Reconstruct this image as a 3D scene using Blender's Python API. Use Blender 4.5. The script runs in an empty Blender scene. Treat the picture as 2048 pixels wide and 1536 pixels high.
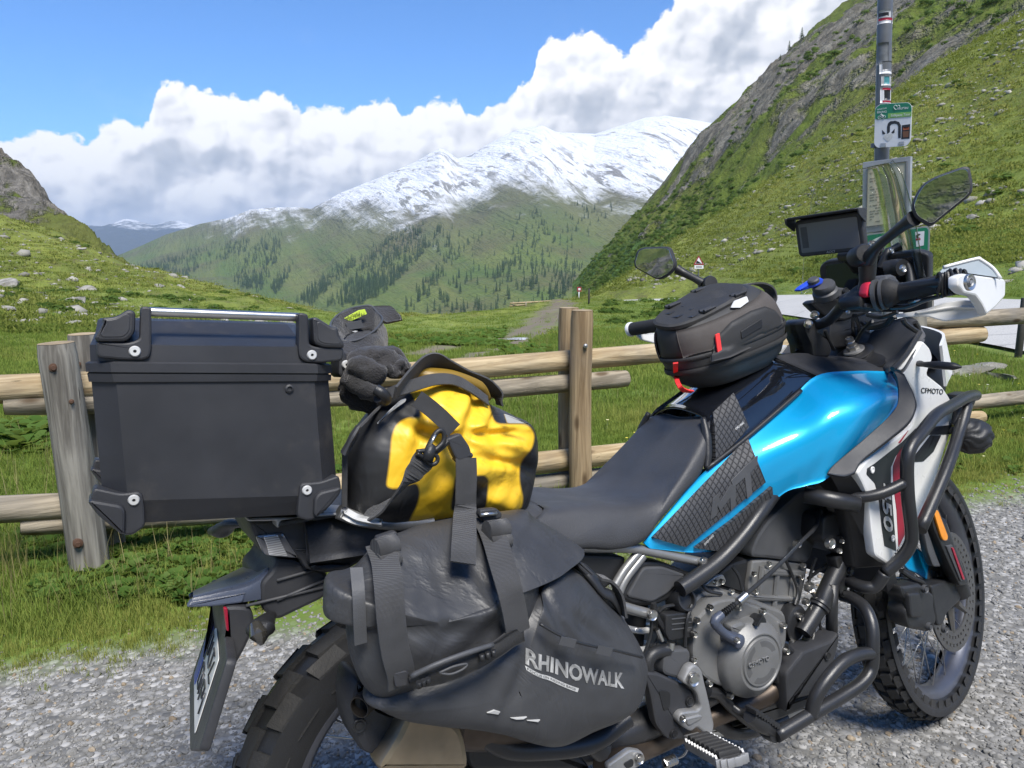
import bpy, bmesh, math, random
import numpy as np
from mathutils import Vector, Matrix

random.seed(7)
SC = bpy.context.scene
COL = SC.collection
R = math.radians

# ---------------------------------------------------------------- camera, sky, sun, exposure
CAM = np.array([-.453, -1.101, 1.267])
YAW, PITCH, FPX = 29.175, 10.07, 1500.0
cam_d = bpy.data.cameras.new('camera')
cam_d.sensor_width = 36.0
cam_d.lens = FPX / 2048 * 36.0
cam_d.clip_start = .05
cam_d.clip_end = 60000
cam = bpy.data.objects.new('camera', cam_d)
COL.objects.link(cam)
cam.location = CAM
cam.rotation_euler = (R(90 - PITCH), 0, R(-YAW))
SC.camera = cam

SUN_EL, SUN_AZ = 60.0, YAW + 160.0            # azimuth clockwise from +Y
SUN_DIR = np.array([math.sin(R(SUN_AZ)) * math.cos(R(SUN_EL)), math.cos(R(SUN_AZ)) * math.cos(R(SUN_EL)), math.sin(R(SUN_EL))])
sun_d = bpy.data.lights.new('sun', 'SUN')
sun_d.energy = 2.2
sun_d.angle = R(22)
sun_d.color = (1.0, .955, .88)
sun = bpy.data.objects.new('sun', sun_d)
COL.objects.link(sun)
sun.rotation_euler = Vector(SUN_DIR).to_track_quat('Z', 'Y').to_euler()

SC.view_settings.view_transform = 'Standard'
SC.view_settings.look = 'None'
SC.view_settings.gamma = 1.0
SC.view_settings.use_curve_mapping = False
SC.view_settings.exposure = 1.58
SC.render.engine = 'CYCLES'
SC.cycles.max_bounces = 6
SC.cycles.diffuse_bounces = 3
SC.cycles.glossy_bounces = 3
SC.cycles.transparent_max_bounces = 12
SC.cycles.volume_bounces = 0
SC.cycles.use_denoising = True
SC.cycles.caustics_reflective = False
SC.cycles.caustics_refractive = False

class NB:
 """small helper that writes shader node graphs"""
 def __init__(s, tree):
  s.t = tree
  tree.nodes.clear()

 def n(s, kind, **kw):
  nd = s.t.nodes.new(kind)
  for k, v in kw.items():
   setattr(nd, k, v)
  return nd

 def put(s, sock, v):
  if v is None:
   return
  if isinstance(v, bpy.types.NodeSocket):
   s.t.links.new(v, sock)
  else:
   if sock.type == 'RGBA' and not hasattr(v, '__len__'):
    v = (v, v, v)
   if sock.type == 'RGBA' and len(v) == 3:
    v = (*v, 1)
   if sock.type == 'VECTOR' and not hasattr(v, '__len__'):
    v = (v, v, v)
   sock.default_value = v

 def m(s, op, a, b=None, c=None, clamp=False):
  nd = s.n('ShaderNodeMath', operation=op, use_clamp=clamp)
  for i, v in enumerate((a, b, c)):
   s.put(nd.inputs[i], v)
  return nd.outputs[0]

 def vm(s, op, a, b=None, scale=None):
  nd = s.n('ShaderNodeVectorMath', operation=op)
  s.put(nd.inputs[0], a)
  s.put(nd.inputs[1], b)
  if scale is not None:
   s.put(nd.inputs['Scale'], scale)
  return nd.outputs['Value'] if op in ('DOT_PRODUCT', 'LENGTH', 'DISTANCE') else nd.outputs[0]

 def xyz(s, v):
  nd = s.n('ShaderNodeSeparateXYZ')
  s.put(nd.inputs[0], v)
  return nd.outputs

 def vec(s, x, y, z):
  nd = s.n('ShaderNodeCombineXYZ')
  for i, v in enumerate((x, y, z)):
   s.put(nd.inputs[i], v)
  return nd.outputs[0]

 def noise(s, vec, scale, detail=3, rough=.5, dist=.0, color=False):
  nd = s.n('ShaderNodeTexNoise')
  s.put(nd.inputs['Vector'], vec)
  s.put(nd.inputs['Scale'], scale)
  s.put(nd.inputs['Detail'], detail)
  s.put(nd.inputs['Roughness'], rough)
  s.put(nd.inputs['Distortion'], dist)
  return nd.outputs['Color' if color else 'Fac']

 def voro(s, vec, scale, feature='F1', rand=1.0, out='Distance'):
  nd = s.n('ShaderNodeTexVoronoi', feature=feature)
  s.put(nd.inputs['Vector'], vec)
  s.put(nd.inputs['Scale'], scale)
  s.put(nd.inputs['Randomness'], rand)
  return nd.outputs[out]

 def wave(s, vec, scale, dist=.0, detail=2, dscale=1.0, direction='X', profile='SIN', kind='BANDS'):
  nd = s.n('ShaderNodeTexWave', wave_type=kind, wave_profile=profile)
  if kind == 'BANDS':
   nd.bands_direction = direction
  else:
   nd.rings_direction = direction
  s.put(nd.inputs['Vector'], vec)
  s.put(nd.inputs['Scale'], scale)
  s.put(nd.inputs['Distortion'], dist)
  s.put(nd.inputs['Detail'], detail)
  s.put(nd.inputs['Detail Scale'], dscale)
  return nd.outputs['Fac']

 def mix(s, fac, a, b, mode='MIX'):
  nd = s.n('ShaderNodeMix', data_type='RGBA', blend_type=mode)
  s.put(nd.inputs[0], fac)
  s.put(nd.inputs[6], a)
  s.put(nd.inputs[7], b)
  return nd.outputs[2]

 def ss(s, v, lo, hi, a=.0, b=1.0):
  nd = s.n('ShaderNodeMapRange', interpolation_type='SMOOTHSTEP')
  for i, x in enumerate((v, lo, hi, a, b)):
   s.put(nd.inputs[i], x)
  return nd.outputs[0]

 def lin(s, v, lo, hi, a=.0, b=1.0):
  nd = s.n('ShaderNodeMapRange')
  for i, x in enumerate((v, lo, hi, a, b)):
   s.put(nd.inputs[i], x)
  return nd.outputs[0]

 def ramp(s, fac, stops):
  nd = s.n('ShaderNodeValToRGB')
  el = nd.color_ramp.elements
  while len(el) < len(stops):
   el.new(.5)
  for e, (p, c) in zip(el, stops):
   e.position = p
   e.color = (*c, 1) if len(c) == 3 else c
  s.put(nd.inputs[0], fac)
  return nd.outputs[0]

 def curve(s, v, pts):
  """float curve through pts, both axes 0..1"""
  nd = s.n('ShaderNodeFloatCurve')
  c = nd.mapping.curves[0]
  while len(c.points) < len(pts):
   c.points.new(.5, .5)
  for p, (x, y) in zip(c.points, pts):
   p.location = (x, y)
   p.handle_type = 'VECTOR'
  nd.mapping.update()
  s.put(nd.inputs['Value'], v)
  return nd.outputs[0]

 def bump(s, h, dist=.01, strength=1.0, normal=None):
  nd = s.n('ShaderNodeBump')
  s.put(nd.inputs['Height'], h)
  s.put(nd.inputs['Distance'], dist)
  s.put(nd.inputs['Strength'], strength)
  s.put(nd.inputs['Normal'], normal)
  return nd.outputs[0]

 def obj(s):
  return s.n('ShaderNodeTexCoord').outputs['Object']

 def geo(s, k='Position'):
  return s.n('ShaderNodeNewGeometry').outputs[k]

 def attr(s, name, out='Fac', kind='GEOMETRY'):
  nd = s.n('ShaderNodeAttribute', attribute_name=name, attribute_type=kind)
  return nd.outputs[out]

 def bsdf(s, base, rough=.5, metal=.0, normal=None, **kw):
  b = s.n('ShaderNodeBsdfPrincipled')
  s.put(b.inputs['Base Color'], base)
  s.put(b.inputs['Roughness'], rough)
  s.put(b.inputs['Metallic'], metal)
  s.put(b.inputs['Normal'], normal)
  for k, v in kw.items():
   s.put(b.inputs[k.replace('_', ' ')], v)
  return b.outputs[0]

 def out(s, surf, volume=None):
  o = s.n('ShaderNodeOutputMaterial')
  s.put(o.inputs['Surface'], surf)
  if volume is not None:
   s.put(o.inputs['Volume'], volume)

# ---- world: clear sky with a bank of cumulus along the horizon, laid out by direction
W = bpy.data.worlds.new('World')
SC.world = W
W.use_nodes = True
b = NB(W.node_tree)
d = b.vm('NORMALIZE', b.n('ShaderNodeTexCoord').outputs['Generated'])
dx, dy, dz = b.xyz(d)
az = b.m('ARCTAN2', dx, dy)
rel = b.m('SUBTRACT', az, R(YAW))
rel = b.m('ARCTAN2', b.m('SINE', rel), b.m('COSINE', rel))           # wrapped -pi..pi
azd = b.m('MULTIPLY', rel, 180 / math.pi)
eld = b.m('MULTIPLY', b.m('ARCSINE', dz), 180 / math.pi)
sky = b.n('ShaderNodeTexSky', sky_type='NISHITA', sun_disc=False)
sky.sun_elevation = R(SUN_EL)
sky.sun_rotation = R(SUN_AZ)
sky.altitude = 1800
sky.air_density = 1.0
sky.dust_density = .15
sky.ozone_density = 2.2
# cloud tops: elevation (deg) against azimuth over -60..60 degrees; farther round the bank keeps a mean height
tops = [(-60, 7), (-46.2, 5.6), (-35.8, 6.1), (-33.3, 6.4), (-32.1, 7.3), (-31.3, 7.8), (-30.5, 7.8), (-29.7, 7.4), (-28.5, 6.8), (-27.8, 7.5), (-26.5, 8.5), (-25.9, 8.1), (-25.4, 7.7), (-24.9, 8.2), (-24.4, 10.0),
  (-24.0, 10.8), (-23.3, 11.2), (-22.0, 11.2), (-20.3, 10.9), (-19.0, 10.4), (-18.0, 9.9), (-17.4, 10.5), (-16.7, 10.8), (-16.0, 10.5), (-15.5, 9.9), (-13.4, 10.2), (-12.0, 9.9), (-10.9, 10.5), (-9.8, 10.8), (-8.4, 10.6),
  (-8.0, 9.8), (-7.0, 10.4), (-5.9, 10.9), (-3.8, 10.65), (-3.4, 9.7), (-2.3, 10.1), (-1.2, 10.7), (.6, 11.8), (1.6, 12.3), (1.9, 13.8), (2.7, 14.9), (4.5, 14.9), (5.6, 15.3), (6.8, 15.0), (8.0, 13.8), (8.8, 14.7), (10.8, 16.2),
  (13.7, 18.5), (19.4, 22.0), (31.5, 26), (41.4, 24), (60, 12)]
prof = b.curve(b.lin(azd, -60, 60), [((a + 60) / 120, e / 30) for a, e in tops])
prof = b.m('MULTIPLY', prof, 30)
prof = b.m('ADD', prof, b.ss(b.m('ABSOLUTE', azd), 60, 75, 0, 3))
sv = b.vec(azd, b.m('MULTIPLY', eld, 1.1), b.m('MULTIPLY', b.m('ABSOLUTE', azd), .02))
warp = b.vm('SUBTRACT', b.noise(sv, .45, 3, .5, color=True), (.5, .5, .5))
sw = b.vm('ADD', sv, b.vm('SCALE', warp, scale=1.5))

def billow(vec, fine=.10):
 a1 = b.m('SUBTRACT', 1.0, b.voro(vec, .26, 'SMOOTH_F1'))
 a2 = b.m('SUBTRACT', 1.0, b.voro(vec, .62, 'SMOOTH_F1'))
 t = b.m('MULTIPLY_ADD', a2, .42, b.m('MULTIPLY', a1, .8))
 return b.m('MULTIPLY_ADD', b.noise(vec, .9, 5, .55), fine, t)

bl = billow(sw, .30)
puff = b.voro(sw, 1.35, 'SMOOTH_F1')
edge = b.m('SUBTRACT', prof, eld)                                     # degrees below the top outline
edge = b.m('ADD', edge, b.m('MULTIPLY', b.m('SUBTRACT', bl, .86), 1.5))
edge = b.m('ADD', edge, b.m('MULTIPLY', b.m('SUBTRACT', .42, puff), .9))
edge = b.m('ADD', edge, b.m('MULTIPLY', b.m('SUBTRACT', b.noise(sw, 2.6, 5, .62), .5), .7))
mask = b.ss(edge, .0, .34)
# thin high veil in the blue
veil = b.m('MULTIPLY', b.ss(b.noise(b.vec(azd, b.m('MULTIPLY', eld, 2.0), 0), .09, 5, .6), .58, .88), .12)
# self-shading of the billows: thickness towards the light (up and left) against thickness here
bls = billow(sw, .14)
bl2 = billow(b.vm('ADD', sw, (-.7, 1.2, .2)), .14)
puff2 = b.voro(b.vm('ADD', sw, (-.30, .42, .0)), 1.35, 'SMOOTH_F1')
lit = b.m('MULTIPLY_ADD', b.m('SUBTRACT', bls, bl2), 1.25, .84)
lit = b.m('ADD', lit, b.m('MULTIPLY', b.m('SUBTRACT', puff2, puff), .34))
lit = b.m('ADD', lit, b.m('MULTIPLY', b.ss(edge, .0, 1.6, 1, 0), .20))
big = b.noise(b.vec(azd, b.m('MULTIPLY', eld, 1.7), 3.0), .13, 4, .5)
lit = b.m('SUBTRACT', lit, b.m('MULTIPLY', b.ss(edge, .6, 5.5), b.ss(big, .38, .66, .16, .48)))
lit = b.m('ADD', lit, b.m('MULTIPLY', b.ss(eld, .3, 2.2, 1, 0), .10))
lit = b.m('SUBTRACT', lit, b.m('MULTIPLY', b.ss(azd, -9, 3), b.ss(eld, 13, 8, 0, .20)))
cloud = b.ramp(lit, [(.0, (.42, .46, .53)), (.36, (.58, .61, .67)), (.60, (.80, .81, .85)), (.84, (1.0, 1.0, 1.0))])
SKY_K, CLOUD_K = .056, .42
bg = b.n('ShaderNodeBackground')
b.put(bg.inputs[0], b.mix(1.0, sky.outputs[0], (.56, .92, 1.28), 'MULTIPLY'))
bg.inputs[1].default_value = SKY_K
bg2 = b.n('ShaderNodeBackground')
b.put(bg2.inputs[0], cloud)
bg2.inputs[1].default_value = CLOUD_K
ms = b.n('ShaderNodeMixShader')
b.put(ms.inputs[0], b.m('MAXIMUM', mask, veil))
W.node_tree.links.new(bg.outputs[0], ms.inputs[1])
W.node_tree.links.new(bg2.outputs[0], ms.inputs[2])
wo = b.n('ShaderNodeOutputWorld')
W.node_tree.links.new(ms.outputs[0], wo.inputs[0])
try:
 W.cycles.sampling_method = 'MANUAL'
 W.cycles.sample_map_resolution = 512
except Exception:
 pass

# ---------------------------------------------------------------- survey helpers
def _axes():
 y, q = R(YAW), R(PITCH)
 w = np.array([math.sin(y) * math.cos(q), math.cos(y) * math.cos(q), -math.sin(q)])
 r = np.array([math.cos(y), -math.sin(y), .0])
 return r, np.cross(r, w), w

_r, _u, _w = _axes()
FWD = np.array([math.sin(R(YAW)), math.cos(R(YAW)), .0])

def ray(px, py):
 return _w + _r * ((px - 1024) / FPX) - _u * ((py - 768) / FPX)

def at_dist(px, py, D):
 """point on the sight line at horizontal distance D (measured along the viewing azimuth)"""
 d = ray(px, py)
 return CAM + d * (D / (d @ FWD))

def on_ground(px, py, z=.0):
 d = ray(px, py)
 return CAM + d * ((z - CAM[2]) / d[2])

def on_y(px, py, y):
 d = ray(px, py)
 return CAM + d * ((y - CAM[1]) / d[1])

# ---------------------------------------------------------------- value noise in numpy
def _hash(i, j, s):
 h = (i.astype(np.int64) * 374761393 + j.astype(np.int64) * 668265263 + s * 974711) & 0x7fffffff
 h = ((h ^ (h >> 13)) * 1274126177) & 0x7fffffff
 return ((h ^ (h >> 16)) & 0xffff) / 65535.0

def vnoise(x, y, s=0):
 i, j = np.floor(x), np.floor(y)
 fx, fy = x - i, y - j
 fx, fy = fx * fx * (3 - 2 * fx), fy * fy * (3 - 2 * fy)
 a, b_, c, d_ = _hash(i, j, s), _hash(i + 1, j, s), _hash(i, j + 1, s), _hash(i + 1, j + 1, s)
 return (a * (1 - fx) + b_ * fx) * (1 - fy) + (c * (1 - fx) + d_ * fx) * fy

def fbm(x, y, oct=4, s=0, gain=.5):
 t, a, n = .0, 1.0, .0
 for k in range(oct):
  t = t + a * (vnoise(x * 2 ** k + 17.3 * k, y * 2 ** k - 9.1 * k, s + k) - .5)
  n += a
  a *= gain
 return t / n * 2

def ridged(x, y, oct=4, s=0):
 t, a, n = .0, 1.0, .0
 for k in range(oct):
  t = t + a * (1 - np.abs(2 * vnoise(x * 2 ** k + 5.7 * k, y * 2 ** k + 3.1 * k, s + k) - 1))
  n += a
  a *= .5
 return t / n

# ---------------------------------------------------------------- objects
def link(o, parent=None):
 COL.objects.link(o)
 if parent is not None:
  o.parent = parent
 return o

def mesh_obj(name, verts, faces, mat, parent=None, smooth=True, mats=None):
 me = bpy.data.meshes.new(name)
 me.from_pydata([tuple(v) for v in verts], [], [tuple(f) for f in faces])
 for m_ in (mats or [mat]):
  me.materials.append(m_)
 if smooth:
  me.polygons.foreach_set('use_smooth', [True] * len(me.polygons))
 me.update()
 return link(bpy.data.objects.new(name, me), parent)

def tag(o, label=None, cat=None, group=None, kind=None):
 if label: o['label'] = label
 if cat: o['category'] = cat
 if group: o['group'] = group
 if kind: o['kind'] = kind
 return o

def empty(name, loc=(0, 0, 0), parent=None):
 o = bpy.data.objects.new(name, None)
 o.empty_display_size = .1
 o.location = loc
 return link(o, parent)

def copy_tree(o, parent=None):
 c = o.copy()
 COL.objects.link(c)
 c.parent = parent
 for ch in list(o.children):
  copy_tree(ch, c)
 return c

def grid_faces(nr, nc, wrap=False, off=0):
 i = np.arange(nr - 1)[:, None]
 j = np.arange(nc if wrap else nc - 1)[None, :]
 j2 = (j + 1) % nc
 f = np.stack([i * nc + j, i * nc + j2, (i + 1) * nc + j2, (i + 1) * nc + j], -1).reshape(-1, 4) + off
 return f

def np_mesh(name, V, F, mat, parent=None, smooth=True):
 me = bpy.data.meshes.new(name)
 V = np.asarray(V, dtype=np.float32)
 F = np.asarray(F, dtype=np.int32)
 me.vertices.add(len(V))
 me.vertices.foreach_set('co', V.ravel())
 n, k = F.shape
 me.loops.add(n * k)
 me.loops.foreach_set('vertex_index', F.ravel())
 me.polygons.add(n)
 me.polygons.foreach_set('loop_start', np.arange(0, n * k, k, dtype=np.int32))
 me.polygons.foreach_set('loop_total', np.full(n, k, dtype=np.int32))
 if smooth:
  me.polygons.foreach_set('use_smooth', np.ones(n, dtype=bool))
 if mat is not None:
  me.materials.append(mat)
 me.update(calc_edges=True)
 return link(bpy.data.objects.new(name, me), parent)

def add_attr(o, name, values, domain='POINT'):
 a = o.data.attributes.new(name, 'FLOAT', domain)
 a.data.foreach_set('value', np.asarray(values, dtype=np.float32).ravel())

def scatter(name, pts, rotz, scale, tint, variants, mat, seed=0, tilt=None):
 """one object of countless small pieces: points that carry instanced copies of the variant meshes"""
 me = bpy.data.meshes.new(name)
 P = np.asarray(pts, dtype=np.float32)
 me.vertices.add(len(P))
 me.vertices.foreach_set('co', P.ravel())
 o = bpy.data.objects.new(name, me)
 link(o)
 rng = np.random.RandomState(seed)
 rot = np.zeros((len(P), 3), dtype=np.float32)
 rot[:, 2] = rotz
 if tilt is not None:
  rot[:, 0] = rng.uniform(-tilt, tilt, len(P))
  rot[:, 1] = rng.uniform(-tilt, tilt, len(P))
 a = me.attributes.new('rot', 'FLOAT_VECTOR', 'POINT')
 a.data.foreach_set('vector', rot.ravel())
 scale = np.asarray(scale, dtype=np.float32)
 if scale.ndim == 1:
  scale = np.repeat(scale[:, None], 3, 1)
 a = me.attributes.new('scl', 'FLOAT_VECTOR', 'POINT')
 a.data.foreach_set('vector', np.ascontiguousarray(scale).ravel())
 a = me.attributes.new('tint', 'FLOAT', 'POINT')
 a.data.foreach_set('value', np.asarray(tint, dtype=np.float32))
 a = me.attributes.new('pick', 'INT', 'POINT')
 a.data.foreach_set('value', rng.randint(0, len(variants), len(P)).astype(np.int32))
 tree = bpy.data.node_groups.new(name + '_scatter', 'GeometryNodeTree')
 tree.interface.new_socket('Geometry', in_out='INPUT', socket_type='NodeSocketGeometry')
 tree.interface.new_socket('Geometry', in_out='OUTPUT', socket_type='NodeSocketGeometry')
 N, L = tree.nodes, tree.links
 gi, go = N.new('NodeGroupInput'), N.new('NodeGroupOutput')
 g2i = N.new('GeometryNodeGeometryToInstance')
 for v in reversed(variants):
  oi = N.new('GeometryNodeObjectInfo')
  oi.inputs['Object'].default_value = v
  oi.inputs['As Instance'].default_value = True
  L.new(oi.outputs['Geometry'], g2i.inputs[0])
 iop = N.new('GeometryNodeInstanceOnPoints')
 m2p = N.new('GeometryNodeMeshToPoints')
 L.new(gi.outputs[0], m2p.inputs[0])
 L.new(m2p.outputs[0], iop.inputs['Points'])

 def na(nm, t):
  q = N.new('GeometryNodeInputNamedAttribute')
  q.data_type = t
  q.inputs[0].default_value = nm
  return q.outputs[0]
 coll = N.new('GeometryNodeCollectionInfo')
 c = bpy.data.collections.new(name + '_variants')
 for v in variants:
  c.objects.link(v)
 coll.inputs[0].default_value = c
 coll.inputs['Separate Children'].default_value = True
 coll.inputs['Reset Children'].default_value = True
 L.new(coll.outputs[0], iop.inputs['Instance'])
 iop.inputs['Pick Instance'].default_value = True
 L.new(na('pick', 'INT'), iop.inputs['Instance Index'])
 e2r = N.new('FunctionNodeEulerToRotation')
 L.new(na('rot', 'FLOAT_VECTOR'), e2r.inputs[0])
 L.new(e2r.outputs[0], iop.inputs['Rotation'])
 L.new(na('scl', 'FLOAT_VECTOR'), iop.inputs['Scale'])
 L.new(iop.outputs[0], go.inputs[0])
 for q in [x for x in N if x.bl_idname in ('GeometryNodeObjectInfo', 'GeometryNodeGeometryToInstance')]:
  N.remove(q)
 md = o.modifiers.new('scatter', 'NODES')
 md.node_group = tree
 return o

def variant(name, V, F, mat):
 """a source mesh that lives only inside a scatter (not linked to the scene)"""
 o = np_mesh(name, V, F, mat) if len({len(f) for f in F}) == 1 else mesh_obj(name, V, F, mat)
 COL.objects.unlink(o)
 return o

MAT = {}

def material(name):
 m_ = bpy.data.materials.new(name)
 m_.use_nodes = True
 MAT[name] = m_
 return NB(m_.node_tree), m_

# ---------------------------------------------------------------- terrain
U0, U1, NU = -1.35, 1.35, 420

def curve_us(pts):
 """control points (pixel column, pixel row or None, distance, z) of a line across the view -> lateral ratio u, distance D, height z"""
 o = []
 for p in pts:
  px, py, D = p[0], p[1], p[2]
  if py is None:
   z = p[3]
   s = (z - CAM[2]) / D
   zc = math.cos(R(PITCH)) - s * math.sin(R(PITCH))
   o.append(((px - 1024) / FPX * zc, D, z))
  else:
   q = at_dist(px, py, D)
   o.append((((q - CAM) @ _r) / D, D, q[2]))
 return np.array(sorted(o))

def sheet(curves, nrows, us, fn=None, smoothk=0):
 """rows of points running across the view through the given lines; returns world points (row, col, 3)"""
 cs = [curve_us(c) for c in curves]
 rows = []
 S = [(np.interp(us, c[:, 0], np.log(c[:, 1])), np.interp(us, c[:, 0], c[:, 2])) for c in cs]
 for k in range(len(S) - 1):
  n = nrows[k]
  t = np.linspace(0, 1, n, endpoint=(k == len(S) - 2))
  for x in t:
   # catmull-rom in height, linear in log distance
   p0 = S[max(k - 1, 0)][1]; p1 = S[k][1]; p2 = S[k + 1][1]; p3 = S[min(k + 2, len(S) - 1)][1]
   m1, m2 = (p2 - p0) * .25, (p3 - p1) * .25
   h = (2 * x ** 3 - 3 * x ** 2 + 1) * p1 + (x ** 3 - 2 * x ** 2 + x) * m1 + (-2 * x ** 3 + 3 * x ** 2) * p2 + (x ** 3 - x ** 2) * m2
   lin = p1 * (1 - x) + p2 * x
   z = lin * .6 + h * .4
   D = np.exp(S[k][0] * (1 - x) + S[k + 1][0] * x)
   rows.append((D, z))
 D = np.array([r_[0] for r_ in rows]); z = np.array([r_[1] for r_ in rows])
 a = us[None, :] * D
 X = CAM[0] + a * _r[0] + D * FWD[0]
 Y = CAM[1] + a * _r[1] + D * FWD[1]
 if fn is not None:
  z = fn(X, Y, z, D)
 return np.stack([X, Y, z], -1)

class Field:
 """height lookup in a sheet by (u, D)"""
 def __init__(s, G, us):
  s.us = us
  s.G = G
  d = G - CAM
  s.D = d[..., 0] * FWD[0] + d[..., 1] * FWD[1]

 def z(s, u, D):
  j = np.clip(np.searchsorted(s.us, u) - 1, 0, len(s.us) - 2)
  f = (u - s.us[j]) / (s.us[j + 1] - s.us[j])
  out = np.empty(len(u))
  for jj in np.unique(j):
   k = j == jj
   z0 = np.interp(D[k], s.D[:, jj], s.G[:, jj, 2])
   z1 = np.interp(D[k], s.D[:, jj + 1], s.G[:, jj + 1, 2])
   out[k] = z0 * (1 - f[k]) + z1 * f[k]
  return out

 def xyz(s, u, D):
  u, D = np.asarray(u, float), np.asarray(D, float)
  z = s.z(u, D)
  return np.stack([CAM[0] + u * D * _r[0] + D * FWD[0], CAM[1] + u * D * _r[1] + D * FWD[1], z], -1)

def to_px(P):
 d = np.asarray(P) - CAM
 zc = d @ _w
 return 1024 + FPX * (d @ _r) / zc, 768 - FPX * (d @ _u) / zc

us = np.linspace(U0, U1, NU)
L_, R_ = -900, 2950
# lines across the near ground, from the gravel under the bike out to where the ground turns away
near = [
 [(L_, None, .7, 0), (R_, None, .7, 0)],
 [(L_, None, 2.6, 0), (R_, None, 2.6, 0)],
 [(L_, None, 4.2, .05), (0, None, 4.2, -.02), (1000, None, 4.4, 0), (2048, None, 4.6, 0), (R_, None, 4.6, 0)],
 [(L_, None, 7, .5), (0, 840, 5.6), (500, 835, 5.6), (1000, 850, 5.6), (1560, 800, 6.4), (2048, 735, 8.0), (R_, None, 8, .15)],
 [(L_, None, 11, 1.1), (0, 760, 8.4), (400, 752, 8.4), (900, 735, 9.0), (1300, 700, 10.5), (1560, 628, 21), (1700, 640, 16.5), (2048, 700, 9.6), (R_, None, 9.8, .2)],
 [(L_, None, 20, 3.6), (0, 690, 15), (250, 672, 17), (700, 690, 14), (1000, 680, 17), (1240, 618, 33), (1400, 613, 32), (1560, 591, 30), (1800, 594, 22), (2048, 599, 17), (R_, None, 17, .5)],
 [(L_, 440, 55), (0, 560, 42), (200, 588, 42), (420, 617, 38), (700, 640, 36), (900, 645, 38), (1100, 616, 46), (1200, 598, 52), (1340, 577, 50), (1560, 540, 40), (1800, 470, 34), (2048, 420, 30), (R_, 250, 30)],
 [(L_, 330, 80), (0, 436, 80), (90, 462, 80), (180, 492, 80), (250, 528, 80), (400, 565, 74), (560, 603, 70), (650, 627, 68), (850, 634, 66), (1000, 625, 66), (1100, 607, 66), (1190, 594, 74), (1260, 548, 88), (1420, 440, 105), (1560, 350, 110), (1700, 250, 105), (1860, 150, 95), (2048, 40, 85), (R_, -420, 85)],
]
back = []
for (px, py, *rest) in near[-1]:
 pass
near.append([(p[0], None, p[2] * 1.35, float(at_dist(p[0], p[1], p[2])[2]) - (9 if p[0] < 1250 else 2)) for p in near[-1]])
near.append([(p[0], None, p[2] * 2.4, -70.0) for p in near[-2]])

def near_fn(X, Y, z, D):
 k = np.clip((D - 3.5) / 30, 0, 1)
 uu = ((X - CAM[0]) * _r[0] + (Y - CAM[1]) * _r[1]) / D
 k = k * np.where((uu > .07) & (D < 60), .15, 1)
 z = z + fbm(X * .35, Y * .35, 4, 3) * .5 * k * np.clip(D / 40, .25, 1.2)
 z = z + fbm(X * 1.3, Y * 1.3, 3, 8) * .10 * np.clip((D - 4) / 12, 0, 1) * np.where((uu > .07) & (D < 60), .3, 1)
 z = z + fbm(X * .9, Y * .9, 3, 5) * .035 * np.clip((D - 2.4) / 2, 0, 1)
 return z

NR = [14, 16, 18, 22, 30, 44, 60, 14, 8]
GN_ = sheet(near, NR, us, near_fn)
# the carriageway keeps level: flatten the sheet between its two edges
e0 = [(1215, 604, 52), (1240, 606, 46), (1400, 606.5, 37), (1560, 628, 21), (1620, 637, 17.5), (1800, 662, 13), (2048, 702, 9.6), (R_, None, 8.6, .1)]
e1 = [(1215, 600, 58), (1240, 600, 54), (1400, 594, 46), (1560, 590, 31), (1620, 589, 28), (1800, 593, 22), (2048, 599, 17), (R_, None, 15, .35)]
c0, c1 = curve_us(e0), curve_us(e1)
ru = np.linspace(c0[0, 0], 1.3, 160)
rD0, rz0 = np.interp(ru, c0[:, 0], c0[:, 1]), np.interp(ru, c0[:, 0], c0[:, 2])
rD1, rz1 = np.interp(ru, c1[:, 0], c1[:, 1]), np.interp(ru, c1[:, 0], c1[:, 2])
Dn = (GN_ - CAM) @ FWD
for j, u in enumerate(us):
 if u < c0[0, 0]:
  continue
 a0, a1 = np.interp(u, ru, rD0), np.interp(u, ru, rD1)
 z0, z1 = np.interp(u, ru, rz0), np.interp(u, ru, rz1)
 for i in range(GN_.shape[0]):
  D = Dn[i, j]
  if a0 - 3 < D < a1 + 3:
   t = (D - a0) / (a1 - a0)
   zz = z0 + (z1 - z0) * t - .05
   wgt = min(1, max(0, 1 - max(a0 - D, D - a1, 0) / 3))
   GN_[i, j, 2] = GN_[i, j, 2] * (1 - wgt) + zz * wgt
FIELD = Field(GN_, us)

# ---- ground material: gravel lot, its ragged edge, meadow, trodden track
b, m_ = material('ground')
P = b.geo()
px_, py_, pz_ = b.xyz(P)
edge = b.m('SUBTRACT', py_, b.m('MULTIPLY_ADD', px_, -.125, 1.33))
edge = b.m('ADD', edge, b.m('MULTIPLY', b.m('SUBTRACT', b.noise(P, 1.1, 4, .6), .5), .75))
is_grass = b.ss(edge, -.10, .16)
n1 = b.noise(P, .10, 4, .55)
n2 = b.noise(P, 1.3, 4, .6)
n3 = b.noise(P, 14, 3, .6)
g = b.mix(b.ss(n1, .35, .66), (.115, .175, .030), (.165, .205, .046))
g = b.mix(b.ss(n2, .40, .75), g, (.075, .125, .024))
far = b.n('ShaderNodeCameraData').outputs['View Distance']
g = b.mix(b.m('MULTIPLY', b.ss(n3, .45, .75), .6), g, (.13, .13, .035))
hill = b.ss(far, 26, 60)
heath = b.mix(b.ss(b.noise(P, .22, 5, .65), .40, .62), (.225, .250, .052), (.145, .172, .040))
heath = b.mix(b.ss(b.noise(P, .9, 5, .7), .50, .66), heath, (.115, .105, .042))
g = b.mix(b.m('MULTIPLY', hill, .85), g, heath)
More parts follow.
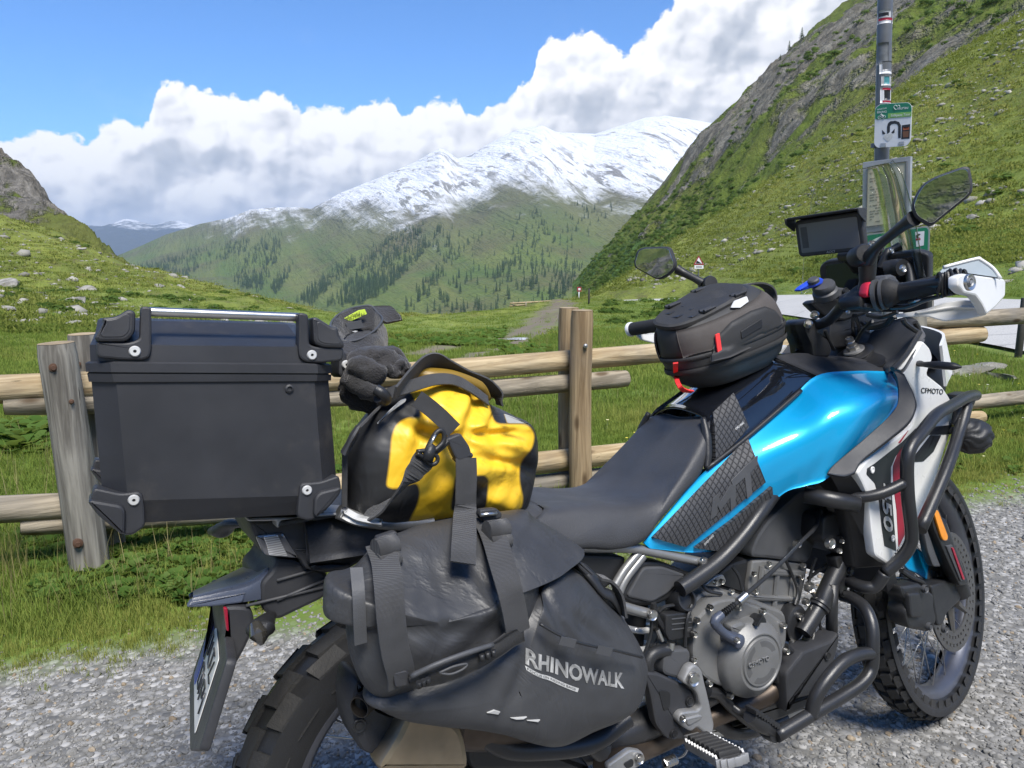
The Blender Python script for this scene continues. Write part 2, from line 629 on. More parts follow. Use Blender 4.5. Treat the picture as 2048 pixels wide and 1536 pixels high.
# earth worn bare along the track and near the fence
soil = (.165, .140, .105)
trk = b.attr('track')
g = b.mix(b.m('MULTIPLY', trk, b.ss(n2, .25, .5)), g, soil)
bare = b.ss(b.noise(P, .5, 4, .6), .60, .70)
g = b.mix(b.m('MULTIPLY', b.m('MULTIPLY', bare, .35), b.ss(far, 5, 9)), g, (.10, .088, .045))
# pale stone showing through on the slopes
st = b.voro(P, 1.1)
rock_m = b.m('MULTIPLY', b.ss(st, .16, .11), b.m('MULTIPLY', b.ss(b.noise(P, .16, 3, .5), .50, .62), b.ss(far, 16, 32)))
g = b.mix(rock_m, g, (.26, .25, .22))
v1 = b.voro(P, 46, out='Color')
vs = b.xyz(v1)[0]
gv = b.ramp(vs, [(.0, (.11, .11, .108)), (.35, (.21, .206, .195)), (.7, (.30, .293, .278)), (1.0, (.40, .392, .375))])
gv = b.mix(b.ss(b.voro(P, 46), .45, .8), gv, (.15, .146, .135))
gv = b.mix(b.ss(b.noise(P, .8, 3, .6), .5, .75, 0, .35), gv, (.16, .145, .12))
base = b.mix(is_grass, gv, g)
h = b.mix(is_grass, b.m('MULTIPLY', b.m('SUBTRACT', .7, b.voro(P, 46)), .55), b.m('MULTIPLY', b.m('ADD', n3, b.noise(P, 2.2, 4, .6)), 1.0))
nb = b.bump(h, .02, .8)
nb = b.bump(b.noise(P, 1.6, 6, .7), .30, b.m('MULTIPLY', hill, .9), nb)
b.out(b.bsdf(base, .9, normal=nb, Specular_IOR_Level=.2))

ground = np_mesh('ground', GN_.reshape(-1, 3), grid_faces(*GN_.shape[:2])[:, ::-1], m_)
tag(ground, kind='structure')
# dirt track that climbs from the meadow to the pass, in two wheel ruts
tk = [at_dist(*p) for p in [(560, 735, 9.5), (840, 712, 12), (960, 694, 15), (1040, 668, 20), (1085, 635, 34), (1125, 608, 62)]]
tk2 = [at_dist(*p) for p in [(900, 745, 9.5), (1010, 705, 13), (1075, 676, 18), (1115, 645, 29), (1140, 612, 55)]]
VG = GN_.reshape(-1, 3)[:, :2]
dist = np.full(len(VG), 9.0)
wid = np.full(len(VG), .4)
for line, wd in ((tk, .016), (tk2, .009)):
 for a_, b_ in zip(line[:-1], line[1:]):
  a2, b2 = a_[:2], b_[:2]
  t = np.clip(((VG - a2) @ (b2 - a2)) / ((b2 - a2) @ (b2 - a2)), 0, 1)
  q = a2 + t[:, None] * (b2 - a2)
  dd = np.linalg.norm(VG - q, axis=1) / (.25 + wd * np.linalg.norm(q - CAM[:2], axis=1))
  dist = np.minimum(dist, dd)
add_attr(ground, 'track', np.clip(1.25 - dist, 0, 1))

# ground behind and beside the camera
b, m2 = material('gravel_lot')
P = b.geo()
v1 = b.xyz(b.voro(P, 46, out='Color'))[0]
gv = b.ramp(v1, [(.0, (.11, .11, .108)), (.35, (.21, .206, .195)), (.7, (.30, .293, .278)), (1.0, (.40, .392, .375))])
b.out(b.bsdf(gv, .9, normal=b.bump(b.voro(P, 46), .02, .8)))
q = []
for (a, D) in [(-60, -45), (60, -45), (60, .72), (-60, .72)]:
 q.append((CAM[0] + a * _r[0] + D * FWD[0], CAM[1] + a * _r[1] + D * FWD[1], -.006))
tag(mesh_obj('gravel_lot', q, [(0, 1, 2, 3)], m2), kind='structure')
b, m2 = material('valley_floor')
b.out(b.bsdf(b.mix(b.noise(b.geo(), .01, 4, .6), (.05, .08, .02), (.03, .05, .02)), .95))
tag(mesh_obj('valley_floor', [(-30000, -30000, -420), (30000, -30000, -420), (30000, 30000, -420), (-30000, 30000, -420)], [(0, 1, 2, 3)], m2), kind='structure')

# ---- road
b, m2 = material('road')
P = b.geo()
rc = b.mix(b.noise(P, .7, 5, .6), (.40, .395, .375), (.50, .49, .465))
rc = b.mix(b.ss(b.noise(P, 60, 2, .6), .4, .8), rc, (.24, .235, .225))
rc = b.mix(b.ss(b.voro(P, .35, 'DISTANCE_TO_EDGE'), .012, .004, 0, .5), rc, (.12, .12, .12))
b.out(b.bsdf(rc, .85, normal=b.bump(b.noise(P, 120, 2), .004, .5)))
rows = []
for t in np.linspace(0, 1, 7):
 D = rD0 * (1 - t) + rD1 * t
 z = rz0 * (1 - t) + rz1 * t + .012 * math.sin(math.pi * t)
 rows.append(np.stack([CAM[0] + ru * D * _r[0] + D * FWD[0], CAM[1] + ru * D * _r[1] + D * FWD[1], z], -1))
G = np.array(rows)
tag(np_mesh('road', G.reshape(-1, 3), grid_faces(*G.shape[:2])[:, ::-1], m2), kind='structure')

# ---- rock and turf slopes
def slope_mat(name, rock_lo, rock_hi, grass1, grass2, shrub, scale, rockc=((.13, .125, .115), (.30, .285, .255))):
 b, m_ = material(name)
 P = b.geo()
 N = b.geo('Normal')
 nz = b.xyz(N)[2]
 rk = b.attr('rock')
 rk = b.m('ADD', rk, b.m('MULTIPLY', b.m('SUBTRACT', b.noise(P, .10 * scale, 6, .68), .5), 1.3))
 rk = b.ss(rk, rock_lo, rock_hi)
 st = b.noise(b.vm('MULTIPLY', P, (1, 1, .35)), .30 * scale, 7, .7, 1.2)
 rc = b.mix(b.ss(st, .33, .66), rockc[0], rockc[1])
 rc = b.mix(b.ss(b.noise(P, .06 * scale, 4, .6), .5, .7, 0, .5), rc, (.20, .165, .12))
 gr = b.mix(b.ss(b.noise(P, .05 * scale, 5, .6), .36, .64), grass1, grass2)
 gr = b.mix(b.ss(b.noise(P, .5 * scale, 4, .7), .48, .68, 0, .7), gr, (.085, .095, .030))
 sh = b.m('ADD', b.attr('shrub'), b.m('MULTIPLY', b.m('SUBTRACT', b.noise(P, .14 * scale, 5, .65), .5), 1.2))
 gr = b.mix(b.ss(sh, .45, .62), gr, b.mix(b.ss(b.noise(P, .7 * scale, 3, .6), .35, .65), shrub, tuple(c * 2.0 for c in shrub)))
 base = b.mix(rk, gr, rc)
 hb = b.m('ADD', b.m('MULTIPLY', b.noise(P, .22 * scale, 8, .72, .6), b.m('MULTIPLY_ADD', rk, 3.2, 1.0)), b.m('MULTIPLY', b.noise(P, 1.6 * scale, 4, .7), .35))
 b.out(b.bsdf(base, .95, normal=b.bump(hb, 1.6 / scale, .9), Specular_IOR_Level=.15))
 return m_

def slope(name, curves, nrows, us_, fn, mat, rock, shrub):
 G = sheet(curves, nrows, us_, fn)
 o = np_mesh(name, G.reshape(-1, 3), grid_faces(*G.shape[:2])[:, ::-1], mat)
 nr = G.shape[0]
 add_attr(o, 'rock', rock(G))
 add_attr(o, 'shrub', shrub(G))
 tag(o, kind='structure')
 return G

# rocky shoulder of the left hill
usl = np.linspace(-1.1, -.36, 260)
G = slope('rocky_hill', [
 [(-800, 420, 72), (0, 520, 70), (100, 530, 70), (200, 545, 70), (280, 560, 70), (420, 640, 70)],
 [(-800, 250, 84), (0, 425, 80), (90, 450, 80), (180, 488, 78), (260, 540, 76), (420, 650, 76)],
 [(-800, 150, 100), (0, 372, 92), (60, 405, 90), (110, 443, 87), (170, 484, 83), (230, 535, 80), (420, 660, 80)],
 [(-800, 20, 118), (0, 318, 104), (40, 350, 101), (68, 372, 99), (100, 412, 95), (125, 448, 91), (180, 484, 86), (220, 530, 82), (420, 670, 82)],
 [(-800, 30, 140), (0, 345, 125), (100, 440, 110), (180, 510, 100), (420, 700, 90)],
 [(-800, 600, 200), (420, 800, 140)]],
 [30, 40, 50, 14, 8], usl,
 lambda X, Y, z, D: z + (ridged(X * .10, Y * .10, 5, 4) - .55) * 5.0 * np.clip((D - 74) / 10, 0, 1) * np.clip((160 - D) / 40, 0, 1) + fbm(X * .5, Y * .5, 4, 6) * .9,
 slope_mat('rocky_hill', .42, .58, (.105, .140, .034), (.140, .155, .045), (.045, .070, .020), 2.2, ((.15, .142, .125), (.38, .355, .315))),
 lambda G: np.clip((G[..., 2] - 2.2) / 6.0, 0, 1) * .35 + .28 + .18 * fbm(G[..., 0] * .12, G[..., 1] * .12, 3, 2),
 lambda G: np.full(G.shape[:2], .15))

# steep rocky mountainside on the right, dropping in two steps to the valley
usr = np.linspace(.08, 1.25, 420)
G_R = slope('rocky_mountainside', [
 [(1120, 640, 200), (1200, 590, 190), (1300, 560, 160), (1560, 450, 150), (1860, 260, 130), (2100, 110, 120), (2950, -300, 120)],
 [(1120, 625, 330), (1200, 545, 300), (1290, 475, 270), (1420, 400, 230), (1560, 300, 200), (1700, 215, 180), (1860, 110, 165), (2100, -40, 150), (2950, -600, 150)],
 [(1120, 610, 420), (1200, 520, 380), (1290, 440, 340), (1400, 330, 300), (1500, 240, 280), (1600, 150, 260), (1700, 90, 240), (1860, 0, 220), (2100, -180, 200), (2950, -900, 200)],
 [(1120, 600, 470), (1200, 512, 440), (1262, 458, 420), (1300, 410, 400), (1350, 345, 385), (1400, 285, 370), (1445, 247, 360), (1500, 190, 345), (1560, 122, 330), (1585, 95, 325), (1610, 72, 320), (1660, 40, 310), (1740, 0, 300), (1860, -90, 290), (2100, -300, 280), (2950, -1200, 280)],
 [(1120, 640, 640), (1260, 540, 640), (1450, 300, 560), (1740, 30, 500), (2100, -240, 480), (2950, -1000, 480)],
 [(1120, 1100, 900), (2950, 700, 900)]],
 [40, 90, 80, 16, 8], usr,
 lambda X, Y, z, D: z + (ridged(X * .020, Y * .020, 6, 14) - .55) * 15.0 * np.clip((D - 150) / 80, 0, 1) * np.clip((640 - D) / 250, 0, 1) + fbm(X * .11, Y * .11, 5, 16, .6) * 3.4 * np.clip((D - 120) / 60, .2, 1),
 slope_mat('rocky_mountainside', .40, .56, (.125, .170, .030), (.155, .180, .040), (.050, .090, .024), .62, ((.15, .142, .115), (.36, .34, .28))),
 lambda G: (lambda X, Y, Z: np.clip((Z - 14) / 30, 0, 1) * .26 + .22 + .55 * fbm(X * .014 + 3, Y * .014, 4, 21) + .45 * (ridged(X * .03, Y * .03, 4, 25) - .55) + .25 * fbm(X * .05, Y * .05, 3, 29))(G[..., 0], G[..., 1], G[..., 2]),
 lambda G: np.clip(1 - (G[..., 2] - 2) / 34, 0, 1) * .55 + .18 * fbm(G[..., 0] * .02, G[..., 1] * .02, 3, 31))

# ---- snow-covered mountain across the valley
usm = np.linspace(-.75, .62, 620)
ridge = [(-400, 620, 5200), (150, 545, 5200), (250, 505, 5000), (330, 470, 4800), (400, 448, 4600), (455, 437, 4500), (500, 419, 4400), (540, 415, 4400), (600, 414, 4300), (622, 418, 4250), (680, 386, 4200),
   (760, 355, 4100), (830, 325, 4050), (855, 310, 4020), (880, 297, 4000), (892, 301, 4000), (915, 318, 3990), (935, 312, 3980), (970, 293, 3960), (1010, 272, 3940), (1040, 260, 3930), (1060, 257, 3920), (1085, 253, 3900),
   (1115, 266, 3900), (1150, 268, 3950), (1190, 270, 4000), (1240, 254, 4000), (1290, 238, 4000), (1330, 234, 4000), (1370, 240, 4000), (1420, 248, 4000), (1460, 246, 4000), (1560, 250, 4000), (1700, 300, 4000)]

def shift(line, dv, D):
 return [(p[0], p[1] + (dv(p[0]) if callable(dv) else dv), D(p[0]) if callable(D) else D) for p in line]

foot_v = lambda x: float(np.interp(x, [-400, 250, 450, 650, 1100, 1300, 1700], [640, 545, 640, 700, 720, 760, 800]))
mt = [
 [(x, foot_v(x), float(np.interp(x, [-400, 250, 700, 1700], [3600, 3000, 1350, 1100]))) for x in (-400, 0, 250, 330, 450, 560, 700, 900, 1100, 1300, 1500, 1700)],
 [(p[0], p[1] + (foot_v(p[0]) - p[1]) * .58, p[2] - (p[2] - float(np.interp(p[0], [-400, 250, 700, 1700], [3600, 3000, 1350, 1100]))) * .62) for p in ridge],
 [(p[0], p[1] + (foot_v(p[0]) - p[1]) * .30, p[2] - (p[2] - float(np.interp(p[0], [-400, 250, 700, 1700], [3600, 3000, 1350, 1100]))) * .38) for p in ridge],
 ridge,
 [(p[0], p[1] + 25, p[2] * 1.22) for p in ridge],
 [(p[0], 900, p[2] * 1.9) for p in ridge]]

def mt_fn(X, Y, z, D):
 rl, rr = X * _r[0] + Y * _r[1], X * FWD[0] + Y * FWD[1]
 up = np.clip((z + 150) / 900, 0, 1)
 # gullies that run down the fall line, slanting to the left like the strata
 q = rl * .0105 + rr * .0042
 calm = np.clip((3900 - D) / 900, .12, 1)
 z = z + calm * (ridged(q, rr * .0016, 4, 40) - .55) * 46 * np.clip(up * 1.6, .2, 1)
 z = z + calm * fbm(rl * .004, rr * .004, 5, 44, .55) * 24 * np.clip(up + .3, 0, 1)
 return z

b, m_ = material('snowy_mountain')
P = b.geo()
x_, y_, z_ = b.xyz(P)
rl = b.vm('DOT_PRODUCT', P, tuple(_r))
rr = b.vm('DOT_PRODUCT', P, tuple(FWD))
nz = b.xyz(b.geo('Normal'))[2]
strip = b.vec(b.m('MULTIPLY_ADD', rr, .40, rl), b.m('MULTIPLY', rr, .10), .0)
sn = b.noise(strip, .0095, 5, .62)
sn2 = b.noise(P, .0035, 6, .62)
sn3 = b.noise(P, .035, 4, .65)
side = b.ss(rl, -1500, -700, 60, 0)
lvl = b.m('ADD', b.m('MULTIPLY', b.m('SUBTRACT', sn, .5), 300), b.m('MULTIPLY', b.m('SUBTRACT', sn2, .5), 330))
lvl = b.m('ADD', lvl, b.m('MULTIPLY', b.m('SUBTRACT', sn3, .5), 150))
rise = b.attr('snowline')
snow = b.ss(b.m('ADD', b.m('MULTIPLY', rise, 400), lvl), -70, 95)
rib = b.noise(b.vec(b.m('MULTIPLY_ADD', rr, .40, rl), b.m('MULTIPLY', rr, .22), b.m('MULTIPLY', z_, .5)), .020, 6, .72, .5)
bare = b.m('MULTIPLY', b.ss(rib, b.lin(rise, -.2, 1.2, .47, .58), b.lin(rise, -.2, 1.2, .55, .66)), b.ss(b.noise(P, .0022, 4, .6), .36, .58, .35, 1.0))
snow = b.m('MULTIPLY', snow, b.m('SUBTRACT', 1.0, b.m('MULTIPLY', bare, .8)))
gr = b.mix(b.ss(b.noise(strip, .006, 5, .6), .36, .64), (.095, .145, .034), (.150, .175, .050))
gr = b.mix(b.ss(b.noise(P, .0028, 5, .6), .45, .68), gr, (.115, .115, .050))
gr = b.mix(b.ss(b.noise(P, .05, 4, .7), .5, .7, 0, .7), gr, (.050, .080, .026))
gr = b.mix(b.ss(rise, -.55, .1, 0, .75), gr, (.125, .115, .078))
gr = b.mix(b.ss(rise, .0, .35), gr, (.105, .098, .088))
base = b.mix(snow, gr, (.68, .70, .73))
hb = b.m('ADD', b.m('MULTIPLY', sn, .9), b.m('ADD', b.m('MULTIPLY', b.noise(strip, .03, 6, .68), .5), b.m('MULTIPLY', sn3, .35)))
b.out(b.bsdf(base, .9, normal=b.bump(hb, 70, .8), Specular_IOR_Level=.1))
G_M = sheet(mt, [70, 60, 110, 14, 6], usm, mt_fn)
o = np_mesh('snowy_mountain', G_M.reshape(-1, 3), grid_faces(*G_M.shape[:2])[:, ::-1], m_)
gx, gy = to_px(G_M.reshape(-1, 3))
snow_v = np.interp(gx, [200, 420, 500, 600, 640, 700, 800, 900, 1000, 1100, 1200, 1260, 1330, 1450], [440, 440, 440, 425, 425, 432, 432, 420, 385, 378, 395, 400, 395, 385])
# metres above the local snow line, per column (stored as a height ratio)
zs = np.array([.0] * len(gx))
GD = (G_M.reshape(-1, 3) - CAM) @ FWD
zs = (snow_v - gy) * GD / FPX
add_attr(o, 'snowline', np.clip(zs / 400, -2.5, 3))
tag(o, kind='structure')
FIELD_M = Field(G_M, usm)

# ---- far ranges, 14 km away
b, m_ = material('distant_mountains')
P = b.geo()
z_ = b.xyz(P)[2]
s_ = b.ss(b.m('ADD', b.m('MULTIPLY', b.m('SUBTRACT', b.noise(b.vm('MULTIPLY', P, (1, 1, 3.0)), .0016, 6, .68), .5), 1500), z_), 330, 620)
b.out(b.bsdf(b.mix(s_, (.030, .042, .045), (.62, .64, .67)), .95, normal=b.bump(b.noise(P, .002, 6, .65), 180, .8)))
usd = np.linspace(-.9, .1, 260)
dr = [(-500, 470, 14000), (100, 470, 14000), (150, 459, 14000), (185, 452, 14000), (215, 450, 14000), (250, 444, 14000), (285, 451, 14000), (310, 455, 14000), (340, 449, 14000), (365, 449, 14000), (390, 458, 14000), (450, 462, 14000), (700, 470, 14000)]
G = sheet([[(-500, 560, 9000), (700, 560, 9000)], [(p[0], 505, 11500) for p in dr], dr, [(p[0], 700, 19000) for p in dr]], [24, 40, 6], usd,
   lambda X, Y, z, D: z + (ridged(X * .0009, Y * .0009, 5, 60) - .55) * 160 + fbm(X * .003, Y * .003, 4, 61) * 40)
tag(np_mesh('distant_mountains', G.reshape(-1, 3), grid_faces(*G.shape[:2])[:, ::-1], m_), kind='structure')

# ---- the opposite slope behind the camera: the mirrors and the paintwork look back at it
usb = np.linspace(-2.6, 2.6, 160)
rows = []
for D in np.concatenate([np.linspace(14, 40, 24), np.linspace(42, 150, 60), np.linspace(160, 240, 8)]):
 a = usb * D * .9
 X = CAM[0] + a * _r[0] - D * FWD[0]
 Y = CAM[1] + a * _r[1] - D * FWD[1]
 z = np.interp(D, [14, 22, 40, 110, 150, 240], [-.05, 1.0, 9.0, 52, 66, 40]) * (1 - .18 * np.abs(usb) / 2.6)
 z = z + (fbm(X * .05, Y * .05, 5, 120) * 7 + fbm(X * .4, Y * .4, 3, 121) * .8) * np.clip((D - 18) / 30, 0, 1)
 rows.append(np.stack([X, Y, z], -1))
G = np.array(rows)
o = np_mesh('opposite_hillside', G.reshape(-1, 3), grid_faces(*G.shape[:2]), slope_mat('opposite_hillside', .46, .62, (.105, .140, .034), (.140, .155, .045), (.045, .070, .020), 1.4))
add_attr(o, 'rock', .42 + .35 * fbm(G[..., 0] * .05, G[..., 1] * .05, 4, 122))
add_attr(o, 'shrub', np.full(G.shape[:2], .2))
tag(o, kind='structure')

# ---------------------------------------------------------------- motorcycle frame of reference
# x forward from the rear axle, y to the rider's left, z up; the machine leans on its side stand
LEAN, STEER = 7.46, 13.0
_cl, _sl = math.cos(R(LEAN)), math.sin(R(LEAN))
TOB = np.array([[1, 0, 0], [0, _cl, -_sl], [0, _sl, _cl]])          # world -> bike
CAMB = TOB @ CAM
HEAD = np.array([1.127, 0, .985])
HAX = np.array([-math.sin(R(27.5)), 0, math.cos(R(27.5))])

def rot_about(v, deg):
 a = R(deg)
 v = np.asarray(v, float)
 return v * math.cos(a) + np.cross(HAX, v) * math.sin(a) + np.multiply.outer(v @ HAX, HAX) * (1 - math.cos(a))

def steer(p):
 """straight-ahead coordinates of the front end -> bike coordinates with the bars turned"""
 return HEAD + rot_about(np.asarray(p, float) - HEAD, STEER)

def unsteer(p):
 return HEAD + rot_about(np.asarray(p, float) - HEAD, -STEER)

# measuring grids used when surveying the machine (origin and scale of each)
GRID = {'0': (0, 0, 1.0), '1': (0, 560, 2.844), '2': (600, 580, 2.954), '3': (340, 980, 2.762), '4': (640, 980, 2.763), '5': (1000, 560, 2.56), '6': (1220, 1000, 2.865),
  '7': (1500, 560, 2.56), '8': (1500, 0, 2.56), 'r4': (1600, 700, 3.071), 'r5': (1600, 1050, 3.161), 'r6': (1240, 400, 2.535), 'r3': (1000, 180, 3.072), 'A': (370, 1190, 4.8), 'T': (480, 1020, 5.389),
  'H': (1580, 460, 5.484), 'K': (1720, 180, 4.04), 'M': (660, 600, 5.91), 'N': (1680, 880, 5.121), 'Q': (1180, 1360, 5.389)}

def gpx(g, p):
 o = GRID[g]
 return o[0] + p[0] / o[2], o[1] + p[1] / o[2]

def bp(g, y, *pts):
 """points of the machine on lengthwise planes: each (u, v) or (u, v, y) read on grid g, at lateral offset y"""
 out = []
 for p in pts:
  px, py = gpx(g, p)
  yy = p[2] if len(p) > 2 else y
  d = TOB @ ray(px, py)
  out.append(CAMB + d * ((yy - CAMB[1]) / d[1]))
 return np.array(out)

def sp(g, y, *pts):
 """the same for the turned front end (y measured across the turned fork); returns bike coordinates"""
 o = unsteer(CAMB)
 out = []
 for p in pts:
  px, py = gpx(g, p)
  yy = p[2] if len(p) > 2 else y
  d = rot_about(TOB @ ray(px, py), -STEER)
  out.append(steer(o + d * ((yy - o[1]) / d[1])))
 return np.array(out)

def pp(g, plane, *pts):
 """points on a general plane (point, normal) in bike coordinates"""
 q, n = np.asarray(plane[0], float), np.asarray(plane[1], float)
 out = []
 for p in pts:
  px, py = gpx(g, p)
  d = TOB @ ray(px, py)
  out.append(CAMB + d * (((q - CAMB) @ n) / (d @ n)))
 return np.array(out)

def plane3(a, b_, c):
 n = np.cross(b_ - a, c - a)
 n = n / np.linalg.norm(n)
 if n @ (CAMB - a) < 0:
  n = -n
 return a, n

# ---------------------------------------------------------------- shape helpers
def catmull(P, k=6, closed=False):
 P = np.asarray(P, float)
 n = len(P)
 if n < 3 and not closed:
  return P
 out = []
 rng = range(n if closed else n - 1)
 for i in rng:
  if closed:
   a, b_, c, d_ = P[(i - 1) % n], P[i], P[(i + 1) % n], P[(i + 2) % n]
  else:
   b_, c = P[i], P[i + 1]
   a = P[i - 1] if i else 2 * b_ - c
   d_ = P[i + 2] if i + 2 < n else 2 * c - b_
  for t in np.linspace(0, 1, k, endpoint=False):
   out.append(.5 * (2 * b_ + (c - a) * t + (2 * a - 5 * b_ + 4 * c - d_) * t * t + (3 * b_ - a - 3 * c + d_) * t ** 3))
 if not closed:
  out.append(P[-1])
 return np.array(out)

def fillet(P, r, n=4):
 """round the corners of a closed polygon; r may be a list"""
 P = np.asarray(P, float)
 N = len(P)
 out = []
 for i in range(N):
  ri = r[i] if hasattr(r, '__len__') else r
  p, a, c = P[i], P[i - 1], P[(i + 1) % N]
  if ri <= 0:
   out.append(p)
   continue
  la, lc = np.linalg.norm(a - p), np.linalg.norm(c - p)
  s = min(ri, la * .45, lc * .45)
  p0, p1 = p + (a - p) / la * s, p + (c - p) / lc * s
  for t in np.linspace(0, 1, n):
   out.append(p0 * (1 - t) ** 2 + 2 * p * t * (1 - t) + p1 * t * t)
 return np.array(out)

def nrm(v):
 v = np.asarray(v, float)
 return v / max(np.linalg.norm(v), 1e-12)

class M:
 """collects shapes into one mesh"""
 def __init__(s):
  s.v, s.f, s.sm, s.n = [], [], [], 0

 def add(s, V, F, smooth=True):
  V = np.asarray(V, float)
  s.v.append(V)
  for f in F:
   s.f.append([int(i) + s.n for i in f])
   s.sm.append(smooth)
  s.n += len(V)
  return s

 def tube(s, P, r, n=10, k=6, closed=False, cap=True, flat=1.0, up=None):
  P = np.asarray(P, float)
  m0 = len(P)
  if k > 1 and len(P) > 2:
   Q = catmull(P, k, closed)
  else:
   Q = P
  if hasattr(r, '__len__'):
   rr = np.interp(np.linspace(0, 1, len(Q)), np.linspace(0, 1, len(r)), r)
  else:
   rr = np.full(len(Q), r)
  T = np.gradient(Q, axis=0) if not closed else (np.roll(Q, -1, 0) - np.roll(Q, 1, 0))
  T = T / np.maximum(np.linalg.norm(T, axis=1)[:, None], 1e-12)
  a = np.array([0, 0, 1.0]) if up is None else np.asarray(up, float)
  if abs(T[0] @ nrm(a)) > .95:
   a = np.array([1.0, 0, 0])
  nv = nrm(a - T[0] * (a @ T[0]))
  V = []
  ang = np.linspace(0, 2 * np.pi, n, endpoint=False)
  for i in range(len(Q)):
   nv = nrm(nv - T[i] * (nv @ T[i]))
   bv = np.cross(T[i], nv)
   V.append(Q[i] + rr[i] * (np.outer(np.cos(ang) * flat, nv) + np.outer(np.sin(ang), bv)))
  V = np.concatenate(V)
  F = list(grid_faces(len(Q), n, True))
  if closed:
   m = (len(Q) - 1) * n
   F += [[m + j, m + (j + 1) % n, (j + 1) % n, j] for j in range(n)]
   s.add(V, F)
  else:
   s.add(V, F)
   if cap:
    base = s.n - len(V)
    s.f.append([base + j for j in range(n)][::-1])
    s.f.append([base + (len(Q) - 1) * n + j for j in range(n)])
    s.sm += [False, False]
  return s

 def lathe(s, c, axis, prof, n=32, ref=None, arc=None, closed=False):
  """prof: list of (radius, offset along axis)"""
  ax = nrm(axis)
  a = np.array([0, 0, 1.0]) if ref is None else np.asarray(ref, float)
  if abs(a @ ax) > .95:
   a = np.array([1.0, 0, 0])
  e1 = nrm(a - ax * (a @ ax))
  e2 = np.cross(ax, e1)
  if arc is None:
   t = np.linspace(0, 2 * np.pi, n, endpoint=False)
  else:
   t = np.linspace(arc[0], arc[1], n)
  V = np.concatenate([np.asarray(c) + ax * o + r * (np.outer(np.cos(t), e1) + np.outer(np.sin(t), e2)) for r, o in prof])
  F = list(grid_faces(len(prof), n, arc is None))
  if closed:
   m = (len(prof) - 1) * n
   F += [[m + j, m + (j + 1) % n, (j + 1) % n, j] for j in range(n if arc is None else n - 1)]
  s.add(V, F)
  return s

 def prism(s, P, t, bevel=.003, inset=None):
  """P: closed outline (roughly planar); t: thickness vector from the shown face to the back"""
  P = np.asarray(P, float)
  t = np.asarray(t, float)
  N = len(P)
  nv = np.zeros(3)
  for i in range(N):
   nv += np.cross(P[i], P[(i + 1) % N])
  nv = nrm(nv)
  if nv @ t > 0:
   P = P[::-1]
   nv = -nv
  L = np.linalg.norm(t)
  bevel = min(bevel, L * .45)
  # inward offset directions
  e = np.roll(P, -1, 0) - P
  e = e / np.maximum(np.linalg.norm(e, axis=1)[:, None], 1e-9)
  ni = np.cross(nv, e)
  d = ni + np.roll(ni, 1, 0)
  d = d / np.maximum(np.linalg.norm(d, axis=1)[:, None], 1e-9)
  k = 1 / np.maximum((d * ni).sum(1), .5)
  off = d * np.minimum(k, 1.6)[:, None]
  tn = t / L
  rings = [P + off * bevel, P + off * bevel * .3 + tn * bevel * .3, P + tn * bevel, P + tn * (L - bevel), P + off * bevel * .3 + tn * (L - bevel * .3), P + off * bevel + t]
  V = np.concatenate(rings)
  F = list(grid_faces(6, N, True)[:, ::-1])
  s.add(V, F)
  base = s.n - len(V)
  s.f.append([base + i for i in range(N)])
  s.f.append([base + 5 * N + i for i in range(N)][::-1])
  s.sm += [False, False]
  return s

 def box(s, c, ex, ey, ez, bevel=.003):
  c, ex, ey, ez = [np.asarray(q, float) for q in (c, ex, ey, ez)]
  return s.prism([c - ex - ey - ez, c + ex - ey - ez, c + ex + ey - ez, c - ex + ey - ez], ez * 2, bevel)

 def panel(s, rows, th, kr=5, kc=5, inward=None, fn=None):
  """smooth skin through a grid of control points, given thickness th"""
  G = np.array([catmull(np.asarray(r_, float), kc) for r_ in rows])
  G = np.array([catmull(G[:, j], kr) for j in range(G.shape[1])]).transpose(1, 0, 2)
  nr, nc = G.shape[:2]
  du = np.gradient(G, axis=0); dv = np.gradient(G, axis=1)
  n_ = np.cross(du, dv)
  n_ = n_ / np.maximum(np.linalg.norm(n_, axis=2)[..., None], 1e-12)
  if inward is None:
   inward = np.array([0, 1.0, 0])
  flip = (n_.mean((0, 1)) @ np.asarray(inward)) > 0
  nin = n_ if flip else -n_
  if fn is not None:
   G = G - nin * fn(G)[..., None]
  back = G + nin * th
  V = np.concatenate([G.reshape(-1, 3), back.reshape(-1, 3)])
  f = grid_faces(nr, nc)
  if not flip:
   f1, f2 = f, f[:, ::-1] + nr * nc
  else:
   f1, f2 = f[:, ::-1], f + nr * nc
  idx = [(0, j) for j in range(nc)] + [(i, nc - 1) for i in range(1, nr)] + [(nr - 1, j) for j in range(nc - 2, -1, -1)] + [(i, 0) for i in range(nr - 2, 0, -1)]
  ring = [i * nc + j for i, j in idx]
  side = [[ring[i], ring[(i + 1) % len(ring)], ring[(i + 1) % len(ring)] + nr * nc, ring[i] + nr * nc] for i in range(len(ring))]
  if flip:
   side = [q[::-1] for q in side]
  s.add(V, list(f1) + list(f2) + side)
  return s

 def ribbon(s, P, w, wdir, th=.0025, k=6):
  """webbing: a flat band along P, of width w across wdir"""
  Q = catmull(P, k)
  if hasattr(w, '__len__'):
   w = np.interp(np.linspace(0, 1, len(Q)), np.linspace(0, 1, len(w)), w)[:, None]
  wd = np.asarray(wdir, float)
  if wd.ndim == 2:
   wd = np.stack([np.interp(np.linspace(0, 1, len(Q)), np.linspace(0, 1, len(wd)), wd[:, i]) for i in range(3)], 1)
  else:
   wd = np.repeat(wd[None], len(Q), 0)
  T = np.gradient(Q, axis=0)
  T /= np.maximum(np.linalg.norm(T, axis=1)[:, None], 1e-12)
  wd = wd - T * (wd * T).sum(1)[:, None]
  wd /= np.maximum(np.linalg.norm(wd, axis=1)[:, None], 1e-12)
  nn = np.cross(T, wd)
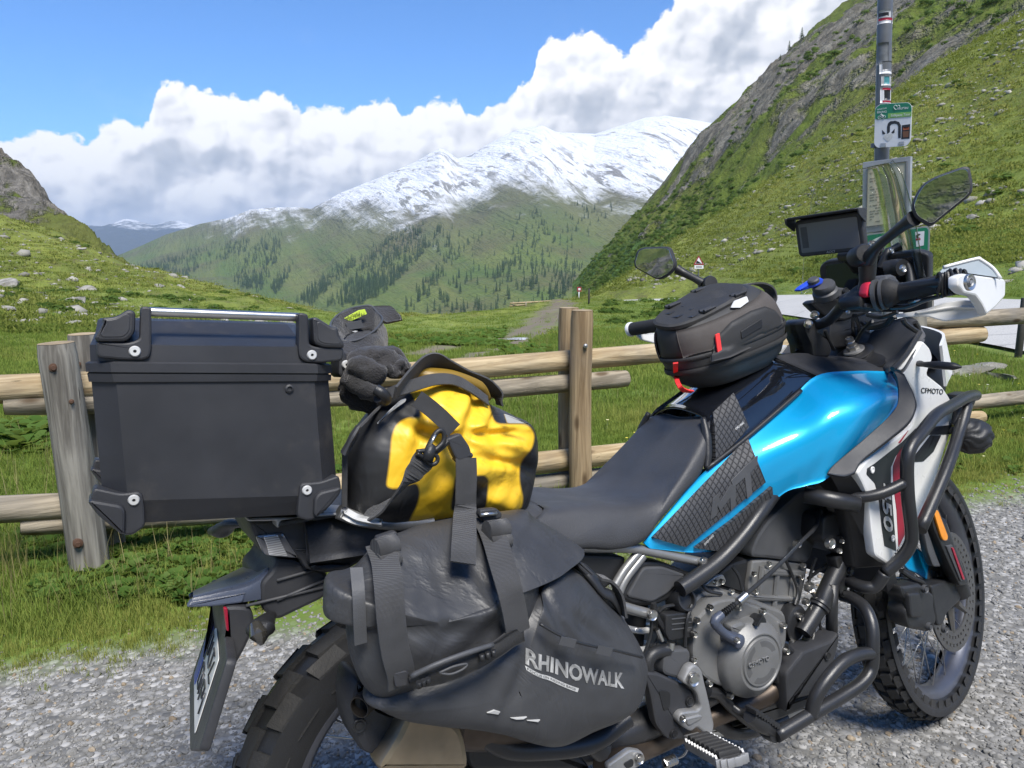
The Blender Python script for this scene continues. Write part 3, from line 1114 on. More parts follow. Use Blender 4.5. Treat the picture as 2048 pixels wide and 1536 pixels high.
  sec = [Q - wd * w / 2 - nn * th / 2, Q + wd * w / 2 - nn * th / 2, Q + wd * w / 2 + nn * th / 2, Q - wd * w / 2 + nn * th / 2]
  V = np.stack(sec, 1).reshape(-1, 3)
  F = list(grid_faces(len(Q), 4, True))
  s.add(V, F, smooth=False)
  base = s.n - len(V)
  m = (len(Q) - 1) * 4
  s.f += [[base, base + 1, base + 2, base + 3], [base + m + 3, base + m + 2, base + m + 1, base + m]]
  s.sm += [False, False]
  return s

 def pillow(s, outline, front, back, c=None, p=2.2, rings=14, k=4, fn=None, bulge=(0, -1, 0)):
  """stuffed shape: closed outline swollen by front / back along the bulge direction"""
  O = catmull(outline, k, True)
  c = O.mean(0) if c is None else np.asarray(c, float)
  bd = np.asarray(bulge, float)
  V, N = [], len(O)
  ss_ = list(np.sin(np.linspace(math.pi / 2, .05, rings)))
  for dep, sgn in ((front, 1), (back, -1)):
   for i, q in enumerate(ss_):
    if sgn < 0 and i == 0:
     continue
    h = dep * (1 - q ** p) ** (1 / p)
    V.append(c + (O - c) * q + bd * sgn * h)
  V = np.array(V)
  nf = rings
  front_rings = V[:nf]
  back_rings = np.concatenate([V[:1], V[nf:]])
  allr = np.concatenate([back_rings[::-1], front_rings[1:]])
  G = allr.reshape(-1, 3)
  F = list(grid_faces(len(allr), N, True))
  cap0 = [list(range(N))[::-1], [(len(allr) - 1) * N + i for i in range(N)]]
  if fn is not None:
   G = fn(G, c)
  # orientation
  a = G[F[len(F) // 2]]
  nn = np.cross(a[1] - a[0], a[2] - a[0])
  if nn @ (a.mean(0) - c) < 0:
   F = [f[::-1] for f in F]
   cap0 = [f[::-1] for f in cap0]
  s.add(G, F + cap0)
  return s

 def mirrored(s):
  o = M()
  o.v = [v * np.array([1, -1, 1.0]) for v in s.v]
  o.f = [f[::-1] for f in s.f]
  o.sm = list(s.sm)
  o.n = s.n
  return o

 def arr(s):
  return np.concatenate(s.v)

 def build(s, name, mat, parent=None):
  me = bpy.data.meshes.new(name)
  me.from_pydata(s.arr().tolist(), [], s.f)
  me.polygons.foreach_set('use_smooth', s.sm)
  me.materials.append(mat)
  me.update()
  o = link(bpy.data.objects.new(name, me), parent)
  return o

def soft_edges(o, ang=38):
 """keep creases crisp on smooth shaded hard-surface parts"""
 me = o.data
 bm = bmesh.new()
 bm.from_mesh(me)
 for e in bm.edges:
  if len(e.link_faces) == 2 and e.calc_face_angle(0) > R(ang):
   e.smooth = False
 bm.to_mesh(me)
 bm.free()
 return o

def lettering(name, text, origin, xdir, ydir, height, mat, parent, depth=.0008, width=None, shear=.0, align='LEFT', space=1.0, bold=.0):
 """flat raised lettering: cap height along ydir, reading along xdir"""
 cu = bpy.data.curves.new(name, 'FONT')
 cu.body = text
 cu.size = 1.0
 cu.shear = shear
 cu.align_x = align
 cu.space_character = space
 cu.resolution_u = 3
 cu.offset = bold
 cu.extrude = .5
 ob = bpy.data.objects.new(name, cu)
 COL.objects.link(ob)
 dg = bpy.context.evaluated_depsgraph_get()
 me = bpy.data.meshes.new_from_object(ob.evaluated_get(dg))
 COL.objects.unlink(ob)
 bpy.data.objects.remove(ob)
 V = np.empty(len(me.vertices) * 3, dtype=np.float32)
 me.vertices.foreach_get('co', V)
 V = V.reshape(-1, 3)
 cap = .70
 x, y = nrm(xdir), np.asarray(ydir, float)
 y = nrm(y - x * (y @ x)) if False else nrm(y)
 n_ = nrm(np.cross(x, y))
 k = height / cap
 kx = k if width is None else width / max(V[:, 0].max() - V[:, 0].min(), 1e-6)
 x0 = V[:, 0].min() if align == 'LEFT' else 0
 Wd = np.asarray(origin, float) + np.outer((V[:, 0] - x0) * kx, x) + np.outer(V[:, 1] * k, y) + np.outer((V[:, 2]) * depth, n_)
 me.vertices.foreach_set('co', Wd.astype(np.float32).ravel())
 me.materials.clear()
 me.materials.append(mat)
 me.update()
 o = bpy.data.objects.new(name, me)
 return link(o, parent)

def part(name, m__, mat, parent=None, label=None, crease=38):
 o = m__.build(name, mat, parent if parent is not None else BIKE)
 if crease:
  soft_edges(o, crease)
 if label:
  o['label'] = label
 return o

def both(name, m__, mat, parent=None, crease=38):
 part(name, m__, mat, parent, crease=crease)
 return part(name, m__.mirrored(), mat, parent, crease=crease)

def inside_sd(P2, poly):
 """signed distance to a closed polygon in the x-z plane, positive inside"""
 d_ = np.full(len(P2), 9.0)
 ins_ = np.zeros(len(P2), bool)
 for a, c in zip(poly, np.roll(poly, -1, 0)):
  e = c - a
  t = np.clip(((P2 - a) @ e) / (e @ e), 0, 1)
  d_ = np.minimum(d_, np.linalg.norm(P2 - (a + t[:, None] * e), axis=1))
  cond = (a[1] > P2[:, 1]) != (c[1] > P2[:, 1])
  xi = a[0] + (P2[:, 1] - a[1]) / (c[1] - a[1] + 1e-12) * (c[0] - a[0])
  ins_ ^= cond & (P2[:, 0] < xi)
 return np.where(ins_, d_, -d_)

# ---------------------------------------------------------------- materials of made things
def simple(name, base, rough=.5, metal=.0, grain=None, spec=.5, var=.12, scale=40, coat=.0, dirt=.0):
 b, m_ = material(name)
 O = b.obj()
 n_ = b.noise(O, scale * .25, 4, .6)
 c = b.mix(b.ss(n_, .3, .7), tuple(x * (1 - var) for x in base), tuple(x * (1 + var) for x in base))
 if dirt:
  dm = b.ss(b.noise(O, 9, 6, .7), .52, .75, 0, dirt)
  c = b.mix(dm, c, (.16, .14, .115))
 rg = b.lin(b.noise(O, scale * .4, 3, .6), .3, .7, rough * .85, rough * 1.15)
 nb = None
 if grain:
  nb = b.bump(b.noise(O, grain[0], 3, .6), grain[1], .7)
 b.out(b.bsdf(c, rg, metal, nb, Specular_IOR_Level=spec, Coat_Weight=coat, Coat_Roughness=.04))
 return m_

plastic = simple('black_plastic', (.029, .030, .034), .50, grain=(900, .0006), dirt=.10)
plastic_dark = simple('deep_black_plastic', (.015, .0155, .017), .45, grain=(500, .0006), dirt=.06)
plastic_grey = simple('charcoal_plastic', (.058, .060, .065), .52, grain=(900, .0006), dirt=.10)
satin = simple('black_satin_paint', (.020, .0205, .0225), .34, grain=(1400, .0003), dirt=.08)
gloss = simple('gloss_black_paint', (.006, .007, .010), .06, coat=1.0, var=.05)
skylit_navy = simple('skylit_navy_plastic', (.060, .072, .105), .30, grain=(900, .0004), dirt=.12)  # sky reflection on the mudguard put into a lighter, bluer base colour
white = simple('white_plastic', (.72, .72, .71), .30, coat=.5, var=.03, dirt=.12)
red = simple('red_decal', (.30, .012, .035), .35, var=.05)
red_bright = simple('red_webbing', (.75, .03, .03), .6, var=.05)
decal_black = simple('black_decal', (.018, .020, .024), .32, var=.06)
sign_pale = simple('white_print', (.68, .68, .67), .4, var=.02)
decal_grey = simple('pale_grey_decal', (.46, .46, .45), .4, var=.04)
alu = simple('cast_aluminium', (.36, .36, .36), .5, .7, grain=(700, .0005), dirt=.10)
steel = simple('bright_steel', (.55, .54, .52), .32, 1.0, var=.06)
tube_grey = simple('silver_frame_paint', (.30, .30, .295), .38, .6, grain=(900, .0003), dirt=.12)
engine = simple('engine_grey_paint', (.18, .18, .178), .46, .35, grain=(600, .0006), dirt=.22)
exhaust = simple('heat_browned_steel', (.10, .078, .062), .42, .7, var=.4, scale=30, dirt=.3)
rubber = simple('rubber', (.024, .024, .0245), .72, grain=(240, .0012), dirt=.2)
tread = simple('dusty_tread_rubber', (.021, .021, .0215), .8, grain=(200, .002), dirt=.10)
rim_grey = simple('anodised_rim', (.10, .105, .125), .35, .6, dirt=.12)
amber = simple('amber_reflector', (.78, .27, .02), .25, coat=.6)
vinyl = simple('seat_vinyl', (.042, .043, .047), .50, grain=(380, .0012), spec=.45)
foam = simple('rubber_grip', (.014, .014, .015), .75, grain=(300, .001))
bluepl = simple('blue_plastic', (.02, .07, .55), .4)
redpl = simple('red_switch', (.55, .02, .05), .4)
skid = simple('brushed_skid_plate', (.34, .34, .33), .38, .8, dirt=.3)

b, m_ = material('blue_metallic_paint')
O = b.obj()
fl = b.voro(O, 2600, out='Color')
lw = b.n('ShaderNodeLayerWeight')
lw.inputs[0].default_value = .35
c = b.mix(lw.outputs['Facing'], (.0, .40, .76), (.0, .25, .58))
c = b.mix(b.m('MULTIPLY', b.ss(b.xyz(fl)[0], .86, 1.0), .35), c, (.10, .52, .85))
b.out(b.bsdf(c, .38, .30, Coat_Weight=.6, Coat_Roughness=.06))
blue = m_

b, m_ = material('webbing')
O = b.obj()
wv = b.m('ADD', b.wave(O, 260, direction='Z'), b.m('MULTIPLY', b.wave(O, 260, direction='X'), .7))
b.out(b.bsdf(b.mix(b.ss(b.noise(O, 30, 3), .3, .7), (.030, .030, .031), (.046, .046, .048)), .78, normal=b.bump(wv, .0012, .8), Sheen_Weight=.2))
webbing = m_

b, m_ = material('pannier_tarpaulin')
O = b.obj()
cr = b.noise(O, 9, 6, .62, .8)
ck = b.m('ABSOLUTE', b.m('SUBTRACT', b.noise(O, 5.0, 5, .6, 1.4), .5))
cr = b.noise(O, 7, 3, .5, .4)
hb = b.m('ADD', b.m('MULTIPLY', cr, .9), b.m('MULTIPLY', b.ss(ck, .0, .10), .10))
c = b.mix(b.ss(cr, .3, .7), (.030, .031, .034), (.044, .0455, .049))
c = b.mix(b.ss(b.noise(O, 22, 6, .75), .55, .75, 0, .3), c, (.085, .082, .076))
fine = b.bump(b.noise(O, 900, 2), .0004, .5)
b.out(b.bsdf(c, b.lin(cr, .3, .7, .42, .56), normal=b.bump(hb, .010, .8, fine)))
tarp = m_

b, m_ = material('duffel_tarpaulin')
O = b.obj()
cr = b.noise(O, 11, 5, .6, .7)
ck = b.m('ABSOLUTE', b.m('SUBTRACT', b.noise(O, 6.0, 4, .6, 1.2), .5))
cr = b.noise(O, 8, 3, .5, .4)
hb = b.m('ADD', b.m('MULTIPLY', cr, .9), b.m('MULTIPLY', b.ss(ck, .0, .10), .10))
yel = b.mix(b.ss(cr, .3, .7), (.74, .44, .018), (.84, .53, .028))
yel = b.mix(b.ss(b.noise(O, 26, 6, .75), .56, .78, 0, .55), yel, (.22, .12, .02))
blk = (.016, .0165, .018)
sdv = b.attr('yellow')
k = b.ss(sdv, -.0015, .0015)
seam = b.ss(b.m('ABSOLUTE', b.m('SUBTRACT', sdv, .0002)), .0030, .0010)
yel = b.mix(b.m('MULTIPLY', seam, .55), yel, (.16, .09, .01))
b.out(b.bsdf(b.mix(k, blk, yel), b.m('MULTIPLY_ADD', cr, .22, .34), normal=b.bump(hb, .009, .75)))
duffel_mat = m_

b, m_ = material('glove_fabric')
O = b.obj()
b.out(b.bsdf(b.mix(b.ss(b.noise(O, 16, 4), .35, .65), (.011, .0105, .011), (.024, .022, .023)), .8,
    normal=b.bump(b.m('ADD', b.noise(O, 420, 2), b.m('MULTIPLY', b.noise(O, 24, 5, .65, .6), 3.0)), .003, .8), Sheen_Weight=.25))
glove_mat = m_

b, m_ = material('tank_pad_rubber')
O = b.obj()
ox, oy, oz = b.xyz(O)
d1 = b.m('PINGPONG', b.m('ADD', ox, b.m('MULTIPLY', oz, .55)), .0066)
d2 = b.m('PINGPONG', b.m('SUBTRACT', ox, b.m('MULTIPLY', oz, 1.05)), .0066)
ln = b.m('MINIMUM', d1, d2)
lm = b.ss(ln, .0005, .0016)
b.out(b.bsdf(b.mix(lm, (.016, .0165, .019), (.045, .046, .050)), .6, normal=b.bump(b.m('SUBTRACT', 1.0, lm), .0026, 1.0)))
pad_mat = m_

b, m_ = material('clear_screen')
tr = b.n('ShaderNodeBsdfTransparent')
tr.inputs[0].default_value = (.90, .92, .91, 1)
gl = b.n('ShaderNodeBsdfGlossy')
gl.inputs['Roughness'].default_value = .03
fr = b.n('ShaderNodeFresnel')
fr.inputs[0].default_value = 1.35
mx = b.n('ShaderNodeMixShader')
b.put(mx.inputs[0], b.m('MULTIPLY', fr.outputs[0], .8, clamp=True))
b.t.links.new(tr.outputs[0], mx.inputs[1])
b.t.links.new(gl.outputs[0], mx.inputs[2])
b.out(mx.outputs[0])
clear = m_
b, m_ = material('mirror_glass')
b.out(b.bsdf((.86, .88, .88), .015, 1.0))
mirror_mat = m_
b, m_ = material('display_screen')
b.out(b.bsdf((.15, .152, .16), .22, Coat_Weight=.6, Coat_Roughness=.15))  # pale base colour stands in for sky reflected in the screen
screen_mat = m_
b, m_ = material('lamp_lens')
O = b.obj()
b.out(b.bsdf(b.mix(b.ss(b.wave(O, 90, direction='Z'), .3, .7), (.40, .40, .40), (.66, .66, .66)), .12, .55, Coat_Weight=1.0))
lens_mat = m_

# ---------------------------------------------------------------- motorcycle
BIKE = empty('motorcycle')
BIKE.rotation_euler = (-R(LEAN), 0, 0)
tag(BIKE, 'blue, white and black touring motorcycle loaded with luggage, parked on the gravel', 'motorcycle')

IN = np.array([0, 1.0, 0])          # from the rider's right side inwards

def plate(g, y, pts, th, bevel=.003, rnd=.008, frame=bp):
 m__ = M()
 m__.prism(fillet(frame(g, y, *pts), rnd), IN * th, bevel)
 return m__

def bolt(parent, p, r=.008, h=.006, mat=None, axis=(0, -1, 0), name='bolt'):
 m__ = M().lathe(p, axis, [(0, h), (r * .55, h), (r * .55, h * .55), (r * .6, h * .55), (r * .95, h), (r, h * .8), (r, 0), (0, 0)], 16)
 return part(name, m__, mat or steel, parent)

def xf(m__, fn):
 m__.v = [fn(v) for v in m__.v]
 return m__

# ---- wheels
def wheel(name, c, r_t, w_t, r_rim, w_rim, nblk, fn, front):
 hub = M()
 yy = w_rim
 hub.lathe(c, (0, 1, 0), [(r_rim, -yy), (r_rim + .010, -yy - .003), (r_rim + .012, -yy + .002), (r_rim + .002, -yy + .010), (r_rim - .010, -yy * .45), (r_rim - .012, 0), (r_rim - .010, yy * .45), (r_rim + .002, yy - .010),
        (r_rim + .012, yy - .002), (r_rim + .010, yy + .003), (r_rim, yy), (r_rim - .006, yy - .004), (r_rim - .018, yy * .4), (r_rim - .020, 0), (r_rim - .018, -yy * .4), (r_rim - .006, -yy + .004)], 96, closed=True)
 hub = xf(hub, fn)
 w = part(name, hub, rim_grey)
 hb = xf(M().lathe(c, (0, 1, 0), [(.010, -.075), (.024, -.072), (.026, -.055), (.050, -.045), (.050, -.036), (.030, -.03), (.030, .03), (.050, .036), (.050, .045), (.026, .055), (.024, .072), (.010, .075)], 32), fn)
 part('hub', hb, satin, w)
 t = M()
 b0 = r_rim + .004
 prof = [(b0, -yy), (b0 + .012, -yy - .004), (b0 + (r_t - b0) * .45, -w_t), (b0 + (r_t - b0) * .72, -w_t * .97), (r_t - .022, -w_t * .80), (r_t - .013, -w_t * .5), (r_t - .010, 0),
   (r_t - .013, w_t * .5), (r_t - .022, w_t * .80), (b0 + (r_t - b0) * .72, w_t * .97), (b0 + (r_t - b0) * .45, w_t), (b0 + .012, yy + .004), (b0, yy)]
 t.lathe(c, (0, 1, 0), prof, 120)
 ty = part('tyre', xf(t, fn), plastic_dark, w)  # darker than the tread blocks: groove shade put into the tyre colour
 k = M()

 def block(a0, a1, y0, y1, r0a, r0b, ra, rb, sk=.0):
  """tread block between angles, from y0 to y1; ra, rb outer radii at y0 and y1"""
  V = []
  for (yv, ri, ro) in ((y0, r0a, ra), (y1, r0b, rb)):
   s_ = sk * (yv - y0)
   for rad, q in ((ri, .0), (ro, .06)):
    for a in (a0 + (a1 - a0) * q + s_, a1 - (a1 - a0) * q + s_):
     V.append((c[0] + rad * math.cos(a), yv, c[2] + rad * math.sin(a)))
  F = [(0, 1, 3, 2), (4, 6, 7, 5), (0, 2, 6, 4), (1, 5, 7, 3), (2, 3, 7, 6)]
  if y1 < y0:
   F = [f[::-1] for f in F]
  k.add(np.array(V), F, smooth=False)
 da = 2 * math.pi / nblk
 for i in range(nblk):
  a = i * da
  for sg in (1, -1):
   off = 0 if sg > 0 else da * .5
   ro = r_t
   q = .9 if not front else .5
   block(a + off + da * .10, a + off + da * .80, sg * w_t * .05, sg * w_t * .54, ro - .016, ro - .026, ro, ro - .006, q)
   block(a + off + da * .30, a + off + da * .98, sg * w_t * .66, sg * w_t * .97, ro - .030, ro - .060, ro - .007, ro - .023, q)
 part('tread_blocks', xf(k, fn), tread, w)
 ns = 36 if front else 32
 for i in range(ns):
  a = 2 * math.pi * i / ns
  side = 1 if i % 2 else -1
  lean_ = .55 if (i // 2) % 2 else -.55
  p0 = np.array([c[0] + .046 * math.cos(a + lean_), side * .040, c[2] + .046 * math.sin(a + lean_)])
  p1 = np.array([c[0] + (r_rim - .012) * math.cos(a), side * w_rim * .35, c[2] + (r_rim - .012) * math.sin(a)])
  part('spoke', xf(M().tube([p0, p1], .0017, 5, 1), fn), steel, w, crease=0)
 return w

idf = lambda v: v
rw = wheel('rear_wheel', (0, 0, .335), .338, .068, .236, .046, 21, idf, False)
fw = wheel('front_wheel', (1.505, 0, .345), .347, .046, .276, .030, 40, steer, True)
part('rear_sprocket_disc', M().lathe((0, 0, .335), (0, 1, 0), [(.05, -.062), (.115, -.062), (.115, -.058), (.05, -.058)], 48, closed=True), steel, rw)
# brake disc with its ring of holes
dc = M()
FA = (1.505, 0, .345)
n_ = 40
for i in range(n_):
 a0, a1 = 2 * math.pi * i / n_, 2 * math.pi * (i + 1) / n_
 am = (a0 + a1) / 2
 for (ra, rb) in ((.105, .118), (.126, .138), (.146, .158)):
  V = [(FA[0] + r_ * math.cos(a), yv, FA[2] + r_ * math.sin(a)) for yv in (-.078, -.073) for r_, a in ((ra, a0), (rb, a0), (rb, a1), (ra, a1))]
  dc.add(V, [(0, 1, 2, 3), (7, 6, 5, 4), (1, 5, 6, 2), (0, 3, 7, 4)], False)
 for (ra, rb, ph) in ((.118, .126, .0), (.138, .146, .5)):
  s0 = a0 + (a1 - a0) * (.0 if ph == 0 else .30)
  s1 = s0 + (a1 - a0) * .62
  V = [(FA[0] + r_ * math.cos(a), yv, FA[2] + r_ * math.sin(a)) for yv in (-.078, -.073) for r_, a in ((ra, s0), (rb, s0), (rb, s1), (ra, s1))]
  dc.add(V, [(0, 1, 2, 3), (7, 6, 5, 4), (0, 4, 5, 1), (3, 2, 6, 7)], False)
for i in range(6):
 a = 2 * math.pi * i / 6
 p0 = np.array([FA[0] + .045 * math.cos(a), -.072, FA[2] + .045 * math.sin(a)])
 p1 = np.array([FA[0] + .108 * math.cos(a + .25), -.0755, FA[2] + .108 * math.sin(a + .25)])
 dc.tube([p0, p1], [.012, .006], 6, 1)
part('brake_disc', xf(dc, steer), simple('worn_disc_steel', (.13, .128, .125), .45, .7, dirt=.35), fw)

# ---- fork
def leg(y):
 m__ = M()
 top = np.array([1.165, y, .985])
 foot = np.array([1.492, y, .345])
 ax = nrm(foot - top)
 m__.lathe(top, ax, [(.0, 0), (.0275, 0), (.0275, .30), (.029, .31), (.029, .36), (.021, .37), (.021, .48), (.030, .485), (.030, .66), (.026, .72), (.0, .735)], 20)
 return xf(m__, steer)

for y in (-.100, .100):
 part('fork_leg', leg(y), satin)
# guard over the fork slider, with its amber reflector and red stripe
gd = part('fork_guard', plate('N', -.135, [(925, 640), (985, 640), (1120, 960), (1320, 1450), (1300, 1485), (1235, 1500), (1130, 1290), (960, 900)], .030, .004, .01, sp), plastic_dark)
gd2 = part('fork_guard', plate('N', -.135, [(925, 640), (985, 640), (1120, 960), (1320, 1450), (1300, 1485), (1235, 1500), (1130, 1290), (960, 900)], .030, .004, .01, sp).mirrored(), plastic_dark)
part('reflector', plate('N', -.142, [(970, 722), (985, 712), (1010, 720), (1112, 985), (1105, 1030), (1070, 1036), (1045, 1000), (972, 760)], .008, .003, .01, sp), amber, gd)
part('guard_inlay', plate('N', -.139, [(1090, 1085), (1150, 1070), (1290, 1435), (1240, 1450)], .006, .002, .004, sp), plastic_grey, gd)
part('stripe', plate('N', -.1425, [(1148, 1105), (1166, 1103), (1282, 1428), (1262, 1432)], .005, .001, .002, sp), red, gd)
part('fork_highlight', plate('N', -.120, [(850, 870), (885, 880), (985, 1165), (1040, 1300), (960, 1300), (905, 1150)], .02, .004, .01, sp), plastic_grey)  # grey plate imitating the pale reflection on the black fork tube
part('fork_foot', plate('r5', -.110, [(830, 380), (930, 350), (1030, 330), (1058, 380), (1015, 480), (930, 560), (905, 640), (870, 640), (850, 520)], .045, .006, .012, sp), plastic_dark)
cal = part('brake_caliper', plate('r5', -.125, [(640, 385), (760, 370), (850, 440), (850, 520), (870, 600), (830, 680), (690, 655), (665, 560), (680, 490), (645, 440)], .05, .008, .012, sp), plastic_dark)
part('caliper_body', plate('r5', -.135, [(690, 430), (765, 425), (775, 590), (705, 590)], .02, .006, .01, sp), plastic_dark, cal)
for p in ((780, 402), (808, 640), (905, 655)):
 bolt(cal, sp('r5', -.133, p)[0], .010, .008, plastic_grey)
part('brake_hose', M().tube(sp('r5', -.10, (640, 290), (700, 330), (770, 360), (790, 400)), .006, 8), plastic_dark)
# front mudguard hugging the tyre
md = M()
rows = []
for a in np.linspace(R(88), R(150), 12):
 row = []
 for yv, rr_ in ((-.062, .352), (-.058, .374), (-.03, .386), (0, .389), (.03, .386), (.058, .374), (.062, .352)):
  row.append((FA[0] + rr_ * math.cos(a), yv, FA[2] + rr_ * math.sin(a)))
 rows.append(row)
md.panel(rows, .004, 2, 3, (0, 0, -1))
ff = part('front_mudguard', xf(md, steer), blue)
part('mudguard_flap', plate('N', -.075, [(640, 1245), (790, 1105), (865, 1150), (970, 1330), (985, 1425), (925, 1455), (800, 1370), (700, 1330)], .012, .004, .012, sp), blue, ff)

# ---- frame and subframe tubes
part('main_frame', M().tube(bp('6', -.150, (400, 510), (520, 430), (640, 335), (760, 205), (860, 70, -.145), (940, -40, -.125), (1040, -150, -.09)), .0165, 14), satin)
sf = part('subframe', M().tube(bp('5', -.130, (200, 1345), (430, 1368), (640, 1372), (730, 1382), (1030, 1445)), .0095, 12)
   .tube(bp('5', -.128, (715, 1390), (640, 1480), (590, 1560)), .0085, 12).tube(bp('6', -.130, (20, 590), (120, 625), (235, 655)), .0100, 12)
   .tube(bp('6', -.128, (190, 320), (90, 450), (40, 560)), .0085, 12), tube_grey)
for p in (bp('6', -.142, (532, 355))[0], bp('6', -.142, (238, 657))[0]):
 bolt(sf, p, .0105, .006)
sc = part('side_cover', plate('6', -.122, [(62, 560), (180, 350), (300, 352), (470, 420), (492, 440), (420, 500), (330, 580), (240, 612), (120, 600)], .04, .006, .014), plastic_dark)
part('cover_inset', plate('6', -.127, [(95, 555), (190, 385), (300, 380), (440, 430), (330, 540), (240, 590)], .01, .004, .01), plastic_grey, sc)
part('tail_side_cover', plate('4', -.118, [(1130, 340), (1700, 370), (1650, 490), (1560, 560), (1300, 560)], .05, .005, .012), plastic_dark)

# ---- tank and bodywork
tank_rows = [bp('0', 0, (1287, 1085, -.138), (1290, 1088, -.139), (1295, 1093, -.139), (1300, 1097, -.138)),
    bp('0', 0, (1345, 1014, -.128), (1360, 1040, -.141), (1375, 1070, -.142), (1400, 1105, -.136)),
    bp('0', 0, (1402, 950, -.122), (1430, 985, -.141), (1455, 1030, -.142), (1470, 1088, -.134)),
    bp('0', 0, (1500, 866, -.112), (1520, 915, -.150), (1530, 965, -.150), (1520, 1030, -.132)),
    bp('0', 0, (1575, 805, -.108), (1595, 865, -.172), (1595, 925, -.175), (1570, 985, -.150)),
    bp('0', 0, (1632, 752, -.106), (1668, 815, -.206), (1650, 890, -.206), (1610, 972, -.170)),
    bp('0', 0, (1705, 742, -.118), (1745, 790, -.222), (1718, 850, -.232), (1657, 955, -.196)),
    bp('0', 0, (1790, 743, -.140), (1803, 778, -.200), (1798, 806, -.216), (1745, 872, -.214))]
tk_ = M().panel(tank_rows, .004, 6, 7)
both('tank_side', tk_, blue, crease=0)
gl_rows = []
for (a, b_, c) in [(bp('5', -.118, (1068, 972))[0], bp('5', -.082, (1050, 706))[0], bp('5', 0, (892, 648))[0]),
     (bp('5', -.114, (1265, 802))[0], bp('5', -.072, (1190, 575))[0], bp('5', 0, (1040, 560))[0]),
     (bp('5', -.110, (1460, 634))[0], bp('5', -.066, (1345, 445))[0], bp('5', 0, (1200, 440))[0]),
     (bp('7', -.106, (250, 570))[0], bp('7', -.062, (130, 415))[0], bp('7', 0, (0, 380))[0]),
     (bp('7', -.100, (358, 490))[0], bp('7', -.060, (330, 450))[0], bp('7', 0, (170, 375))[0])]:
 mir = lambda q: q * np.array([1, -1, 1])
 gl_rows.append([a, a * .45 + b_ * .55 + np.array([0, -.010, .0]), b_, c, mir(b_), mir(a * .45 + b_ * .55 + np.array([0, -.010, .0])), mir(a)])
tc = part('tank_cover', M().panel(gl_rows, .005, 6, 5, (0, 0, -1)), gloss, crease=0)
# black edge trim between seat, cover and blue panel
tr_ = M().tube(bp('5', 0, (1040, 706, -.088), (1058, 800, -.105), (1062, 900, -.115), (1058, 965, -.122)), [.006, .010, .010, .006], 8).tube(bp('5', 0, (1058, 968, -.124), (1265, 805, -.121), (1460, 637, -.118), (1540, 566, -.116)), .005, 8)
both('tank_trim', tr_, plastic_dark, crease=0)
# knee pads
pads = [('5', -.100, [(1087, 690), (1193, 590), (1240, 690), (1268, 748), (1258, 765), (1090, 922)], .012),
  ('5', -.147, [(772, 1322), (1262, 808), (1350, 1030), (940, 1362)], .012), ('5', -.147, [(985, 1368), (1060, 1310), (1180, 1225), (1383, 1052), (1386, 1098), (1098, 1384)], .014)]
pad_planes = []
TS = bpy.data.objects['tank_side']
TCV = bpy.data.objects['tank_cover']
bpy.context.view_layer.update()

def on_skin(ob, g, p, off):
 q_ = bp(g, -.13, p)[0]
 d_ = Vector(q_ - CAMB)
 ok, loc, nn, _ = ob.ray_cast(Vector(CAMB), d_)
 if not ok:
  return q_ + np.array([0, -off, 0])
 n_ = np.array(nn)
 if n_ @ (CAMB - np.array(loc)) < 0:
  n_ = -n_
 return np.array(loc) + n_ * off

def resample(P, n):
 P = np.asarray(P, float)
 s_ = np.concatenate([[0], np.cumsum(np.linalg.norm(np.diff(P, axis=0), axis=1))])
 t = np.linspace(0, s_[-1], n)
 return np.stack([np.interp(t, s_, P[:, i]) for i in range(P.shape[1])], 1)

for ob, ea, eb in ((TCV, [(1087, 690), (1193, 590)], [(1092, 920), (1180, 845), (1264, 756)]), (TS, [(775, 1318), (1262, 812)], [(940, 1360), (1140, 1200), (1348, 1030)]), (TS, [(990, 1366), (1180, 1225), (1383, 1054)], [(1098, 1382), (1240, 1250), (1386, 1096)])):
 A_, B_ = resample(ea, 30), resample(eb, 30)
 rows = []
 for t in np.linspace(0, 1, 14):
  rows.append([on_skin(ob, '5', A_[i] * (1 - t) + B_[i] * t, .0075) for i in range(30)])
 k = part('knee_pad', M().panel(rows, .008, 1, 1), pad_mat)
 k2 = part('knee_pad', M().panel([[v * [1, -1, 1] for v in r_] for r_ in rows], .008, 1, 1, (0, -1, 0)), pad_mat)
 mid_ = np.array(rows)[7]
 pl = plane3(np.array(rows)[1][2], np.array(rows)[1][-3], np.array(rows)[-2][15])
 pad_planes.append((pl[0] + pl[1] * .001, pl[1]))
for poly in ([(1060, 1225), (1075, 1120), (1100, 1095), (1112, 1130), (1165, 1050), (1192, 1045), (1190, 1150), (1165, 1180), (1162, 1110), (1110, 1180), (1098, 1150), (1092, 1200)],
    [(1170, 1030), (1240, 960), (1310, 905), (1305, 950), (1268, 985), (1275, 1090), (1248, 1115), (1238, 1010), (1180, 1060)]):
 P = np.array([on_skin(TS, '5', p, .0098) for p in poly])
 part('pad_emblem', M().prism(P, IN * .003, .0006), plastic_grey)
for ob, a_, b2_, hh in ((TCV, (1196, 773), (1238, 738), .0048), (TS, (1034, 1353), (1080, 1305), .0052)):
 q = np.array([on_skin(ob, '5', a_, .0082), on_skin(ob, '5', b2_, .0082)])
 xd = q[1] - q[0]
 nn_ = on_skin(ob, '5', a_, .02) - on_skin(ob, '5', a_, .0)
 lettering('lettering', 'OMD>PARS', q[0], xd, np.cross(nn_, xd), hh, sign_pale, BIKE, .0004, np.linalg.norm(xd))

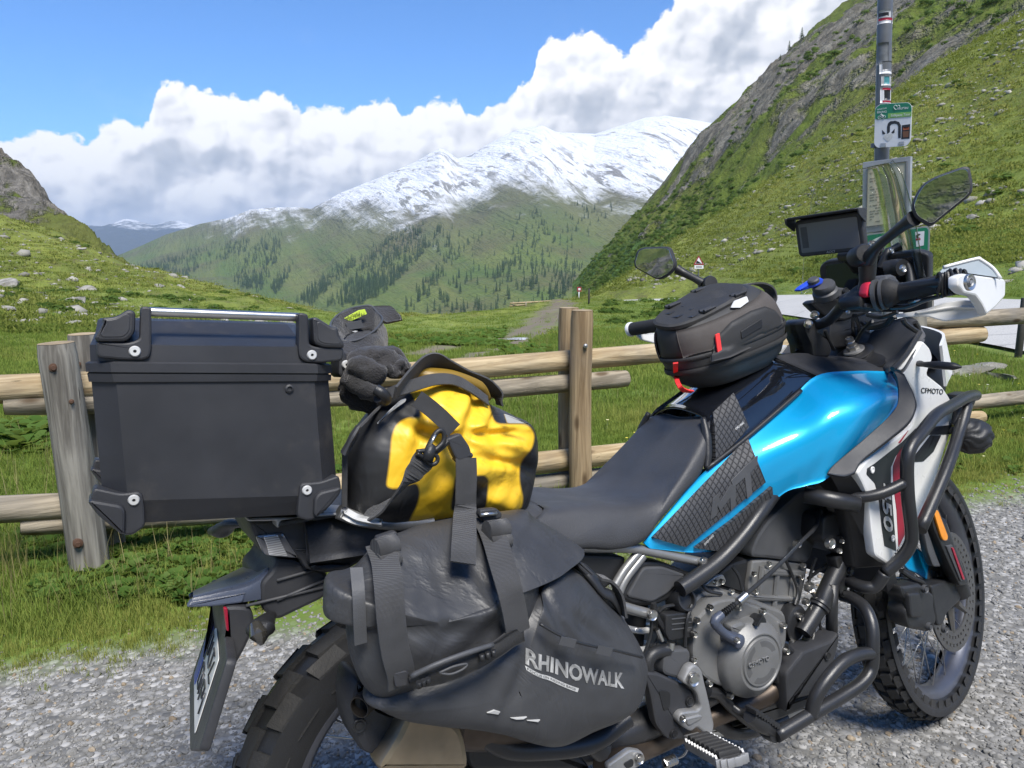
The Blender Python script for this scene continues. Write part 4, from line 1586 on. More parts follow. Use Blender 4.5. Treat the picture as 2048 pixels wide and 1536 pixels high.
# ---- seat
T_ = [(-60, 1075, .110), (165, 1060, .108), (300, 1066, .105), (430, 1052, .104), (530, 1003, .100), (600, 930, .096), (680, 830, .090), (760, 722, .084), (812, 680, .078)]
E_ = [(-60, 1450, -.150), (180, 1420, -.150), (430, 1366, -.152), (600, 1368, -.152), (735, 1332, -.148), (810, 1240, -.140), (930, 1102, -.132), (1030, 988, -.122), (1044, 880, -.106)]
rows = []
for t_, e_ in zip(T_, E_):
 T = bp('5', 0, t_)[0] * np.array([1, -1, 1])
 E = bp('5', 0, e_)[0]
 mid = T * .5 + E * .5 + np.array([0, -.012, .010])
 C_ = np.array([T[0] - .004, 0, T[2] - .004])
 low = E + np.array([0, .030, -.010])
 q = [low, E, mid, T, C_]
 rows.append(q + [v * np.array([1, -1, 1]) for v in q[-2::-1]])
seat = M().panel(rows, .02, 6, 4, (0, 0, -1))
part('seat', seat, vinyl, crease=0)
pil = [(-.20, .865), (-.02, .855), (.12, .842), (.24, .80)]
rows = [[(x, -.13, z - .07), (x, -.125, z - .02), (x, -.08, z), (x, 0, z + .004), (x, .08, z), (x, .125, z - .02), (x, .13, z - .07)] for x, z in pil]
part('pillion_seat', M().panel(rows, .02, 4, 4, (0, 0, -1)), vinyl, crease=0)

# ---- engine
blk = part('crankcase', plate('6', -.115, [(440, 640), (520, 520), (640, 510), (800, 560), (1010, 640), (1020, 780), (1000, 900), (900, 1010), (840, 1120), (620, 1090), (470, 1000), (430, 800)], .20, .008, .02), engine)
cov = M().prism(fillet(bp('6', -.150, (478, 700), (600, 575), (720, 560), (880, 620), (985, 690), (1018, 735), (1008, 860), (930, 950), (880, 1030), (855, 1100), (790, 1130), (730, 1085), (630, 1070), (540, 1020), (474, 930)), .02), IN * .05, .006)
cvr = part('clutch_cover', cov, engine)
recess_shade_grey = simple('recess_shade_grey', (.12, .12, .12), .5, .35)  # darker engine grey: recess shade painted onto flush inlays of the cover
cc_ = bp('6', -.165, (815, 905))[0]
dome = M().lathe(cc_, (0, -1, 0), [(.083, -.020), (.081, .0), (.076, .010), (.060, .022), (.0575, .0245), (.055, .0245), (.053, .022), (.050, .022), (.048, .0255), (.0, .0275)], 56)
part('cover_dome', dome, engine, cvr)
for a0, a1 in ((20, 95), (115, 215), (235, 330)):
 P = [cc_ + np.array([math.cos(R(a)) * r_, -.0262, math.sin(R(a)) * r_]) for r_, seq in ((.044, np.linspace(a0, a1, 10)), (.017, np.linspace(a1 - 18, a0 + 18, 5))) for a in seq]
 part('recess_inlay', M().prism(fillet(P, .004, 3), IN * .004, .0012), recess_shade_grey, cvr)
q = bp('6', -.1945, (796, 962), (912, 915))
lettering('lettering', 'CFMOTO', q[0], q[1] - q[0], np.cross(np.array([0, -1.0, 0]), q[1] - q[0]), .0090, alu, BIKE, .003, np.linalg.norm(q[1] - q[0]))
part('cover_ridge', plate('6', -.172, [(690, 720), (770, 690), (800, 730), (770, 800), (700, 770)], .03, .008, .015), engine, cvr)
for p in ((565, 612), (490, 686), (730, 612), (868, 632), (985, 715), (1003, 862), (918, 968), (470, 912), (560, 1045), (680, 1118), (474, 765)):
 bolt(cvr, bp('6', -.152, p)[0], .0062, .009)
fc = M().lathe(bp('6', -.165, (845, 700))[0], (0, -1, 0), [(.0165, -.01), (.0165, .006), (.0145, .010), (0, .011)], 24)
fc.box(bp('6', -.183, (850, 690))[0], np.array([.009, 0, .008]), np.array([0, .006, 0]), np.array([-.002, 0, .0024]), .001)
part('oil_filler_cap', fc, plastic_dark)
lv = M().tube(bp('6', -.186, (640, 655), (600, 700), (650, 760), (715, 800)), [.009, .010, .009, .010], 10, 4)
lv.lathe(bp('6', -.178, (718, 800))[0], (0, -1, 0), [(.014, -.03), (.014, .012), (.006, .016), (0, .016)], 18)
part('clutch_arm', lv, skylit_navy)
bolt(cvr, bp('6', -.196, (722, 800))[0], .006, .006)
cb = M().tube(bp('6', -.180, (625, 668), (700, 610), (760, 560)), .0042, 8)
for i in range(7):
 p = bp('6', -.180, (645 + i * 11, 654 - i * 9))[0]
 cb.lathe(p, nrm(bp('6', -.18, (760, 560))[0] - bp('6', -.18, (625, 668))[0]), [(.004, -.002), (.0085 - i * .0004, 0), (.004, .002)], 12)
part('cable_boot', cb, plastic_dark)
part('cable_adjuster', M().tube(bp('6', -.180, (735, 585), (780, 545)), .0085, 12, 1), steel)
part('clutch_cable', M().tube(bp('6', 0, (775, 545, -.18), (950, 390, -.178), (1100, 235, -.17), (1180, 150, -.15), (1200, 60, -.13)), .0042, 8), plastic_dark)
part('gear_cable', M().tube(bp('6', 0, (1135, 450, -.10), (1210, 395, -.10), (1270, 350, -.12)), .004, 8), plastic_dark)
cyl = M()
cyl.prism(fillet(bp('6', -.085, (790, 500), (815, 345), (900, 338), (1120, 362), (1135, 380), (1118, 480), (1090, 600), (1050, 640), (1005, 700), (900, 620), (800, 560)), .008), IN * .17, .006)
for a, b_ in (((870, 380), (850, 560)), ((960, 390), (940, 620)), ((1050, 400), (1030, 600))):
 q = bp('6', -.088, a, b_)
 cyl.tube(q, .006, 6, 1)
part('cylinder', cyl, engine)
cb2 = M()
for y0, hh in ((395, 26), (545, 22)):
 cb2.prism(fillet(bp('6', -.095, (795 if y0 > 500 else 890, y0), (1128 - (y0 - 395) * .3, y0 + 10), (1122 - (y0 - 395) * .3, y0 + 10 + hh * 1.4), (795 if y0 > 500 else 885, y0 + hh * 1.5)), .003), IN * .19, .004)
part('cylinder_flange', cb2, engine)
for p in ((1130, 495), (1070, 660), (1038, 815), (1110, 578), (1060, 248), (1112, 795)):
 bolt(cyl if False else cvr, bp('6', -.110, p)[0], .008 if p != (1130, 495) else .012, .012)
hd = part('head_cover', plate('6', -.092, [(800, 330), (830, 230), (900, 120), (1010, 20), (1100, -60), (1330, -60), (1345, 90), (1230, 120), (1190, 200), (1155, 330), (1130, 365), (900, 335)], .15, .008, .02), plastic_grey)
part('throttle_body', plate('6', -.075, [(560, 480), (640, 410), (700, 360), (800, 330), (800, 560), (660, 520)], .14, .008, .012), plastic_dark)
part('linkage_bracket', plate('6', -.112, [(540, 490), (600, 440), (650, 425), (670, 470), (620, 500)], .008, .002, .006), alu)
part('breather_cap', M().lathe(bp('6', -.140, (425, 570))[0], (0, -.9, .3), [(.024, -.03), (.026, 0), (.022, .010), (.018, .010), (.016, .002), (0, .002)], 24), plastic_dark)
fb = part('relay_box', plate('6', -.150, [(318, 655), (470, 640), (482, 760), (470, 790), (345, 810), (320, 770)], .05, .004, .008), plastic_dark)
for i in range(3):
 part('relay_rib', plate('6', -.1515, [(355, 680 + i * 30), (470, 668 + i * 30), (470, 676 + i * 30), (355, 688 + i * 30)], .004, .001, 0), plastic_grey, fb)
part('reservoir', plate('6', -.155, [(310, 870), (330, 858), (450, 850), (465, 880), (455, 1010), (400, 1030), (300, 1000)], .05, .006, .012), plastic_grey)
part('shock_spring', M().tube(np.array([bp('6', -.06, (150, 640))[0] + np.array([-.03 * t / 26, 0, -.006 * t]) + .036 * np.array([math.cos(t * 1.05), math.sin(t * 1.05), 0]) for t in range(36)]), .0062, 8, 3), white)
part('shock_body', M().tube(bp('6', -.06, (160, 560), (120, 900)), .022, 14, 1), plastic_dark)
hs = M().tube(bp('6', -.14, (250, 590), (265, 660), (310, 740), (340, 790)), .0055, 8).tube(bp('6', -.135, (240, 600), (235, 760), (200, 880), (190, 940)), .0035, 8)
hs.tube(bp('6', -.13, (280, 700), (270, 800), (215, 890)), .003, 8).tube(bp('6', -.145, (330, 860), (250, 880), (215, 930), (215, 990)), .013, 10)
part('brake_hoses', hs, plastic_dark)
part('hose_fitting', M().tube(bp('6', -.145, (272, 740), (300, 805)), .0042, 10, 1).tube(bp('6', -.15, (350, 815), (345, 858)), .008, 10, 1), steel)
# coolant pipe and lower unit
cp = M().tube(bp('6', -.130, (1345, 300), (1310, 380), (1240, 530), (1205, 620)), .0205, 16)
cp.tube(bp('6', -.130, (1210, 590), (1180, 640), (1105, 760)), .0185, 16)
cp.lathe(bp('6', -.130, (1200, 605))[0], nrm(bp('6', -.13, (1105, 760))[0] - bp('6', -.13, (1240, 530))[0]), [(.018, -.008), (.0235, -.007), (.0235, -.002), (.021, 0), (.0235, .002), (.0235, .007), (.018, .008)], 24)
part('coolant_pipe', cp, satin)
part('water_pump', plate('6', -.115, [(1020, 690), (1060, 610), (1110, 600), (1150, 680), (1110, 790), (1050, 840), (1015, 760)], .06, .008, .015), plastic_dark)
lg = part('engine_side_guard', plate('6', -.165, [(1092, 890), (1105, 870), (1280, 800), (1312, 755), (1318, 800), (1290, 920), (1240, 1030), (1160, 1120), (1030, 1150), (1020, 1235), (1005, 1000)], .05, .006, .012), plastic)
bolt(lg, bp('6', -.166, (1242, 893))[0], .009, .004, plastic_dark)
part('lower_cover', plate('6', -.135, [(1000, 900), (1060, 880), (1030, 1160), (1180, 1110), (1130, 1190), (980, 1260), (840, 1300), (780, 1240), (900, 1190)], .16, .006, .012), plastic_dark)
part('oil_hose', M().tube(bp('6', -.14, (1005, 840), (1040, 880), (1020, 950), (985, 1010), (950, 970), (960, 1040)), .008, 8), plastic_dark)
part('bash_plate', plate('6', -.110, [(560, 1330), (620, 1300), (830, 1290), (1000, 1230), (1130, 1180), (1115, 1210), (1000, 1275), (880, 1325), (800, 1362), (600, 1360)], .22, .004, .012), skid)
part('exhaust_pipe', M().tube(bp('6', 0, (960, 1050, -.12), (900, 1110, -.12), (780, 1165, -.11), (640, 1215, -.10), (480, 1290, -.09), (300, 1370, -.10), (120, 1450, -.12), (-40, 1540, -.15)), .0235, 18), exhaust)
part('frame_cradle', M().tube(bp('6', -.135, (560, 1095), (620, 1110), (700, 1190), (800, 1270), (860, 1300)), .012, 10).tube(bp('6', -.10, (590, 1270), (700, 1330), (850, 1310), (1000, 1250)), .016, 10), satin)

for P in ([(700, 380, -.10), (740, 440, -.11), (760, 520, -.115)], [(520, 470, -.12), (560, 520, -.13), (640, 540, -.135)], [(1000, 330, -.10), (1040, 420, -.10), (1075, 520, -.105), (1060, 600, -.11)], [(1180, 330, -.12), (1150, 420, -.115), (1140, 500, -.11), (1180, 560, -.12)],
   [(470, 600, -.15), (440, 700, -.155), (430, 840, -.15)], [(1215, 640, -.12), (1200, 700, -.12), (1230, 790, -.13)], [(1150, 690, -.125), (1170, 760, -.13), (1150, 840, -.14)], [(280, 640, -.13), (320, 610, -.135), (400, 600, -.14)]):
 part('wiring', M().tube(bp('6', 0, *P), .0036, 7, 5), plastic_dark)
for p in ((690, 520), (820, 420), (830, 520), (1090, 440), (905, 365), (1100, 372), (600, 470), (635, 465)):
 bolt(cvr, bp('6', -.118 if p[0] < 700 else -.094, p)[0], .0055, .007)

# ---- rider's foot controls
hg = part('heel_guard', plate('6', -.160, [(200, 992), (225, 985), (275, 990), (420, 1058), (505, 1112), (525, 1190), (415, 1212), (388, 1262), (440, 1330), (445, 1375), (330, 1372), (262, 1290), (232, 1120)], .022, .005, .012), plastic)
part('guard_opening', plate('6', -.1615, [(278, 1085), (350, 1100), (345, 1190), (310, 1215)], .004, .001, .01), plastic_dark, hg)
for p in ((452, 1152), (362, 1340)):
 bolt(hg, bp('6', -.161, p)[0], .009, .004, plastic_dark)
br = part('footrest_bracket', plate('6', -.175, [(412, 1045), (455, 960), (490, 938), (528, 975), (545, 1050), (560, 1110), (600, 1290), (590, 1335), (565, 1352), (500, 1300), (470, 1330), (430, 1310), (383, 1262), (412, 1215), (505, 1205), (522, 1180), (500, 1105), (470, 1075)], .020, .004, .008), alu)
part('bracket_boss', plate('6', -.178, [(430, 1255), (520, 1228), (535, 1245), (520, 1262), (450, 1300)], .01, .003, .006), alu, br)
bolt(br, bp('6', -.176, (470, 1022))[0], .0135, .008)
bolt(br, bp('6', -.176, (413, 1247))[0], .006, .005)
fp0, fp1 = bp('6', -.195, (510, 1390))[0], bp('6', -.300, (690, 1490))[0]
ax_ = nrm(fp1 - fp0)
sd = nrm(np.cross(ax_, (0, 0, 1)))
upv = np.cross(sd, ax_)
peg = M()
Lp = np.linalg.norm(fp1 - fp0)
ctr = (fp0 + fp1) / 2
for k_, i in enumerate(np.linspace(-.46, .46, 7)):
 peg.box(ctr + ax_ * i * Lp + upv * .012, ax_ * Lp * .052, sd * .021, upv * .006, .003)
peg.box(ctr + upv * .003, ax_ * Lp * .52, sd * .020, upv * .008, .005)
pg = part('footpeg', peg, rubber)
rim_ = M()
for sgn in (1, -1):
 for i in range(11):
  c_ = ctr + sd * sgn * .027 + ax_ * (i - 5) * Lp * .096 + upv * .001
  rim_.box(c_, ax_ * Lp * .050, sd * .0022, upv * .007, .001)
  rim_.add([c_ + upv * .007 - ax_ * Lp * .030 - sd * .0022, c_ + upv * .007 + ax_ * Lp * .030 - sd * .0022, c_ + upv * .007 + ax_ * Lp * .030 + sd * .0022, c_ + upv * .007 - ax_ * Lp * .030 + sd * .0022, c_ + upv * .0125 - sd * .002, c_ + upv * .0125 + sd * .002],
     [(0, 1, 4), (1, 2, 5, 4), (2, 3, 5), (3, 0, 4, 5)], False)
for i in range(6):
 a = R(-75 + i * 30)
 c_ = ctr + ax_ * (Lp * .53 + .010 * math.cos(a)) + sd * .026 * math.sin(a)
 rim_.box(c_, sd * .0075, ax_ * .0022, upv * .008, .001)
rim_.box(ctr - ax_ * Lp * .60, ax_ * .018, sd * .016, upv * .010, .003)
part('footpeg_rim', rim_, alu, pg)
bk = M().tube(bp('6', 0, (700, 1180, -.14), (760, 1225, -.16), (810, 1245, -.19)), .008, 10)
bq = bp('6', -.215, (800, 1235), (935, 1325))
bk.tube([bq[0], bq[0] * .5 + bq[1] * .5, bq[1]], [.014, .018, .013], 12, 4)
for i in range(9):
 p = bq[0] * (1 - (i + .5) / 9) + bq[1] * (i + .5) / 9
 bk.box(p + np.array([0, -.004, .015]), np.array([.004, 0, 0]), np.array([0, .014, 0]), np.array([0, 0, .005]), .001)
part('brake_pedal', bk, satin)
pr = part('passenger_footrest_hanger', plate('Q', -.175, [(190, 920), (440, 745), (560, 765), (600, 830), (585, 900), (500, 960), (300, 1000), (200, 980)], .014, .004, .008), alu)
part('hanger_slots', plate('Q', -.1765, [(360, 905), (450, 850), (475, 870), (470, 930), (400, 960)], .004, .001, .004), plastic_dark, pr)
bolt(pr, bp('Q', -.177, (525, 845))[0], .009, .006)
ssg = M()
p0, p1 = bp('Q', -.13, (800, 905))[0], bp('Q', -.13, (925, 850))[0]
axs = nrm(p1 - p0)
e1 = nrm(np.cross(axs, (0, 1, 0)))
ssg.tube(np.array([p0 + axs * np.linalg.norm(p1 - p0) * t / 40 + .0085 * (e1 * math.cos(t * 1.4) + np.cross(axs, e1) * math.sin(t * 1.4)) for t in range(41)]), .0022, 6, 2)
ssg.tube([p1, p1 + axs * .02, p1 + axs * .03 + np.array([0, 0, .008])], .0022, 6)
part('stand_spring', ssg, steel)

# ---- swingarm, chain guard, rack stays behind the bags
part('swingarm', M().tube([(.62, -.10, .36), (.40, -.10, .335), (.10, -.095, .335), (-.04, -.095, .335)], [.034, .034, .028, .022], 14).tube([(.62, .10, .36), (.40, .10, .335), (.10, .095, .335), (-.04, .095, .335)], [.034, .034, .028, .022], 14), satin)
mf = part('silencer', M().tube([(-.01, -.180, .520), (.06, -.180, .505), (.26, -.170, .46), (.34, -.15, .42)], [.050, .058, .055, .03], 24), exhaust)
hsd = part('heat_shield', plate('4', -.275, [(490, 1218), (700, 1248), (785, 1310), (812, 1400), (835, 1560), (300, 1560), (390, 1420), (440, 1330)], .05, .01, .02), simple('brownish_steel_shield', (.30, .245, .17), .42, .75, var=.30, scale=26, dirt=.45))  # brownish metal with mottled tone
cap_ = part('silencer_end', plate('4', -.245, [(195, 1045), (255, 1060), (330, 1180), (490, 1225), (440, 1340), (390, 1430), (320, 1490), (230, 1455), (178, 1330), (165, 1160)], .09, .014, .03), plastic)
oc = bp('4', -.256, (240, 1182))[0]
part('silencer_outlet', M().lathe(oc, (-.80, -.6, -.05), [(.0, -.045), (.0155, -.04), (.0155, .0), (.0135, .010), (.0150, .010), (.0158, .006), (.0158, -.03)], 28), simple('sooty_steel', (.045, .038, .032), .6, .5), mf)
bolt(cap_, bp('4', -.247, (216, 1300))[0], .010, .003, plastic_dark)
part('pannier_stay', M().tube(bp('4', -.215, (840, 1300), (1000, 1420), (1200, 1440), (1500, 1400), (1700, 1260)), .016, 12).tube(bp('4', -.2, (1500, 1390), (1560, 1440)), .02, 10), satin)
part('rear_hugger', plate('4', -.150, [(800, 1250), (1100, 1300), (1180, 1350), (1300, 1370), (1450, 1480), (1520, 1560), (830, 1560)], .05, .01, .02), plastic_dark)

# ---- tail: lamp unit, mudguard, plate
tail = part('tail_unit', plate('T', -.105, [(75, 105), (400, 100), (1200, 90), (1700, 130), (1720, 330), (1400, 500), (1150, 660), (930, 690), (700, 640), (640, 525), (560, 520), (250, 495), (180, 350)], .21, .006, .012), plastic)
part('tail_lower_pod', plate('T', -.112, [(720, 600), (1000, 575), (1230, 590), (1150, 655), (960, 690), (820, 670)], .22, .008, .02), plastic_dark)
part('tail_crease', plate('T', -.1075, [(600, 425), (1095, 425), (1090, 432), (600, 433)], .004, .001, 0), plastic_grey, tail)
part('tail_crease', plate('T', -.1075, [(1040, 290), (1470, 312), (1470, 320), (1040, 298)], .004, .001, 0), plastic_grey, tail)
ln_ = part('tail_lamp', plate('T', -.109, [(165, 275), (470, 240), (560, 400), (645, 522), (560, 520), (262, 495)], .21, .004, .006), simple('smoked_lens', (.10, .10, .105), .15, coat=1.0))
part('lamp_lens', plate('T', -.1105, [(248, 285), (405, 262), (520, 500), (310, 490), (290, 385)], .004, .001, .003), lens_mat, ln_)
q = bp('T', -.1062, (668, 470), (1035, 468))
lettering('lettering', 'CF400-8H', q[0], q[1] - q[0], np.array([.1, 0, 1.0]), .0042, plastic_grey, BIKE, .0006, np.linalg.norm(q[1] - q[0]), .25)
rk = part('luggage_rack', plate('1', -.135, [(1400, 1352), (1690, 1348), (1700, 1330), (2040, 1318), (2045, 1340), (1720, 1362), (1600, 1378), (1590, 1410), (1575, 1410), (1570, 1372), (1410, 1375)], .27, .003, .003), alu)
part('rack_arm', M().tube(bp('4', -.14, (100, 120), (230, 165), (420, 185), (620, 180)), .011, 10), tube_grey, rk)
top_far = bp('3', .075, (128, 556), (300, 472), (430, 408), (548, 352))
top_near = bp('3', -.078, (128, 590), (300, 550), (440, 515), (545, 440))
low_near = bp('3', -.084, (106, 643), (240, 640), (400, 620), (545, 596))
rows = []
for k_ in range(4):
 f_, n_, l_ = top_far[k_], top_near[k_], low_near[k_]
 crown_ = (f_ + n_) / 2 + np.array([0, 0, .004])
 rows.append([l_, l_ * .5 + n_ * .5 + [0, -.003, 0], n_ + [0, .002, 0], n_ * .72 + f_ * .28 + [0, 0, .002], crown_, n_ * .28 + f_ * .72 + [0, 0, .002], f_ + [0, -.002, 0], f_ + (l_ - n_) * [1, -.5, .5], f_ + (l_ - n_) * [1, -1, 1]])
part('rear_mudguard', M().panel(rows, .004, 5, 3, (0, 0, -1)), skylit_navy)
part('mudguard_lip', M().prism(fillet(np.concatenate([low_near[:1] + [-.004, -.004, 0], low_near[1:2] + [0, -.004, 0], low_near[2:3] + [0, -.004, 0], (low_near[2:3] * .4 + top_near[2:3] * .6) + [0, -.004, 0], (low_near[:1] * .25 + top_near[:1] * .75) + [-.003, -.004, 0]]), .004), IN * .012, .003), skylit_navy)
part('mudguard_step', plate('3', -.088, [(500, 600), (500, 520), (520, 490), (560, 450), (590, 372), (640, 378), (690, 385), (880, 460), (870, 590), (600, 720), (555, 700), (510, 660)], .17, .006, .012), plastic)
for a, b2_ in (((590, 500), (850, 425)), ((590, 610), (860, 495)), ((420, 640), (860, 535))):
 part('step_rib', M().tube(bp('3', -.090, a, b2_), .0025, 6, 1), plastic_grey)
part('plate_bracket', plate('A', -.090, [(380, 110), (480, 100), (640, 110), (680, 300), (560, 560), (400, 820), (330, 980), (300, 960), (420, 600), (400, 480)], .16, .006, .012), plastic)
part('tail_reflector', plate('A', -.093, [(370, 125), (410, 125), (425, 350), (400, 350)], .01, .002, .003), red)
pa, pb_, pc_, pd_ = bp('A', .115, (290, 135))[0], bp('A', -.115, (322, 612))[0], bp('A', -.115, (90, 1335))[0], bp('A', .115, (88, 868))[0]
ppl = plane3((pa + pd_) / 2, pb_, pc_)
pl_n = ppl[1]
def pon(off, pts):
 return pp('A', (ppl[0] + pl_n * off, pl_n), *pts)
hold = M().prism(fillet(pon(-.002, [(290, 105), (360, 108), (378, 330), (402, 600), (392, 650), (135, 1490), (42, 1495), (38, 870), (82, 722)]), .006), -pl_n * .014, .003)
hp = part('plate_holder', hold, plastic)
PQ = [(290, 128), (322, 612), (90, 1338), (85, 770)]
npm = part('number_plate', M().prism(fillet(pon(0, PQ), .005), -pl_n * .0012, .0004), simple('plate_white', (.62, .62, .60), .35, var=.03, dirt=.15), hp)
part('country_band', M().prism(pon(.0012, [(289, 140), (293, 262), (90, 860), (84, 775)]), -pl_n * .0009, .0002), simple('plate_blue', (.02, .06, .36), .35, var=.05), hp)
pa, pb_, pc_, pd_ = pon(.0022, PQ)
def puv(u_, v_):
 return (pa * (1 - u_) + pb_ * u_) * (1 - v_) + (pd_ * (1 - u_) + pc_ * u_) * v_
for k_, strokes in enumerate(([[(.30, .14), (.30, .40)], [(.30, .14), (.42, .14), (.42, .40), (.30, .40)], [(.52, .14), (.52, .34), (.58, .40), (.66, .40), (.70, .34), (.70, .14)]], [[(.78, .14), (.64, .14)], [(.86, .16), (.78, .40), (.92, .40)]],
        [[(.34, .56), (.34, .84), (.48, .84), (.48, .56), (.34, .56)], [(.56, .56), (.56, .84)]], [[(.66, .84), (.66, .56), (.80, .56), (.80, .70), (.66, .70)], [(.88, .56), (.88, .84)]])):
 for P in strokes:
  part('plate_character', M().tube(np.array([puv(*p) for p in P]), .0014, 6, 1), decal_black, npm)
# indicators
def indicator(P, rad, name='indicator', lens=True):
 m__ = M().tube(P, rad, 14, 5, flat=.72)
 return part(name, m__, plastic_dark)
iq = bp('3', 0, (560, 690, -.09), (530, 720, -.115), (500, 770, -.145), (505, 850, -.165))
it = indicator(iq, [.008, .014, .021, .004])
part('indicator_lens', M().tube(bp('3', 0, (470, 740, -.155), (490, 800, -.168), (508, 855, -.172)), [.008, .013, .003], 12, 4), simple('smoked_amber', (.035, .033, .028), .2, coat=1.0), it)
indicator(bp('3', 0, (400, 190, .09), (330, 190, .13), (290, 220, .17), (235, 225, .21)), [.006, .014, .020, .010])

# ---- front bodywork
sh_pl = plane3(bp('7', -.238, (548, 985))[0], bp('7', -.205, (885, 310))[0], bp('7', -.175, (1040, 650))[0])
def on_plane(pl, off, g, pts):
 q = (pl[0] + pl[1] * off, pl[1])
 return pp(g, q, *pts)
def pplate(pl, off, g, pts, th, bevel=.002, rnd=.005):
 return M().prism(fillet(on_plane(pl, off, g, pts), rnd), -pl[1] * th, bevel)
wp = both('side_fairing', pplate(sh_pl, 0, '7', [(885, 308), (925, 352), (938, 400), (922, 440), (905, 482), (985, 545), (1022, 600), (1048, 655), (1035, 760), (1005, 850), (955, 1010), (870, 1270), (800, 1330), (705, 1456), (640, 1412), (622, 1280), (605, 1110), (575, 1040), (546, 985), (590, 930), (828, 748), (862, 655), (842, 575), (780, 480)], .022, .005, .010), white)
# printed decals on the fairing
part('decal', pplate(sh_pl, .0012, '7', [(602, 965), (640, 940), (780, 830), (850, 760), (890, 770), (830, 830), (790, 850), (745, 905), (722, 960), (722, 1040), (735, 1200), (750, 1388), (690, 1362), (675, 1260), (660, 1110), (640, 1040), (598, 995)], .0016, .0003, .002), decal_black, wp)
part('decal', pplate(sh_pl, .0012, '7', [(800, 830), (840, 800), (830, 880), (825, 1000), (835, 1180), (800, 1290), (762, 1368), (752, 1180), (735, 1050), (735, 950), (765, 870)], .0016, .0003, .002), red, wp)
part('decal', pplate(sh_pl, .0012, '7', [(760, 835), (812, 770), (800, 790), (770, 835)], .0016, .0003, .001), red, wp)
part('decal', pplate(sh_pl, .0012, '7', [(840, 905), (925, 795), (950, 795), (885, 930), (840, 932)], .0016, .0003, .001), decal_black, wp)
part('decal', pplate(sh_pl, .0012, '7', [(888, 930), (940, 795), (980, 795), (940, 880)], .0016, .0003, .001), decal_black, wp)
part('decal', pplate(sh_pl, .0012, '7', [(930, 752), (1034, 742), (1030, 790), (905, 794)], .0016, .0003, .001), decal_black, wp)
q = on_plane(sh_pl, .0030, '7', [(672, 1040), (690, 1292), (735, 1288), (715, 1040)])
lettering('lettering', '450', q[0], q[1] - q[0], q[3] - q[0] + (q[2] - q[1]), np.linalg.norm(q[3] - q[0]) * 1.0, decal_grey, wp, .0006, np.linalg.norm(q[1] - q[0]), .2, bold=.025)
q = on_plane(sh_pl, .0012, '7', [(876, 578), (988, 585)])
lettering('lettering', 'CFMOTO', q[0], q[1] - q[0], np.cross(sh_pl[1], q[1] - q[0]), .0125, decal_black, wp, .0006, np.linalg.norm(q[1] - q[0]))
for p in ((625, 972), (730, 1322)):
 c_ = on_plane(sh_pl, .002, '7', [p])[0]
 part('fairing_fastener', M().lathe(c_, sh_pl[1], [(.0075, 0), (.0075, .0022), (.0045, .0028), (.004, .001), (0, .001)], 20), white, wp)
tp = plane3(bp('7', -.226, (780, 470))[0], bp('7', -.242, (545, 985))[0], bp('7', -.205, (400, 1000))[0])
both('fairing_trim', M().panel([on_plane(tp, .0, '7', [(735, 468), (752, 466), (772, 472), (790, 482)]), on_plane(tp, .002, '7', [(752, 500), (772, 530), (802, 560), (838, 584)]),
        on_plane(tp, .002, '7', [(762, 590), (786, 612), (816, 635), (852, 652)]), on_plane(tp, .002, '7', [(735, 672), (752, 692), (782, 712), (812, 732)]),
        on_plane(tp, .002, '7', [(600, 800), (630, 815), (660, 828), (690, 832)]), on_plane(tp, .002, '7', [(430, 945), (475, 945), (525, 940), (580, 918)]),
        on_plane(tp, .0, '7', [(395, 990), (440, 1000), (490, 1005), (540, 985)])], .012, 4, 4), plastic, crease=0)
part('radiator_shroud', M().prism(fillet(bp('7', 0, (395, 985, -.200), (550, 985, -.228), (590, 1060, -.228), (612, 1130, -.225), (628, 1290, -.215), (645, 1415, -.205), (700, 1455, -.198), (690, 1470, -.19), (530, 1480, -.17), (500, 1300, -.17), (480, 1120, -.18), (430, 1050, -.19)), .008), IN * .06, .005), plastic_dark)
part('radiator', M().box((1.10, 0, .60), (.018, 0, .006), (0, .16, 0), (-.03, 0, .13), .004), plastic_dark)
part('fan_shroud', plate('6', -.150, [(1225, 90), (1345, 60), (1400, 200), (1395, 330), (1310, 310), (1260, 270), (1215, 235)], .10, .005, .015), plastic_dark)
bolt(wp, bp('6', -.165, (1250, 245))[0], .012, .010)
bolt(wp, bp('6', -.160, (1308, 290))[0], .006, .006)
bolt(wp, bp('6', -.160, (1322, 235))[0], .005, .006)
# dark cockpit sides between tank, screen and fairing
ck_ = [bp('0', 0, (1545, 712, -.045), (1562, 720, -.062), (1600, 737, -.086), (1638, 753, -.106)), bp('0', 0, (1600, 706, -.03), (1622, 718, -.06), (1658, 733, -.092), (1700, 744, -.119)),
  bp('0', 0, (1670, 712, .0), (1700, 722, -.06), (1730, 732, -.10), (1760, 745, -.135)), bp('0', 0, (1740, 718, -.04), (1765, 728, -.09), (1785, 738, -.13), (1800, 748, -.15))]
part('cockpit_cover', M().panel(ck_, .005, 5, 4, (0, 0, -1)), plastic, crease=0)
part('cockpit_cover', M().panel([v * [1, -1, 1] for v in ck_], .005, 5, 4, (0, 0, -1)), plastic, crease=0)
inn = part('inner_fairing', M().panel([bp('7', 0, (600, 300, .02), (600, 380, -.02), (620, 440, -.06), (700, 475, -.12)), bp('7', 0, (680, 240, -.04), (690, 340, -.07), (710, 420, -.11), (740, 468, -.19)),
         bp('7', 0, (765, 205, -.09), (790, 300, -.13), (795, 400, -.17), (785, 475, -.215)), bp('7', 0, (830, 200, -.13), (860, 270, -.17), (850, 340, -.19), (835, 400, -.21)),
         bp('7', 0, (865, 245, -.16), (890, 290, -.185), (895, 310, -.195), (885, 325, -.205))], .006, 5, 5), plastic_grey, crease=0)
